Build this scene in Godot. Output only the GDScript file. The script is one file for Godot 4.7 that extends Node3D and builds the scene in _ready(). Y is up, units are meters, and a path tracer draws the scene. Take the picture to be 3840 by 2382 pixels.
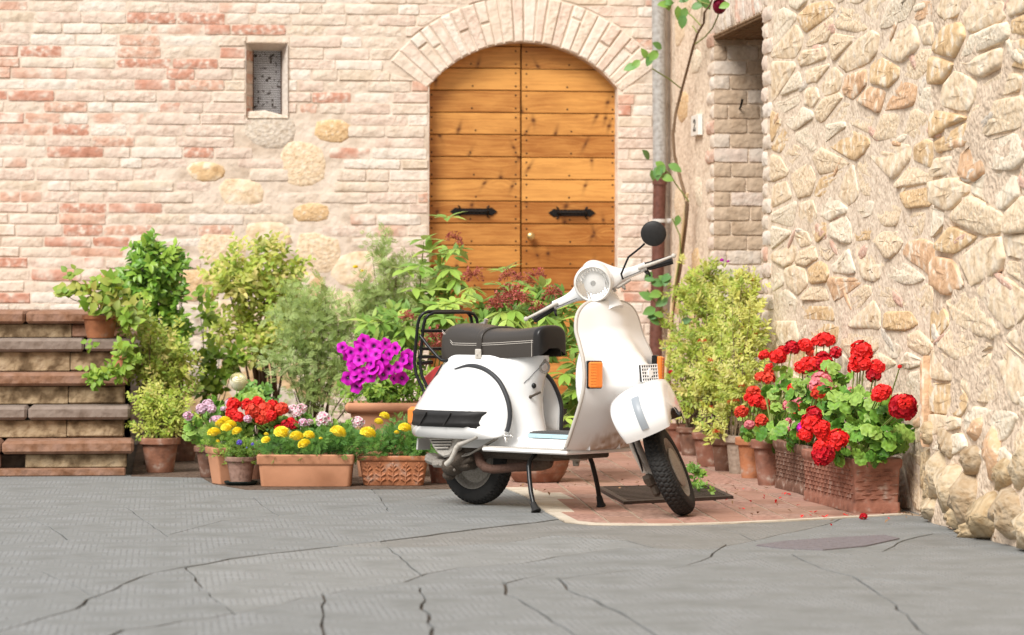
extends Node3D

var rng := RandomNumberGenerator.new()
var M := {}
var T := {}
var scooter: Node3D


class MB:
	var v := PackedVector3Array()
	var ix := PackedInt32Array()
	var uv := PackedVector2Array()
	var col := PackedColorArray()
	var X := Transform3D()
	var c := Color.WHITE
	var has_uv := false
	var has_col := false

	func p(a: Vector3, u := Vector2.ZERO) -> int:
		v.append(X * a)
		uv.append(u)
		col.append(c)
		return v.size() - 1

	func tri(a: int, b: int, d: int) -> void:
		if v[a].is_equal_approx(v[b]) or v[b].is_equal_approx(v[d]) or v[a].is_equal_approx(v[d]):
			return
		ix.append(a)
		ix.append(b)
		ix.append(d)

	func grid(rows: Array, cu := false, cv := false, flip := false) -> void:
		var nr := rows.size()
		var nc: int = rows[0].size()
		var b := v.size()
		for r in nr:
			for k in nc:
				p(rows[r][k], Vector2(float(k) / nc, float(r) / nr))
		for r in (nr if cv else nr - 1):
			for k in (nc if cu else nc - 1):
				var i0 := b + r * nc + k
				var i1 := b + r * nc + (k + 1) % nc
				var i2 := b + ((r + 1) % nr) * nc + (k + 1) % nc
				var i3 := b + ((r + 1) % nr) * nc + k
				if flip:
					tri(i0, i2, i1)
					tri(i0, i3, i2)
				else:
					tri(i0, i1, i2)
					tri(i0, i2, i3)

	func poly(pts: Array, out: Vector3, uvs: Array = []) -> void:
		var b := v.size()
		for k in pts.size():
			p(pts[k], uvs[k] if uvs.size() else Vector2.ZERO)
		var n := Vector3.ZERO
		for k in range(1, pts.size() - 1):
			n += (v[b + k + 1] - v[b]).cross(v[b + k] - v[b])
		var rev := n.dot(X.basis * out) < 0.0
		for k in range(1, pts.size() - 1):
			if rev:
				tri(b, b + k + 1, b + k)
			else:
				tri(b, b + k, b + k + 1)

	func box(at: Vector3, size: Vector3, bev := 0.004, basis := Basis()) -> void:
		var keep := X
		X = X * Transform3D(basis, at)
		var h := size * 0.5
		var b := minf(bev, minf(h.x, minf(h.y, h.z)) * 0.8)
		var f := func(s: Vector3, ax: int) -> Vector3:
			var q := Vector3(s.x * (h.x - b), s.y * (h.y - b), s.z * (h.z - b))
			q[ax] = s[ax] * h[ax]
			return q
		for ax in 3:
			var a1 := (ax + 1) % 3
			var a2 := (ax + 2) % 3
			for s in [-1.0, 1.0]:
				var pts := []
				for w in [[-1.0, -1.0], [1.0, -1.0], [1.0, 1.0], [-1.0, 1.0]]:
					var q := Vector3.ZERO
					q[ax] = s
					q[a1] = w[0]
					q[a2] = w[1]
					pts.append(f.call(q, ax))
				var o := Vector3.ZERO
				o[ax] = s
				poly(pts, o)
				for s2 in [-1.0, 1.0]:
					var e := []
					for w in [[ax, -1.0], [ax, 1.0], [a1, 1.0], [a1, -1.0]]:
						var q := Vector3.ZERO
						q[ax] = s
						q[a1] = s2
						q[a2] = w[1]
						e.append(f.call(q, w[0]))
					var oo := Vector3.ZERO
					oo[ax] = s
					oo[a1] = s2
					poly(e, oo)
		for sx in [-1.0, 1.0]:
			for sy in [-1.0, 1.0]:
				for sz in [-1.0, 1.0]:
					var s := Vector3(sx, sy, sz)
					poly([f.call(s, 0), f.call(s, 1), f.call(s, 2)], s)
		X = keep

	func tube(path: Array, rad: Variant, n := 8, cap := true, squash := 1.0) -> void:
		var m := path.size()
		var rows := []
		var side := Vector3.ZERO
		for k in m:
			var t: Vector3 = (path[mini(k + 1, m - 1)] - path[maxi(k - 1, 0)]).normalized()
			if side == Vector3.ZERO:
				side = t.cross(Vector3.UP if absf(t.y) < 0.9 else Vector3.RIGHT).normalized()
			side = (side - t * side.dot(t)).normalized()
			var up := side.cross(t)
			var r: float = rad[k] if rad is Array else rad
			var ring := []
			for j in n:
				var an := TAU * j / n
				ring.append(path[k] + side * cos(an) * r + up * sin(an) * r * squash)
			rows.append(ring)
		grid(rows, true)
		if cap:
			for e in [0, m - 1]:
				var o: Vector3 = path[0] - path[1] if e == 0 else path[m - 1] - path[m - 2]
				poly(rows[e], o)

	func lathe(prof: Array, n := 24) -> void:
		var rows := []
		for q in prof:
			var ring := []
			for j in n:
				var an := TAU * j / n
				ring.append(Vector3(cos(an) * q.x, q.y, sin(an) * q.x))
			rows.append(ring)
		grid(rows, true)

	func lathe_at(at: Vector3, r: float, t: float) -> void:
		var keep := X
		X = X * Transform3D(Basis(), at)
		lathe([Vector2(r - t, 0), Vector2(r, t), Vector2(r + t, 0), Vector2(r, -t), Vector2(r - t, 0)], 16)
		X = keep

	func ball(at: Vector3, r: Vector3, n := 12, m := 7) -> void:
		var rows := []
		for i in m + 1:
			var la := -PI / 2 + PI * i / m
			var ring := []
			for j in n:
				var an := TAU * j / n
				ring.append(at + Vector3(cos(la) * cos(an) * r.x, sin(la) * r.y, cos(la) * sin(an) * r.z))
			rows.append(ring)
		grid(rows, true)

	# outline in XY, extruded from z0 to z1, front edge bevelled
	func prism(o: PackedVector2Array, z0: float, z1: float, bev := 0.0, back := false, uvk := 0.0) -> void:
		if Geometry2D.is_polygon_clockwise(o):
			o = o.duplicate()
			o.reverse()
		var n := o.size()
		var inn := PackedVector2Array()
		for k in n:
			var a := (o[k] - o[(k + n - 1) % n]).normalized()
			var b := (o[(k + 1) % n] - o[k]).normalized()
			var nn := Vector2(-(a.y + b.y), a.x + b.x)
			if nn.length() < 0.1:
				nn = Vector2(-a.y, a.x)
			nn = nn.normalized() / maxf(0.5, sqrt(maxf(0.0, (1.0 + a.dot(b)) / 2.0)))
			inn.append(o[k] + nn * bev)
		var ids := Geometry2D.triangulate_polygon(inn)
		if ids.size() == 0:
			inn = o
			ids = Geometry2D.triangulate_polygon(o)
		for pass_no in (2 if back else 1):
			for k in range(0, ids.size(), 3):
				var pts := []
				var us := []
				for j in 3:
					var q := inn[ids[k + j]] if pass_no == 0 else o[ids[k + j]]
					pts.append(Vector3(q.x, q.y, z1 if pass_no == 0 else z0))
					us.append(q * uvk)
				poly(pts, Vector3(0, 0, 1 if pass_no == 0 else -1), us)
		for k in n:
			var k2 := (k + 1) % n
			var d := o[k2] - o[k]
			var out := Vector3(d.y, -d.x, 0)
			if bev > 0.0:
				poly([Vector3(o[k].x, o[k].y, z1 - bev), Vector3(o[k2].x, o[k2].y, z1 - bev), Vector3(inn[k2].x, inn[k2].y, z1), Vector3(inn[k].x, inn[k].y, z1)], out + Vector3(0, 0, d.length()), [o[k] * uvk, o[k2] * uvk, inn[k2] * uvk, inn[k] * uvk])
			poly([Vector3(o[k].x, o[k].y, z0), Vector3(o[k2].x, o[k2].y, z0), Vector3(o[k2].x, o[k2].y, z1 - bev), Vector3(o[k].x, o[k].y, z1 - bev)], out, [o[k] * uvk, o[k2] * uvk, o[k2] * uvk, o[k] * uvk])

	func mesh() -> ArrayMesh:
		var n := PackedVector3Array()
		n.resize(v.size())
		for k in range(0, ix.size(), 3):
			var a := ix[k]
			var b := ix[k + 1]
			var d := ix[k + 2]
			var f := (v[d] - v[a]).cross(v[b] - v[a])
			n[a] += f
			n[b] += f
			n[d] += f
		for k in n.size():
			n[k] = n[k].normalized() if n[k].length_squared() > 1e-20 else Vector3.UP
		var ar := []
		ar.resize(Mesh.ARRAY_MAX)
		ar[Mesh.ARRAY_VERTEX] = v
		ar[Mesh.ARRAY_NORMAL] = n
		ar[Mesh.ARRAY_INDEX] = ix
		if has_uv:
			ar[Mesh.ARRAY_TEX_UV] = uv
		if has_col:
			ar[Mesh.ARRAY_COLOR] = col
		var m := ArrayMesh.new()
		m.add_surface_from_arrays(Mesh.PRIMITIVE_TRIANGLES, ar)
		return m


func lin(r: float, g: float, b: float, a := 1.0) -> Color:
	var c := Color(r, g, b).linear_to_srgb()
	c.a = a
	return c


func R(a: float, b: float) -> float:
	return rng.randf_range(a, b)


func rv() -> Vector3:
	while true:
		var q := Vector3(R(-1, 1), R(-1, 1), R(-1, 1))
		if q.length_squared() < 1.0 and q.length_squared() > 0.01:
			return q.normalized()
	return Vector3.UP


func pick(a: Array) -> Variant:
	return a[rng.randi() % a.size()]


func thing(n: String, label: String, cat: String, at := Vector3.ZERO, group := "") -> Node3D:
	var o := Node3D.new()
	o.name = n
	add_child(o, true)
	o.position = at
	tag(o, label, cat, group)
	return o


func tag(o: Node, label: String, cat: String, group := "") -> void:
	o.set_meta("label", label)
	o.set_meta("category", cat)
	if group != "":
		o.set_meta("group", group)


func part(n: String, mesh: Variant, mat: Material, parent: Node, tf := Transform3D()) -> MeshInstance3D:
	var o := MeshInstance3D.new()
	o.name = n
	o.mesh = mesh.mesh() if mesh is MB else mesh
	o.material_override = mat
	parent.add_child(o, true)
	o.transform = tf
	return o


func stuff(o: Node) -> Node:
	o.set_meta("kind", "stuff")
	return o


func noise(freq: float, oct: int, sd: int, size := 256, kind := FastNoiseLite.TYPE_SIMPLEX_SMOOTH) -> Image:
	var f := FastNoiseLite.new()
	f.seed = sd
	f.noise_type = kind
	f.frequency = freq
	f.fractal_octaves = oct
	return f.get_seamless_image(size, size)


func ramp(im: Image, stops: Array) -> ImageTexture:
	# maps grey to colours given as linear values [[t, r, g, b], ...]
	var lut := []
	for i in 256:
		var t := i / 255.0
		var k := 0
		while k < stops.size() - 2 and t > stops[k + 1][0]:
			k += 1
		var a: Array = stops[k]
		var b: Array = stops[k + 1]
		var w := clampf((t - a[0]) / maxf(1e-4, b[0] - a[0]), 0, 1)
		lut.append(Color(lerpf(a[1], b[1], w), lerpf(a[2], b[2], w), lerpf(a[3], b[3], w)).linear_to_srgb())
	var o := Image.create(im.get_width(), im.get_height(), false, Image.FORMAT_RGB8)
	for y in im.get_height():
		for x in im.get_width():
			o.set_pixel(x, y, lut[int(im.get_pixel(x, y).r * 255.0)])
	return ImageTexture.create_from_image(o)


func grey(im: Image) -> ImageTexture:
	im.convert(Image.FORMAT_L8)
	return ImageTexture.create_from_image(im)


func mat(key: String, c: Color, rough := 0.8, tex: Texture2D = null, scale := 1.0, hm: Texture2D = null, hs := 0.0) -> StandardMaterial3D:
	var m := StandardMaterial3D.new()
	m.resource_name = key
	m.albedo_color = c
	m.roughness = rough
	m.metallic_specular = 0.4
	m.cull_mode = BaseMaterial3D.CULL_DISABLED
	if tex or hm:
		m.uv1_triplanar = true
		m.uv1_world_triplanar = true
		m.uv1_scale = Vector3.ONE * scale
	if tex:
		m.albedo_texture = tex
	if hm:
		m.heightmap_enabled = true
		m.heightmap_texture = hm
		m.heightmap_scale = hs
	M[key] = m
	return m


func leafmat(key: String, c: Color, rough := 0.55, back := 0.35) -> StandardMaterial3D:
	var m := mat(key, c, rough)
	m.vertex_color_use_as_albedo = true
	m.backlight_enabled = true
	m.backlight = Color(back, back, back * 0.6)
	return m


# ---------------------------------------------------------------- leaf and flower shapes
func leaf_mesh(l: float, w: float, fold: float, curl: float, segs := 4, peak := 0.45) -> ArrayMesh:
	var b := MB.new()
	var rows := []
	for k in segs + 1:
		var t := float(k) / segs
		var s := pow(sin(PI * pow(t, log(0.5) / log(peak))), 0.8) if k > 0 and k < segs else 0.02
		var y := l * t
		var z := -curl * t * t
		rows.append([Vector3(-w * s, y, z + fold * s), Vector3(0, y, z), Vector3(w * s, y, z + fold * s)])
	b.grid(rows)
	return b.mesh()


func rosette_mesh(n: int, l: float, w: float, open: float, sd: int) -> ArrayMesh:
	# a whorl of small leaves round a shoot tip, shoot along +Y
	var b := MB.new()
	var g := RandomNumberGenerator.new()
	g.seed = sd
	for i in n:
		var an := TAU * i / n + g.randf() * 0.5
		var el := open + g.randf_range(-0.25, 0.3)
		var d := Vector3(cos(an) * cos(el), sin(el), sin(an) * cos(el))
		var s := Vector3(-sin(an), 0, cos(an)) * w * l
		var u := s.cross(d).normalized()
		var ll := l * g.randf_range(0.75, 1.1)
		b.poly([Vector3(0, 0, 0), d * ll * 0.5 + s + u * 0.06 * ll, d * ll - u * 0.08 * ll, d * ll * 0.5], u)
		b.poly([Vector3(0, 0, 0), d * ll * 0.5, d * ll - u * 0.08 * ll, d * ll * 0.5 - s + u * 0.06 * ll], u)
	return b.mesh()


func feather_mesh(l: float, n: int, sl: float, sw: float) -> ArrayMesh:
	var b := MB.new()
	for k in n:
		var t := float(k + 1) / n
		for s in ([-1, 1] if k < n - 1 else [0]):
			var o := Vector3(0, l * t * 0.75, 0)
			var d := Vector3(s * 0.8, 0.75, 0.15).normalized() * sl * (1.1 - 0.35 * t)
			var p := Vector3(-d.y, d.x, 0).normalized() * sw
			b.poly([o, o + d * 0.5 + p, o + d, o + d * 0.5 - p], Vector3(0, 0, 1))
	b.poly([Vector3(-sw * 0.2, 0, 0), Vector3(sw * 0.2, 0, 0), Vector3(0, l * 0.8, 0)], Vector3(0, 0, 1))
	return b.mesh()


func lobed_leaf(r: float, sd: int) -> ArrayMesh:
	# round scalloped leaf with a darker zone, vertex colours; lies in XY, stalk end at origin
	var b := MB.new()
	b.has_col = true
	var n := 28
	var g := RandomNumberGenerator.new()
	g.seed = sd
	var rings := [[0.0, 0.0], [0.42, 0.10], [0.62, 0.12], [1.0, 0.05]]
	var rows := []
	var st := b.v.size()
	for q in rings.size():
		for j in n:
			var an := -PI / 2 + 0.16 + (TAU - 0.32) * j / (n - 1)
			var wav: float = 1.0 + (0.07 * cos(an * 8.0 + 1.0) + 0.03 * cos(an * 16.0) if q == 3 else 0.0)
			var rr: float = r * rings[q][0] * wav
			var z: float = r * (rings[q][1] + (0.09 * sin(an * 7.0 + sd) if q == 3 else 0.03 * sin(an * 7.0 + sd)) * rings[q][0])
			b.c = [Color(1.15, 1.1, 0.9), Color(0.85, 0.9, 0.8), Color(0.62, 0.66, 0.55), Color(1.05, 1.05, 0.95)][q]
			b.p(Vector3(cos(an) * rr, sin(an) * rr + r * 0.15, z))
	for q in rings.size() - 1:
		for j in n - 1:
			var i := st + q * n + j
			b.tri(i, i + 1, i + n + 1)
			b.tri(i, i + n + 1, i + n)
	return b.mesh()


func petal(b: MB, o: Vector3, d: Vector3, nrm: Vector3, l: float, w: float, cup: float) -> void:
	var s := d.cross(nrm).normalized() * w
	var n2 := s.cross(d).normalized()
	var m := o + d * l * 0.6 + n2 * cup
	var e := o + d * l + n2 * cup * 0.6
	b.poly([o, m + s, e + s * 0.55 - n2 * cup * 0.3, e - s * 0.55 - n2 * cup * 0.3, m - s], nrm)


func umbel_mesh(r: float, sd: int, florets: int, dark: float, light: float, eye := Color(0, 0, 0, 0)) -> ArrayMesh:
	var b := MB.new()
	b.has_col = true
	var g := RandomNumberGenerator.new()
	g.seed = sd
	for k in florets:
		var t := (k + 0.5) / florets
		var la := 1.0 - 1.75 * t
		var an := k * 2.39996 + g.randf() * 0.5
		var h := sqrt(maxf(0, 1 - la * la))
		var d := Vector3(cos(an) * h, la * 0.85, sin(an) * h).normalized()
		var o := d * r * g.randf_range(0.62, 0.86)
		var u := d.cross(Vector3(g.randf() - 0.5, g.randf() - 0.5, g.randf() - 0.5)).normalized()
		var tone := g.randf_range(dark, light)
		var tilt := g.randf_range(0.1, 0.5)
		for j in 5:
			var q := u.rotated(d, TAU * j / 5 + g.randf() * 0.3)
			var tt := tone * g.randf_range(0.85, 1.1)
			b.c = Color(tt, tt, tt)
			petal(b, o, (q + d * tilt).normalized(), d, r * 0.42, r * 0.2, r * 0.06)
		if eye.a > 0:
			b.c = eye
			for j in 5:
				var q := u.rotated(d, TAU * j / 5)
				petal(b, o + d * r * 0.03, (q + d * 0.5).normalized(), d, r * 0.17, r * 0.08, 0.0)
	return b.mesh()


func pompon_mesh(r: float, sd: int) -> ArrayMesh:
	var b := MB.new()
	b.has_col = true
	var g := RandomNumberGenerator.new()
	g.seed = sd
	b.c = Color(0.9, 0.82, 0.7)
	b.ball(Vector3(0, 0, 0), Vector3(r * 0.75, r * 0.5, r * 0.75), 10, 5)
	for k in 120:
		var t := (k + 0.5) / 120
		var la := 1.0 - 1.35 * t
		var an := k * 2.39996
		var h := sqrt(maxf(0, 1 - la * la))
		var d := Vector3(cos(an) * h, la, sin(an) * h)
		var o := Vector3(d.x * r * 0.62, d.y * r * 0.42, d.z * r * 0.62)
		var q := (Vector3(d.x, d.y * 0.8 + 0.15, d.z) + Vector3(g.randf() - 0.5, g.randf() - 0.5, g.randf() - 0.5) * 0.5).normalized()
		var tt := g.randf_range(0.9, 1.12)
		b.c = Color(tt, tt * g.randf_range(0.94, 1.02), tt)
		petal(b, o, q, q.cross(Vector3(-d.z, 0.3, d.x)).normalized(), r * 0.42, r * 0.2, r * 0.05)
	return b.mesh()


func trumpet_mesh(r: float, sd: int) -> ArrayMesh:
	var b := MB.new()
	b.has_col = true
	var n := 30
	var pr := [[0.06, -0.55], [0.1, -0.25], [0.22, -0.06], [0.55, 0.06], [1.0, 0.02]]
	var st := 0
	for q in pr.size():
		for j in n:
			var an := TAU * j / n
			var lob: float = 1.0 + (0.09 * cos(an * 5.0 + sd) if q == 4 else 0.0)
			b.c = [Color(0.1, 0.02, 0.12), Color(0.1, 0.02, 0.12), Color(0.25, 0.1, 0.3), Color(0.95, 0.95, 0.95), Color(1, 1, 1)][q]
			b.p(Vector3(cos(an) * r * pr[q][0] * lob, sin(an) * r * pr[q][0] * lob, r * (pr[q][1] + (0.10 * sin(an * 5.0 + sd * 2.0) if q == 4 else 0.0))))
	for q in pr.size() - 1:
		for j in n:
			var i := st + q * n + j
			var i2 := st + q * n + (j + 1) % n
			b.tri(i, i2, i2 + n)
			b.tri(i, i2 + n, i + n)
	return b.mesh()


func orient(d: Vector3, nrm: Vector3, s: float, at: Vector3) -> Transform3D:
	var y := d.normalized()
	var z := (nrm - y * nrm.dot(y))
	if z.length() < 0.05:
		z = y.cross(Vector3(0.3, 0.2, 0.9))
	z = z.normalized()
	return Transform3D(Basis(y.cross(z) * s, y * s, z * s), at)


func multi(n: String, mesh: Mesh, mt: Material, tfs: Array, cols: Array, parent: Node) -> MultiMeshInstance3D:
	var mm := MultiMesh.new()
	mm.transform_format = MultiMesh.TRANSFORM_3D
	mm.use_colors = true
	mm.mesh = mesh
	mm.instance_count = tfs.size()
	for i in tfs.size():
		mm.set_instance_transform(i, tfs[i])
		mm.set_instance_color(i, cols[i])
	var o := MultiMeshInstance3D.new()
	o.name = n
	o.multimesh = mm
	o.material_override = mt
	parent.add_child(o, true)
	stuff(o)
	return o


func tone(cols: Array, k := 0.15) -> Color:
	var a: Color = pick(cols)
	var b: Color = pick(cols)
	var c := a.lerp(b, rng.randf() * 0.5)
	var s := R(1 - k, 1 + k)
	return Color(c.r * s, c.g * s, c.b * s)


# leaves in sprigs spread through ellipsoids [centre, radii] (local to the plant), thinner towards the edge
func sprigs(parent: Node, mesh: Mesh, mt: Material, blobs: Array, count: int, per: int, spread: float, s0: float, s1: float, cols: Array, up := 0.5, flat := 0.4) -> Array:
	var tfs := []
	var cl := []
	var tips := []
	var tot := 0.0
	for q in blobs:
		tot += pow(q[1].x * q[1].y * q[1].z, 0.66)
	for q in blobs:
		var n := int(count * pow(q[1].x * q[1].y * q[1].z, 0.66) / tot)
		for i in n:
			var d := Vector3(rng.randfn(), rng.randfn(), rng.randfn()) * 0.52
			if d.length() > 1.45: d = d.normalized() * R(0.9, 1.45)
			var c: Vector3 = q[0] + d * q[1]
			tips.append(c)
			var ax := (d.normalized() * 0.8 + Vector3(0, up, 0) + rv() * 0.6).normalized()
			var sc := R(0.75, 1.2)
			var hue := tone(cols)
			var side := ax.cross(Vector3(R(-0.4, 0.4), 0.3, 1)).normalized()
			var tw := spread * R(1.2, 2.4)
			for j in per:
				var t := (j + 0.5) / per
				var sd := side.rotated(ax, PI * j + R(-0.7, 0.7))
				var dir := (ax * (0.45 + 0.5 * t) + sd * (1.0 - 0.35 * t) + rv() * 0.3).normalized()
				var nr := Vector3.UP * (flat + 0.1) + rv() * 0.38 + Vector3(-0.25, 0.2, 0.75)
				tfs.append(orient(dir, nr, R(s0, s1) * sc * (1.0 - 0.3 * t), c + ax * tw * (t - 0.5)))
				cl.append(hue.lerp(tone(cols), 0.3))
	multi("foliage", mesh, mt, tfs, cl, parent)
	return tips


func stems(parent: Node, base: Vector3, tips: Array, step: int, r: float, mt: Material, n := "stem", sprd := 0.03) -> void:
	var b := MB.new()
	for i in range(0, tips.size(), step):
		var e: Vector3 = tips[i]
		var s := base + Vector3(R(-sprd, sprd), 0, R(-sprd, sprd))
		var path := []
		for k in 6:
			var t := k / 5.0
			var q := s.lerp(e, t) + Vector3(R(-1, 1), R(-0.5, 0.5), R(-1, 1)) * 0.025 * sin(PI * t)
			q.x = lerpf(s.x, e.x, pow(t, 1.5)) + R(-0.015, 0.015) * sin(PI * t)
			q.z = lerpf(s.z, e.z, pow(t, 1.5)) + R(-0.015, 0.015) * sin(PI * t)
			path.append(q)
		b.tube(path, [r, r * 0.85, r * 0.7, r * 0.55, r * 0.42, r * 0.25], 5, false)
	part(n, b, mt, parent)


# ---------------------------------------------------------------- pots
func round_pot(parent: Node, rt: float, rb: float, h: float, rim: float, mt: Material, at := Vector3.ZERO, wob := 0.0) -> void:
	var b := MB.new()
	b.X = Transform3D(Basis(), at)
	var ov := rim * 0.16 + 0.004
	var rr := lerpf(rb, rt, (h - rim) / h)
	var pr := [Vector2(0, 0), Vector2(rb * 0.96, 0), Vector2(rb, 0.004), Vector2(lerpf(rb, rr, 0.5), (h - rim) * 0.5), Vector2(rr, h - rim), Vector2(rr, h - rim), Vector2(rt + ov * 0.7, h - rim + 0.002), Vector2(rt + ov, h - rim + 0.006), Vector2(rt + ov, h - 0.005), Vector2(rt + ov * 0.7, h), Vector2(rt - 0.006, h), Vector2(rt - 0.012, h - 0.006), Vector2(rt - 0.016, h * 0.8), Vector2(rt * 0.9, h * 0.8)]
	b.lathe(pr, 28)
	part("pot", b, mt, parent)
	var s := MB.new()
	s.X = b.X
	var rows := []
	for q in [[0.0, 0.9], [0.4, 0.91], [0.75, 0.9], [1.0, 0.87]]:
		var ring := []
		for j in 14:
			var an := TAU * j / 14
			ring.append(Vector3(cos(an) * q[0] * (rt - 0.013), h * (q[1] + R(-0.015, 0.015)), sin(an) * q[0] * (rt - 0.013)))
		rows.append(ring)
	s.grid(rows, true)
	part("soil", s, M.soil, parent)


func rrect(hx: float, hz: float, r: float, y: float, n := 4) -> Array:
	var o := []
	for q in 4:
		var cx: float = [1, -1, -1, 1][q] * (hx - r)
		var cz: float = [1, 1, -1, -1][q] * (hz - r)
		for k in n + 1:
			var an := PI / 2 * (q + float(k) / n)
			o.append(Vector3(cx + cos(an) * r, y, cz + sin(an) * r))
	return o


# rings: [y, half x, half z, corner radius]; the last ring is the soil edge
func trough(parent: Node, rings: Array, mt: Material) -> void:
	var b := MB.new()
	var rows := []
	for q in rings:
		rows.append(rrect(q[1], q[2], q[3], q[0]))
	b.grid(rows, true)
	b.poly(rows[0], Vector3.DOWN)
	part("pot", b, mt, parent)
	var l: Array = rings[rings.size() - 1]
	var s := MB.new()
	var grid := []
	for i in 5:
		var row := []
		for k in 13:
			row.append(Vector3((k / 6.0 - 1) * l[1], l[0] + 0.004 + R(-0.006, 0.01), (i / 2.0 - 1) * l[2]))
		grid.append(row)
	s.grid(grid)
	part("soil", s, M.soil, parent)

const RB := Basis(Vector3(0, 0, 1), Vector3(0, 1, 0), Vector3(-1, 0, 0))  # right wall: outline x runs along z
const GB := Basis(Vector3(1, 0, 0), Vector3(0, 0, -1), Vector3(0, 1, 0))  # ground: outline is (x, -z)


func materials() -> void:
	var n1 := noise(0.012, 5, 3)
	var n2 := noise(0.035, 5, 8)
	var n3 := noise(0.06, 4, 21)
	var n4 := noise(0.02, 6, 64)
	T.mott = ramp(n1, [[0.0, 0.66, 0.6, 0.54], [0.45, 0.9, 0.88, 0.85], [1.0, 1, 1, 1]])
	T.fine = ramp(n2, [[0.0, 0.6, 0.55, 0.5], [0.4, 0.88, 0.86, 0.84], [1.0, 1, 1, 1]])
	T.stone = ramp(n2, [[0.0, 0.5, 0.36, 0.22], [0.35, 0.84, 0.74, 0.6], [0.65, 1, 0.97, 0.9], [1.0, 1, 1, 1]])
	T.chalk = ramp(n1, [[0.0, 0.62, 0.56, 0.52], [0.5, 0.9, 0.86, 0.84], [0.68, 1, 1, 1], [1.0, 1, 1.0, 1.0]])
	T.dirt = ramp(n3, [[0.0, 0.4, 0.36, 0.32], [0.5, 0.8, 0.77, 0.74], [1.0, 1, 1, 1]])
	T.stained = ramp(noise(0.022, 5, 91), [[0.0, 0.22, 0.18, 0.14], [0.3, 0.42, 0.37, 0.31], [0.6, 0.86, 0.82, 0.75], [1.0, 1, 1, 1]])
	T.h1 = grey(noise(0.04, 5, 31))
	T.h2 = grey(noise(0.09, 4, 47))
	# bricks
	var bt := {"cream": [0.68, 0.57, 0.465], "pink": [0.665, 0.53, 0.44], "salmon": [0.62, 0.385, 0.285], "red": [0.54, 0.27, 0.19], "pale": [0.74, 0.665, 0.585], "tan": [0.65, 0.54, 0.42]}
	var smear := [0.72, 0.62, 0.525]
	for k in bt:
		var q: Array = bt[k]
		for j in 3:
			var t: float = [0.53, 0.60, 0.68][j]
			var nz: Image = [n1, n2, n4][j]
			var tx := ramp(nz, [[0.0, q[0] * 0.78, q[1] * 0.74, q[2] * 0.7], [t - 0.28, q[0], q[1], q[2]], [t, lerpf(q[0], smear[0], 0.3), lerpf(q[1], smear[1], 0.3), lerpf(q[2], smear[2], 0.3)], [t + 0.22, smear[0], smear[1], smear[2]], [1.0, 0.78, 0.69, 0.60]])
			mat("brick_%s%d" % [k, j], Color.WHITE, 0.95, tx, [1.35, 1.9, 1.6][j], T.h1, 0.6)
	var st := {"ochre": [0.70, 0.50, 0.29], "cream": [0.78, 0.63, 0.455], "pale": [0.80, 0.70, 0.56], "rose": [0.67, 0.44, 0.35], "orange": [0.69, 0.45, 0.28], "grey": [0.64, 0.57, 0.49]}
	for k in st:
		var q: Array = st[k]
		for j in 2:
			var t: float = [0.68, 0.80][j]
			var tx := ramp([n4, n2][j], [[0.0, q[0] * 0.6, q[1] * 0.5, q[2] * 0.4], [0.3, q[0] * 0.9, q[1] * 0.86, q[2] * 0.8], [t - 0.1, q[0], q[1], q[2]], [t + 0.06, 0.79, 0.675, 0.53], [1.0, 0.82, 0.72, 0.58]])
			mat("stone_%s%d" % [k, j], Color.WHITE, 0.95, tx, [1.7, 2.6][j], T.h1, 0.55)
	mat("mortar", lin(0.74, 0.635, 0.535), 0.95, T.mott, 0.9, T.h1, 0.8)
	mat("mortar_right", lin(0.80, 0.665, 0.525), 0.95, T.fine, 1.1, T.h2, 0.6)
	mat("jamb", lin(0.60, 0.46, 0.335), 0.95, T.mott, 1.6, T.h1, 0.6)
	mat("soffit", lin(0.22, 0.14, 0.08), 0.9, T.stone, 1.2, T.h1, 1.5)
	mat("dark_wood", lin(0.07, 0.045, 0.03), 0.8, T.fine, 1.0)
	mat("gap", lin(0.02, 0.015, 0.01), 0.9)
	# ground
	ground_textures()
	for j in 5:
		var s: float = [0.9, 1.0, 1.04, 0.95, 1.09][j]
		var w: float = [1.0, 0.98, 1.02, 1.03, 0.99][j]
		mat("slab%d" % j, lin(0.268 * s * w, 0.267 * s, 0.254 * s / w), 0.78, T.slab, 1 / 1.44, T.slab_h, 0.6)
	mat("joint", lin(0.12, 0.10, 0.08), 0.95, T.dirt, 1.5)
	mat("patch", lin(0.19, 0.17, 0.18), 0.85, T.fine, 3.0, T.h2, 0.3)
	for j in 6:
		var q: Array = [[0.42, 0.235, 0.18], [0.46, 0.265, 0.21], [0.38, 0.215, 0.16], [0.43, 0.27, 0.215], [0.36, 0.215, 0.16], [0.48, 0.30, 0.24]][j]
		mat("tile%d" % j, lin(q[0], q[1], q[2]), 0.85, T.dirt if j % 2 else T.mott, [0.9, 1.6][j % 2], T.h2, 0.25)
	mat("tile_joint", lin(0.46, 0.37, 0.28), 0.95, T.dirt, 1.1, T.h2, 0.3)
	mat("lime", lin(0.60, 0.53, 0.43), 0.9, T.mott, 1.3, T.h1, 0.6)
	mat("earth", lin(0.16, 0.11, 0.08), 0.95, T.dirt, 1.4, T.h1, 2.0)
	mat("soil", lin(0.045, 0.03, 0.02), 0.95, T.dirt, 4.0, T.h2, 1.0)
	mat("stair_red", lin(0.285, 0.165, 0.118), 0.9, T.stone, 1.1, T.h1, 0.9)
	mat("stair_grey", lin(0.26, 0.205, 0.17), 0.9, T.fine, 1.0, T.h1, 0.9)
	mat("stair_tan", lin(0.42, 0.32, 0.21), 0.95, T.stained, 1.3, T.h1, 1.2)
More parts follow.
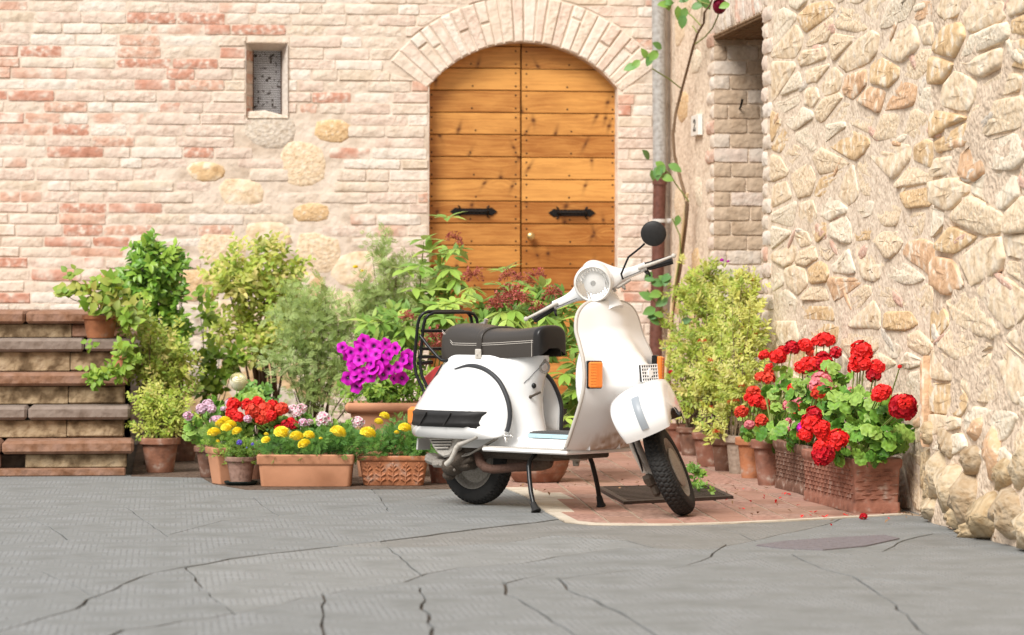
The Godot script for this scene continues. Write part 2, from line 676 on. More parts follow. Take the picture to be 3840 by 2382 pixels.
	# terracotta
	mat("terra_new", lin(0.58, 0.285, 0.165), 0.75, T.mott, 0.9, T.h2, 0.08)
	mat("terra_rim", lin(0.47, 0.225, 0.125), 0.8, T.fine, 2.0, T.h2, 0.1)
	terra("terra_orange", [0.416, 0.164, 0.076], n4, 1.6)
	terra("terra_old", [0.288, 0.128, 0.076], n4, 1.8)
	terra("terra_brown", [0.188, 0.092, 0.060], n4, 2.2)
	mat("terra_chalk", lin(0.43, 0.27, 0.215), 0.9, T.dirt, 2.6, T.h2, 0.2)
	mat("terra_grey", lin(0.38, 0.3, 0.24), 0.9, T.dirt, 2.0, T.h2, 0.2)
	terra("terra_dark", [0.240, 0.100, 0.064], n4, 1.7)
	mat("saucer", lin(0.02, 0.04, 0.04), 0.4)
	# plants
	mat("bark", lin(0.17, 0.12, 0.07), 0.9, T.fine, 6.0, T.h2, 0.3)
	mat("green_stem", lin(0.20, 0.24, 0.06), 0.7)
	mat("thorn_stem", lin(0.23, 0.15, 0.09), 0.8, T.dirt, 5.0)
	mat("bamboo", lin(0.66, 0.50, 0.30), 0.6)
	leafmat("leaf", Color(1, 1, 1), 0.5, 0.75)
	leafmat("leaf_gloss", Color(1, 1, 1), 0.34, 0.6)
	leafmat("petals", Color(1, 1, 1), 0.6, 0.45)
	mat("iron", lin(0.012, 0.011, 0.011), 0.45, T.fine, 5.0, T.h2, 0.15).metallic = 0.4
	mat("brass", lin(0.62, 0.45, 0.2), 0.35).metallic = 0.9
	mat("zinc", lin(0.47, 0.47, 0.46), 0.6, T.dirt, 1.8, T.h2, 0.08)
	mat("rust_pipe", lin(0.165, 0.068, 0.05), 0.55, T.dirt, 1.7)
	mat("grate", lin(0.075, 0.055, 0.047), 0.6, T.dirt, 3.0)
	mat("white_plate", lin(0.78, 0.76, 0.7), 0.35)
	mat("ink", lin(0.05, 0.05, 0.045), 0.6)


func terra(key: String, c: Array, im: Image, sc: float) -> void:
	var tx := ramp(im, [[0.0, c[0] * 0.45, c[1] * 0.45, c[2] * 0.48], [0.3, c[0] * 0.85, c[1] * 0.85, c[2] * 0.85], [0.5, c[0], c[1], c[2]], [0.64, c[0] * 1.1, c[1] * 1.15, c[2] * 1.2], [0.78, lerpf(c[0], 0.46, 0.3), lerpf(c[1], 0.36, 0.3), lerpf(c[2], 0.30, 0.3)], [1.0, 0.5, 0.41, 0.34]])
	mat(key, Color.WHITE, 0.85, tx, sc * 1.3, T.h2, 0.2)


func ground_textures() -> void:
	var a := noise(0.006, 5, 71, 768)
	var d := noise(0.05, 4, 72, 768)
	var im := Image.create(768, 768, false, Image.FORMAT_RGB8)
	var hm := Image.create(768, 768, false, Image.FORMAT_L8)
	rng.seed = 5
	var jit := []
	for i in 64 * 32:
		jit.append([R(-2.0, 2.0), R(-4, 4), R(0.4, 1.0)])
	for y in 768:
		for x in 768:
			var m := a.get_pixel(x, y).r
			var f := d.get_pixel(x, y).r
			var q: Array = jit[(y / 24) * 64 + x / 12]
			var dx := absf(x % 12 - 6 + q[0] * 0.5 + (y % 24 - 12) * 0.10)
			var dy := absf(y % 24 - 12 + q[1] * 0.5)
			var worn := clampf((m - 0.42) * 6.0, 0.0, 1.0)
			var k: float = clampf(1.0 - dx / 2.6, 0, 1) * clampf(1.3 - dy / 9.0, 0, 1) * q[2] * worn
			var v: float = (0.66 + 0.34 * m) * (0.88 + 0.12 * f) * (1.0 - 0.40 * k)
			im.set_pixel(x, y, Color(v, v * (0.995 + 0.01 * f), v * (0.97 + 0.05 * m)).linear_to_srgb())
			var h: float = 0.62 + 0.16 * f + 0.12 * m - 0.6 * k
			hm.set_pixel(x, y, Color(h, h, h))
	T.slab = ImageTexture.create_from_image(im)
	T.slab_h = ImageTexture.create_from_image(hm)


func wood_texture(y0: float, pitch: float, xm: float) -> ImageTexture:
	# covers 1.3 m from x = -1.58 and 2.6 m up from the ground; grain along x, knots
	var w := 400
	var h := 800
	var f := FastNoiseLite.new()
	f.seed = 9
	f.frequency = 1.0
	f.fractal_octaves = 3
	var im := Image.create(w, h, false, Image.FORMAT_RGB8)
	rng.seed = 77
	var knots := []
	for i in 60:
		knots.append([R(-1.5, -0.35), R(0.4, 2.5), R(0.008, 0.016), R(0.25, 1.0), R(-0.6, 0.6)])
	var tones := []
	for i in 60:
		tones.append(R(-0.34, 0.34))
	for j in h:
		var y := j / float(h) * 2.6
		var row := int(floor((y - y0) / pitch)) + 30
		for i in w:
			var x := -1.58 + i / float(w) * 1.3
			var half := 0 if x < xm else 1
			var id := row * 2 + half
			var off := id * 13.7
			var warp := f.get_noise_2d(x * 2.2 + off, y * 5.0) * 0.012
			var dark := 0.0
			for q in knots:
				var ky: float = q[1]
				if absf(y - ky) > 0.09 or absf(x - q[0]) > 0.2:
					continue
				var dx: float = x - q[0] - (y - ky) * q[4]
				var dd := sqrt(dx * dx + (y - ky) * (y - ky))
				warp += 0.016 * exp(-dd * dd / 0.0022) * signf(y - ky)
				if int(floor((ky - y0) / pitch)) + 30 == row:
					dark = maxf(dark, exp(-pow(dd / q[2], 2.0)) * 1.1)
					dark = maxf(dark, exp(-pow(dx / 0.013, 2.0)) * exp(-pow((y - ky) / 0.05, 2.0)) * q[3] * 0.75)
			var g := f.get_noise_2d(x * 1.3 + off, (y + warp) * 62.0) * 0.5 + f.get_noise_2d(x * 4.0 + off, (y + warp) * 210.0) * 0.35
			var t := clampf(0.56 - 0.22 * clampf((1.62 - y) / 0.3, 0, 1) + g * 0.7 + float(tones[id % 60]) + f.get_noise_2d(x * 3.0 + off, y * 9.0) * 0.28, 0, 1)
			var c := Color(0.33, 0.12, 0.026).lerp(Color(0.69, 0.34, 0.092), t)
			c = c.lerp(Color(0.09, 0.026, 0.008), clampf(dark, 0, 0.92))
			im.set_pixel(i, j, c.linear_to_srgb())
	return ImageTexture.create_from_image(im)


var brick_meshes := []
var stone_meshes := []


func piece_meshes() -> void:
	rng.seed = 11
	for s in 8:
		var b := MB.new()
		var rows := []
		for r in 5:
			var row := []
			for k in 7:
				var x := -0.5 + k / 6.0
				var y := -0.5 + r / 4.0
				var edge := r == 0 or r == 4 or k == 0 or k == 6
				var corner := (r == 0 or r == 4) and (k == 0 or k == 6)
				var z := R(-0.22, 0.08)
				if edge:
					x *= 1.0 - R(0, 0.025) - (0.02 if corner else 0.0)
					y *= 1.0 - R(0, 0.10) - (0.05 if corner else 0.0)
					z = R(-0.7, -0.25)
				row.append(Vector3(x, y, z))
			rows.append(row)
		b.grid(rows, false, false, true)
		var rim := []
		var low := []
		for k in 7: rim.append(rows[0][k])
		for r in range(1, 5): rim.append(rows[r][6])
		for k in range(5, -1, -1): rim.append(rows[4][k])
		for r in range(3, 0, -1): rim.append(rows[r][0])
		for q in rim: low.append(Vector3(q.x, q.y, -1.6))
		b.grid([low, rim], true)
		brick_meshes.append(b.mesh())
	for s in 10:
		var b := MB.new()
		var n := 11
		var ph := R(0, TAU)
		var outline := []
		for j in n:
			var an := TAU * j / n
			var c := cos(an)
			var d := sin(an)
			var k := pow(pow(absf(c), 3.2) + pow(absf(d), 3.2), -1 / 3.2) * R(0.84, 1.06) * (1.0 + 0.08 * cos(2 * an + ph))
			outline.append(Vector2(c * k, d * k))
		var rows := []
		for q in [[1.04, -1.2], [1.0, -0.2], [0.86, 0.45], [0.45, 0.8], [0.0, 0.85]]:
			var row := []
			for j in n:
				var o: Vector2 = outline[j] * q[0]
				row.append(Vector3(o.x, o.y, q[1] + (R(-0.28, 0.22) if q[0] < 1.0 and q[0] > 0.0 else 0.0)))
			rows.append(row)
		b.grid(rows, true)
		stone_meshes.append(b.mesh())


func rect2(x0: float, y0: float, x1: float, y1: float) -> PackedVector2Array:
	return PackedVector2Array([Vector2(x0, y0), Vector2(x1, y0), Vector2(x1, y1), Vector2(x0, y1)])


func area(o: PackedVector2Array) -> float:
	var s := 0.0
	for k in o.size():
		s += o[k].cross(o[(k + 1) % o.size()])
	return absf(s) * 0.5


func brick_tone(x: float, y: float) -> StandardMaterial3D:
	var k := rng.randf()
	var redness := clampf((-2.3 - x) / 1.6, 0, 1) * clampf((y - 1.0) / 0.6, 0, 1)
	var n := "cream"
	if k < 0.035 + 0.20 * redness: n = "red"
	elif k < 0.11 + 0.36 * redness: n = "salmon"
	elif k < 0.45 + 0.22 * redness: n = "pink"
	elif k < 0.62 + 0.16 * redness: n = "pale"
	elif k < 0.70 + 0.12 * redness: n = "tan"
	return M["brick_%s%d" % [n, rng.randi() % 3]]


const AC := Vector2(-0.928, 1.757)
const AR := 0.778


func first_or(a: Array, d: PackedVector2Array) -> PackedVector2Array:
	return a[0] if a.size() else d


func house_wall() -> void:
	var w := thing("house_wall", "long pale brick house wall with an arched plank door and a small grated window", "wall", Vector3(0, 0, 0))
	w.set_meta("kind", "thing")
	# mortar body with the openings cut out
	var arc := []
	for k in 17:
		var an := deg_to_rad(lerpf(-50.3, 50.9, k / 16.0))
		arc.append(AC + Vector2(sin(an), cos(an)) * AR)
	var b := MB.new()
	var lft := PackedVector2Array([Vector2(-9, -0.1), Vector2(-2.55, -0.1), Vector2(-2.55, 2.05), Vector2(-2.683, 2.04), Vector2(-2.685, 2.514), Vector2(-2.55, 2.512), Vector2(-2.55, 6), Vector2(-9, 6)])
	b.prism(lft, -0.55, -0.012, 0.0, true)
	var rgt := PackedVector2Array([Vector2(-2.55, -0.1), Vector2(-1.532, -0.1)])
	for q in arc:
		rgt.append(q)
	rgt.append_array(PackedVector2Array([Vector2(-0.325, -0.1), Vector2(0.45, -0.1), Vector2(0.45, 6), Vector2(-2.55, 6), Vector2(-2.55, 2.512), Vector2(-2.42, 2.51), Vector2(-2.42, 2.04), Vector2(-2.55, 2.05)]))
	b.prism(rgt, -0.55, -0.012, 0.0, true)
	part("mortar", b, M.mortar, w)
	# embedded stones [x, y, half w, half h, tone]
	rng.seed = 31
	var stones := []
	for q in [[Vector3(-2.9344, 1.7049, 0), 0.115, 0.055, "ochre0"], [Vector3(-2.711, 1.5764, 0), 0.12, 0.085, "cream0"], [Vector3(-2.2757, 1.4482, 0), 0.1, 0.06, "ochre1"], [Vector3(-2.1381, 1.9573, 0), 0.115, 0.065, "ochre1"], [Vector3(-2.5397, 1.9709, 0), 0.15, 0.11, "grey1"], [Vector3(-2.3233, 1.7604, 0), 0.12, 0.14, "cream1"], [Vector3(-2.8346, 1.2197, 0), 0.13, 0.1, "cream1"], [Vector3(-2.5397, 1.3048, 0), 0.15, 0.075, "cream0"], [Vector3(-2.236, 1.1995, 0), 0.13, 0.12, "cream1"], [Vector3(-1.9843, 1.0938, 0), 0.14, 0.11, "cream0"], [Vector3(-2.9869, 0.9875, 0), 0.13, 0.1, "ochre1"], [Vector3(-3.0394, 0.7766, 0), 0.12, 0.1, "grey0"], [Vector3(-2.3814, 0.9612, 0), 0.17, 0.12, "ochre0"], [Vector3(-2.7504, 0.7763, 0), 0.2, 0.12, "cream0"], [Vector3(-2.0374, 0.8287, 0), 0.18, 0.12, "cream1"], [Vector3(-2.5134, 0.6703, 0), 0.2, 0.1, "ochre0"], [Vector3(-2.9606, 0.5391, 0), 0.18, 0.12, "grey0"], [Vector3(-2.6715, 0.4593, 0), 0.2, 0.12, "ochre0"], [Vector3(-2.2757, 0.3788, 0), 0.2, 0.12, "ochre0"], [Vector3(-1.8782, 0.5102, 0), 0.2, 0.14, "cream0"], [Vector3(-2.487, 0.2208, 0), 0.22, 0.11, "grey0"], [Vector3(-2.9869, 0.2492, 0), 0.2, 0.13, "ochre0"]]:
		stones.append([Vector2(q[0].x, q[0].y), q[1], q[2]])
		part("stone", pick(stone_meshes), M["stone_" + q[3]], w, Transform3D(Basis.from_scale(Vector3(q[1] * 1.12, q[2] * 1.12, 0.011)), Vector3(q[0].x, q[0].y, -0.0105)))
	# keep-out shapes
	var ring := PackedVector2Array()
	for k in 21:
		var an := deg_to_rad(lerpf(-57, 57, k / 20.0))
		ring.append(AC + Vector2(sin(an), cos(an)) * (AR + 0.298))
	ring.append(Vector2(-0.32, 2.23))
	ring.append(Vector2(-0.325, -0.2))
	ring.append(Vector2(-1.535, -0.2))
	ring.append(Vector2(-1.537, 2.26))
	var win := rect2(-2.69, 2.03, -2.415, 2.52)
	var rest_sets := {}
	var singles := 0
	var y := -0.02
	var row := 0
	while y < 3.0:
		var h := R(0.056, 0.068)
		var x := -4.75 + R(0, 0.2)
		while x < -0.02:
			var l := R(0.22, 0.36) if rng.randf() < 0.8 else R(0.12, 0.19)
			var x1 := minf(x + l, -0.02)
			var o := rect2(x, y, x1, y + h)
			for k in 4:
				o[k] += Vector2(R(-0.004, 0.004), R(-0.004, 0.004))
			var bad := false
			for s in stones:
				var e: Vector2 = Vector2((x + x1) / 2, y + h / 2) - s[0]
				if absf(e.x) < s[1] + l * 0.32 and absf(e.y) < s[2] + 0.012:
					bad = true
			var ps := []
			if not bad and x1 - x > 0.05:
				ps = [o]
				for cut in [ring, win]:
					var nx := []
					for q in ps:
						if Geometry2D.intersect_polygons(q, cut).size():
							nx.append_array(Geometry2D.clip_polygons(q, cut))
						else:
							nx.append(q)
					ps = nx
			var m := brick_tone((x + x1) / 2, y)
			for q in ps:
				if area(q) < 0.0025:
					continue
				var seen: bool = y > 0.75 and (y > 1.02 or x < -2.3) and x > -4.3 and singles < 300
				if y > 2.78: seen = false
				var proud := R(-0.0085, -0.001)
				if q.size() == 4 and q[0].distance_to(o[0]) < 0.001 and seen:
					part("brick", pick(brick_meshes), m, w, Transform3D(Basis(Vector3(0, 0, 1), R(-0.012, 0.012)) * Basis.from_scale(Vector3(x1 - x, h + 0.004, 0.009)), Vector3((x + x1) / 2, y + h / 2, proud)))
					singles += 1
				elif seen:
					var pb := MB.new()
					pb.prism(q, -0.03, proud - 0.001, 0.004)
					part("brick", pb, m, w)
					singles += 1
				else:
					var key := m.resource_name
					if not rest_sets.has(key):
						rest_sets[key] = MB.new()
					rest_sets[key].prism(q, -0.03, proud - 0.002, 0.006)
			x = x1 + R(0.006, 0.014)
		y += h + R(0.004, 0.011)
		row += 1
	for key in rest_sets:
		stuff(part("brickwork", rest_sets[key], M[key], w))
	# arch of bricks on edge
	var a0 := -52.5
	while a0 < 52.5:
		var da := R(3.6, 5.0)
		var cuts: Array = [[0.0, 0.285]] if rng.randf() < 0.5 else [[0.0, 0.14], [0.15, 0.287]] if rng.randf() < 0.6 else [[0.0, 0.2], [0.21, 0.287]]
		for c in cuts:
			var o := PackedVector2Array()
			for q in [[c[0] + R(0.0, 0.006), 0.06], [c[1], 0.06], [c[1], 0.94], [c[0] + R(0.0, 0.006), 0.94]]:
				var an := deg_to_rad(a0 + da * (q[1] + R(-0.04, 0.04)))
				o.append(AC + Vector2(sin(an), cos(an)) * (AR + q[0]))
			var pb := MB.new()
			pb.prism(o, -0.03, R(-0.006, 0.004), 0.006)
			part("arch_brick", pb, M["brick_%s%d" % [pick(["cream", "pink", "cream", "cream", "pale", "pale", "pink"]), rng.randi() % 2]], w)
		a0 += da
	# jamb edge to the right of the door is bare lime plaster
	door(w)
	window(w)


func door(w: Node3D) -> void:
	var d := Node3D.new()
	d.name = "door"
	w.add_child(d)
	var zf := -0.125
	var yk: float = Vector3(-0.9164, 2.2307, -0.125).y
	var pitch := 0.1412
	var xm: float = Vector3(-0.9299, 1.7396, -0.125).x
	var wt := wood_texture(fmod(yk, pitch), pitch, xm)
	for j in 4:
		var m := StandardMaterial3D.new()
		m.resource_name = "plank%d" % j
		m.albedo_texture = wt
		m.albedo_color = [Color(1, 1, 1), Color(0.95, 0.93, 0.9), Color(0.98, 0.97, 0.97), Color(0.9, 0.86, 0.8)][j]
		m.uv1_scale = Vector3(1 / 1.3, 1 / 2.6, 1)
		m.uv1_offset = Vector3(1.58 / 1.3, 0, 0)
		m.roughness = 0.42
		m.metallic_specular = 0.4
		M["plank%d" % j] = m
	rng.seed = 41
	var opening := PackedVector2Array()
	for k in 25:
		var an := deg_to_rad(lerpf(-51.2, 51.2, k / 24.0))
		opening.append(AC + Vector2(sin(an), cos(an)) * (AR + 0.01))
	opening.append(Vector2(-0.318, 0.02))
	opening.append(Vector2(-1.54, 0.02))
	var nails := MB.new()
	for k in range(-3, 15):
		var ytop := yk - (k - 1) * pitch
		var y0 := yk - k * pitch
		for s in 2:
			var x0 := -1.545 if s == 0 else xm + 0.005
			var x1 := xm - 0.004 if s == 0 else -0.31
			var dy := 0.0 if s == 0 else -0.004
			for o in Geometry2D.intersect_polygons(rect2(x0, y0 + dy + 0.005, x1, ytop + dy), opening):
				if area(o) < 0.002:
					continue
				var pb := MB.new()
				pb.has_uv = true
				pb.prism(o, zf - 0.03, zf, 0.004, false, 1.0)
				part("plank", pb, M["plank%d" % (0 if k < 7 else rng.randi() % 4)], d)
			for nx in [x0 + 0.03, (x0 + x1) / 2 + R(-0.02, 0.02), x1 - 0.03]:
				for ny in [y0 + 0.03, ytop - 0.028]:
					if nx > x0 + 0.1 and nx < x1 - 0.1 and ny > y0 + 0.06:
						continue
					if AC.distance_to(Vector2(nx, ny)) < AR - 0.04 or ny < AC.y + 0.35:
						nails.ball(Vector3(nx + (0.012 if s == 0 and nx < x0 + 0.1 else 0.0), ny + dy, zf), Vector3(0.006, 0.006, 0.004), 8, 4)
	part("nails", nails, M.iron, d)
	var back := MB.new()
	back.box(Vector3(-0.93, 1.25, zf - 0.06), Vector3(1.4, 2.7, 0.04), 0.0)
	part("backing", back, M.gap, d)
	for hx in [Vector3(-1.2344, 1.4597, -0.125), Vector3(-0.6026, 1.4534, -0.125)]:
		var b := MB.new()
		b.X = Transform3D(Basis(), Vector3(hx.x, hx.y, zf))
		b.box(Vector3(0, 0, 0.004), Vector3(0.21, 0.042, 0.006), 0.002)
		for s in [-1.0, 1.0]:
			b.prism(PackedVector2Array([Vector2(s * 0.095, -0.022), Vector2(s * 0.118, -0.026), Vector2(s * 0.152, 0), Vector2(s * 0.118, 0.026), Vector2(s * 0.095, 0.022)]), 0.0, 0.009, 0.003)
			b.tube([Vector3(s * 0.086, 0, 0.004), Vector3(s * 0.086, 0, 0.03), Vector3(s * 0.075, 0, 0.038)], [0.011, 0.01, 0.009], 8)
			for u in [-1.0, 1.0]:
				var cur := []
				for k in 9:
					var an := k / 8.0 * 3.6
					cur.append(Vector3(s * (0.088 + 0.012 - 0.012 * cos(an)) - s * 0.014 * k / 8.0, u * (0.02 + 0.014 * sin(an * 0.62) + 0.006 * k / 8.0), 0.006))
				b.tube(cur, [0.005, 0.005, 0.0048, 0.0045, 0.0045, 0.004, 0.004, 0.0045, 0.005], 6)
		var rows := []
		for k in 33:
			var ring := []
			for j in 4:
				var an := TAU * j / 4 + k * 0.32
				ring.append(Vector3(-0.08 + 0.005 * k, cos(an) * 0.0095, 0.036 + sin(an) * 0.0095))
			rows.append(ring)
		b.grid(rows, true)
		part("handle", b, M.iron, d)
	var kb := MB.new()
	kb.X = Transform3D(Basis(Vector3(1, 0, 0), PI / 2), Vector3(Vector3(-0.8704, 1.3023, -0.125).x, Vector3(-0.8704, 1.3023, -0.125).y, zf))
	kb.lathe([Vector2(0.02, 0), Vector2(0.02, 0.003), Vector2(0.012, 0.006), Vector2(0.012, 0.02), Vector2(0.022, 0.026), Vector2(0.027, 0.036), Vector2(0.024, 0.046), Vector2(0.012, 0.051), Vector2(0, 0.052)], 20)
	part("knob", kb, M.brass, d)


func window(w: Node3D) -> void:
	var d := Node3D.new()
	d.name = "window"
	w.add_child(d)
	var a := rect2(-2.684, 2.042, -2.421, 2.513)
	var c := rect2(-2.637, 2.042, -2.456, 2.474)
	var b := MB.new()
	var zz := [0.004, -0.13]
	for k in 4:
		var k2 := (k + 1) % 4
		b.poly([Vector3(a[k].x, a[k].y, zz[0]), Vector3(a[k2].x, a[k2].y, zz[0]), Vector3(c[k2].x, c[k2].y, zz[1]), Vector3(c[k].x, c[k].y, zz[1])], Vector3(0, 0, 1))
	part("reveal", b, M.brick_pale1, d)
	rng.seed = 51
	for k in 6:
		var pb := MB.new()
		var y0 := 2.045 + k * 0.072
		pb.poly([Vector3(-2.682, y0, 0.003), Vector3(-2.682, y0 + 0.062, 0.003), Vector3(-2.639, y0 + 0.062, -0.122), Vector3(-2.639, y0, -0.122)], Vector3(1, 0, 0.3))
		part("reveal_brick", pb, M["brick_%s1" % ["red", "salmon", "pink", "salmon", "pink", "red"][k]], d, Transform3D(Basis(), Vector3(0.003, 0, 0.002)))
	var g := MB.new()
	var x0 := -2.637
	var x1 := -2.456
	var yb := 2.045
	var yt := 2.472
	for k in 16:
		var x := lerpf(x0, x1, (k + 0.5) / 16.0)
		g.box(Vector3(x, (yb + yt) / 2, -0.126), Vector3(0.0022, yt - yb, 0.003), 0.0)
	for k in 30:
		var y := lerpf(yb, yt, (k + 0.5) / 30.0)
		g.box(Vector3((x0 + x1) / 2, y, -0.1245), Vector3(x1 - x0, 0.003, 0.003), 0.0)
	part("grille", g, mat("grille", lin(0.07, 0.045, 0.032), 0.7), d)
	var fr := MB.new()
	fr.box(Vector3((x0 + x1) / 2, yb + 0.016, -0.12), Vector3(x1 - x0, 0.034, 0.012), 0.002)
	fr.box(Vector3(x0 + 0.003, (yb + yt) / 2, -0.12), Vector3(0.006, yt - yb, 0.012), 0.001)
	fr.box(Vector3(x1 - 0.003, (yb + yt) / 2, -0.12), Vector3(0.006, yt - yb, 0.012), 0.001)
	part("frame", fr, mat("rust", lin(0.12, 0.06, 0.04), 0.8, T.dirt, 4.0), d)
	var pn := MB.new()
	pn.box(Vector3((x0 + x1) / 2, (yb + yt) / 2, -0.145), Vector3(x1 - x0 + 0.02, yt - yb + 0.02, 0.004), 0.0)
	part("pane", pn, mat("old_pane", lin(0.95, 0.95, 0.97), 0.3, ramp(noise(0.05, 2, 5), [[0.0, 0.03, 0.025, 0.02], [0.22, 0.06, 0.05, 0.05], [0.32, 1, 1, 1], [1.0, 1, 1, 1]]), 1.9), d)


func side_wall() -> void:
	var w := thing("stone_wall", "rough rubble stone wall with a tall doorway niche beside the potted plants", "wall")
	w.set_meta("kind", "thing")
	rng.seed = 61
	var b := MB.new()
	b.X = Transform3D(RB, Vector3.ZERO)
	b.prism(PackedVector2Array([Vector2(0, -0.1), Vector2(1.669, -0.1), Vector2(1.669, 2.45), Vector2(3.18, 2.45), Vector2(3.18, -0.1), Vector2(7.02, -0.1), Vector2(7.02, 6), Vector2(0, 6)]), -0.55, -0.012, 0.0, true)
	# the nearer stretch stands a little proud, its face lumpy under the mortar
	var rows := []
	for k in 27:
		var row := []
		var z := 7.0 + k * 0.13
		for j in 40:
			var y := -0.1 + j * 0.075
			row.append(Vector3(z, y, (0.03 if k > 0 else -0.02) + R(-0.012, 0.018) + 0.02 * exp(-pow((y - 0.05) / 0.2, 2)) * (0.0 if k == 0 else 1.0)))
		rows.append(row)
	part("mortar", b, M.mortar_right, w)
	var b2 := MB.new()
	b2.X = b.X
	b2.grid(rows)
	b2.prism(rect2(7.02, -0.1, 10.4, 6), -0.55, -0.03)
	b2.prism(rect2(10.4, -0.1, 18, 6), -0.55, 0.03)
	part("mortar", b2, mat("mortar_near", lin(0.76, 0.61, 0.465), 0.95, T.fine, 1.1, T.h2, 1.0), w)
	for k in 3:
		var q: Array = [[0.50, 0.40, 0.27], [0.58, 0.49, 0.37], [0.46, 0.37, 0.27]][k]
		mat("stone_boulder%d" % k, lin(q[0], q[1], q[2]), 0.95, T.stone, 2.2, T.h1, 1.2)
	# stones
	var count := 0
	var put := func(z: float, y: float, hz: float, hy: float, dep: float, m: String, ang := 0.0) -> void:
		part("stone", pick(stone_meshes), M["stone_" + m], w, Transform3D(RB * Basis(Vector3(0, 0, 1), ang) * Basis.from_scale(Vector3(hz, hy, dep)), Vector3(-(0.05 if z > 7.02 else 0.0) + 0.012, y, z)))
	var tones := ["ochre", "cream", "cream", "cream", "ochre", "cream", "orange", "cream", "pale", "cream", "cream", "pale"]
	# rubble: irregular stones fitted against each other with mortar between
	var pts := []
	for j in 29:
		for i in 11:
			var pz := 3.5 + (i + (0.5 if j % 2 else 0.0)) * 0.60 + R(-0.22, 0.22)
			if pz > 7.0: pz = 7.0 + (pz - 7.0) * 1.12
			if rng.randf() < 0.2: continue
			pts.append(Vector2(pz * 0.22, 0.03 + j * 0.100 + R(-0.042, 0.042)))
	for i in pts.size():
		var c: Vector2 = pts[i]
		if c.x > 9.2 * 0.22: continue
		var cell := rect2(c.x - 0.15, c.y - 0.13, c.x + 0.15, c.y + 0.13)
		for k in pts.size():
			var d: Vector2 = pts[k] - c
			if k == i or absf(d.x) > 0.4 or absf(d.y) > 0.35: continue
			var m := c + d * 0.5
			var t := Vector2(-d.y, d.x).normalized()
			var n := d.normalized()
			var half := PackedVector2Array([m + t * 2, m - t * 2, m - t * 2 - n * 3, m + t * 2 - n * 3])
			var r := Geometry2D.intersect_polygons(cell, half)
			if r.size(): cell = r[0]
		if c.x < 7.02 * 0.22 and c.x > 6.4 * 0.22: cell = first_or(Geometry2D.intersect_polygons(cell, rect2(0, -1, 7.0 * 0.22, 4)), cell)
		if c.x >= 7.02 * 0.22: cell = first_or(Geometry2D.intersect_polygons(cell, rect2(7.06 * 0.22, 0.28, 12, 4)), PackedVector2Array())
		if c.x < 4.0 * 0.22: cell = first_or(Geometry2D.intersect_polygons(cell, rect2(3.36 * 0.22, 0.0, 12, 4)), cell)
		var gap := R(0.002, 0.013)
		var off: Array = []
		if cell.size() > 2: off = Geometry2D.offset_polygon(cell, -gap)
		if off.size() == 0 or area(off[0]) < 0.0012: continue
		var o: PackedVector2Array = off[0]
		for it in 2:
			var nx := PackedVector2Array()
			var keepw := 0.08 if it == 0 else 0.17
			for k in o.size():
				var p0 := o[k]
				var p1 := o[(k + 1) % o.size()]
				if p0.distance_to(p1) < 0.02:
					nx.append((p0 + p1) * 0.5)
				else:
					var w0 := R(keepw * 0.7, keepw * 1.3)
					nx.append(p0.lerp(p1, w0))
					nx.append(p0.lerp(p1, 1.0 - w0))
			o = nx
		for k in o.size(): o[k].x /= 0.22
		c.x /= 0.22
		var cen := Vector2.ZERO
		for q in o: cen += q / o.size()
		var near := c.x > 7.02
		var dep := R(-0.006, 0.006) * (1.5 if near else 1.0)
		var sbm := MB.new()
		sbm.X = Transform3D(RB, Vector3(-0.050 if near else 0.0, 0, 0))
		var tilt := Vector2(R(-0.02, 0.02), R(-0.12, 0.06))
		var rws := []
		for q in [[1.03, -0.03], [1.0, -0.013 + dep * 0.3], [0.93, -0.008 + dep * 0.85], [0.65, -0.007 + dep], [0.3, -0.007 + dep * 1.05]]:
			var row := []
			for v in o:
				var e: Vector2 = (v - cen) * q[0]
				row.append(Vector3(cen.x + e.x + R(-0.004, 0.004), cen.y + e.y + R(-0.004, 0.004), q[1] + (e.dot(tilt) + R(-0.004, 0.003) if q[0] < 0.95 else 0.0)))
			rws.append(row)
		sbm.grid(rws, true)
		sbm.poly(rws[4], Vector3(0, 0, 1))
		var sz := area(o)
		var tn: String = pick(tones) if sz > 0.018 else pick(["rose", "orange", "rose", "pale", "cream"])
		part("stone", sbm, M["stone_" + tn + str(rng.randi() % 2)], w)
		count += 1
	for i in 60:
		put.call(R(3.5, 8.6), R(0.3, 2.6), R(0.07, 0.16), R(0.015, 0.035), R(0.006, 0.010), pick(["rose", "rose", "orange", "pale", "grey", "rose"]) + str(rng.randi() % 2), R(-0.5, 0.5))
	for q in [[0.25, 0.4, 0.9], [0.6, 0.3, 0.2], [1.0, 0.35, 1.1], [0.4, 0.5, 1.5], [1.1, 0.3, 1.55], [0.5, 0.45, 2.1], [1.0, 0.4, 2.35], [0.4, 0.4, 2.6], [1.2, 0.3, 0.55], [0.7, 0.4, 2.75], [0.9, 0.4, 0.75]]:
		put.call(q[0], q[2], q[1] / 2, R(0.08, 0.13), 0.012, pick(["cream", "pale", "cream", "ochre"]) + "1", R(-0.1, 0.1))
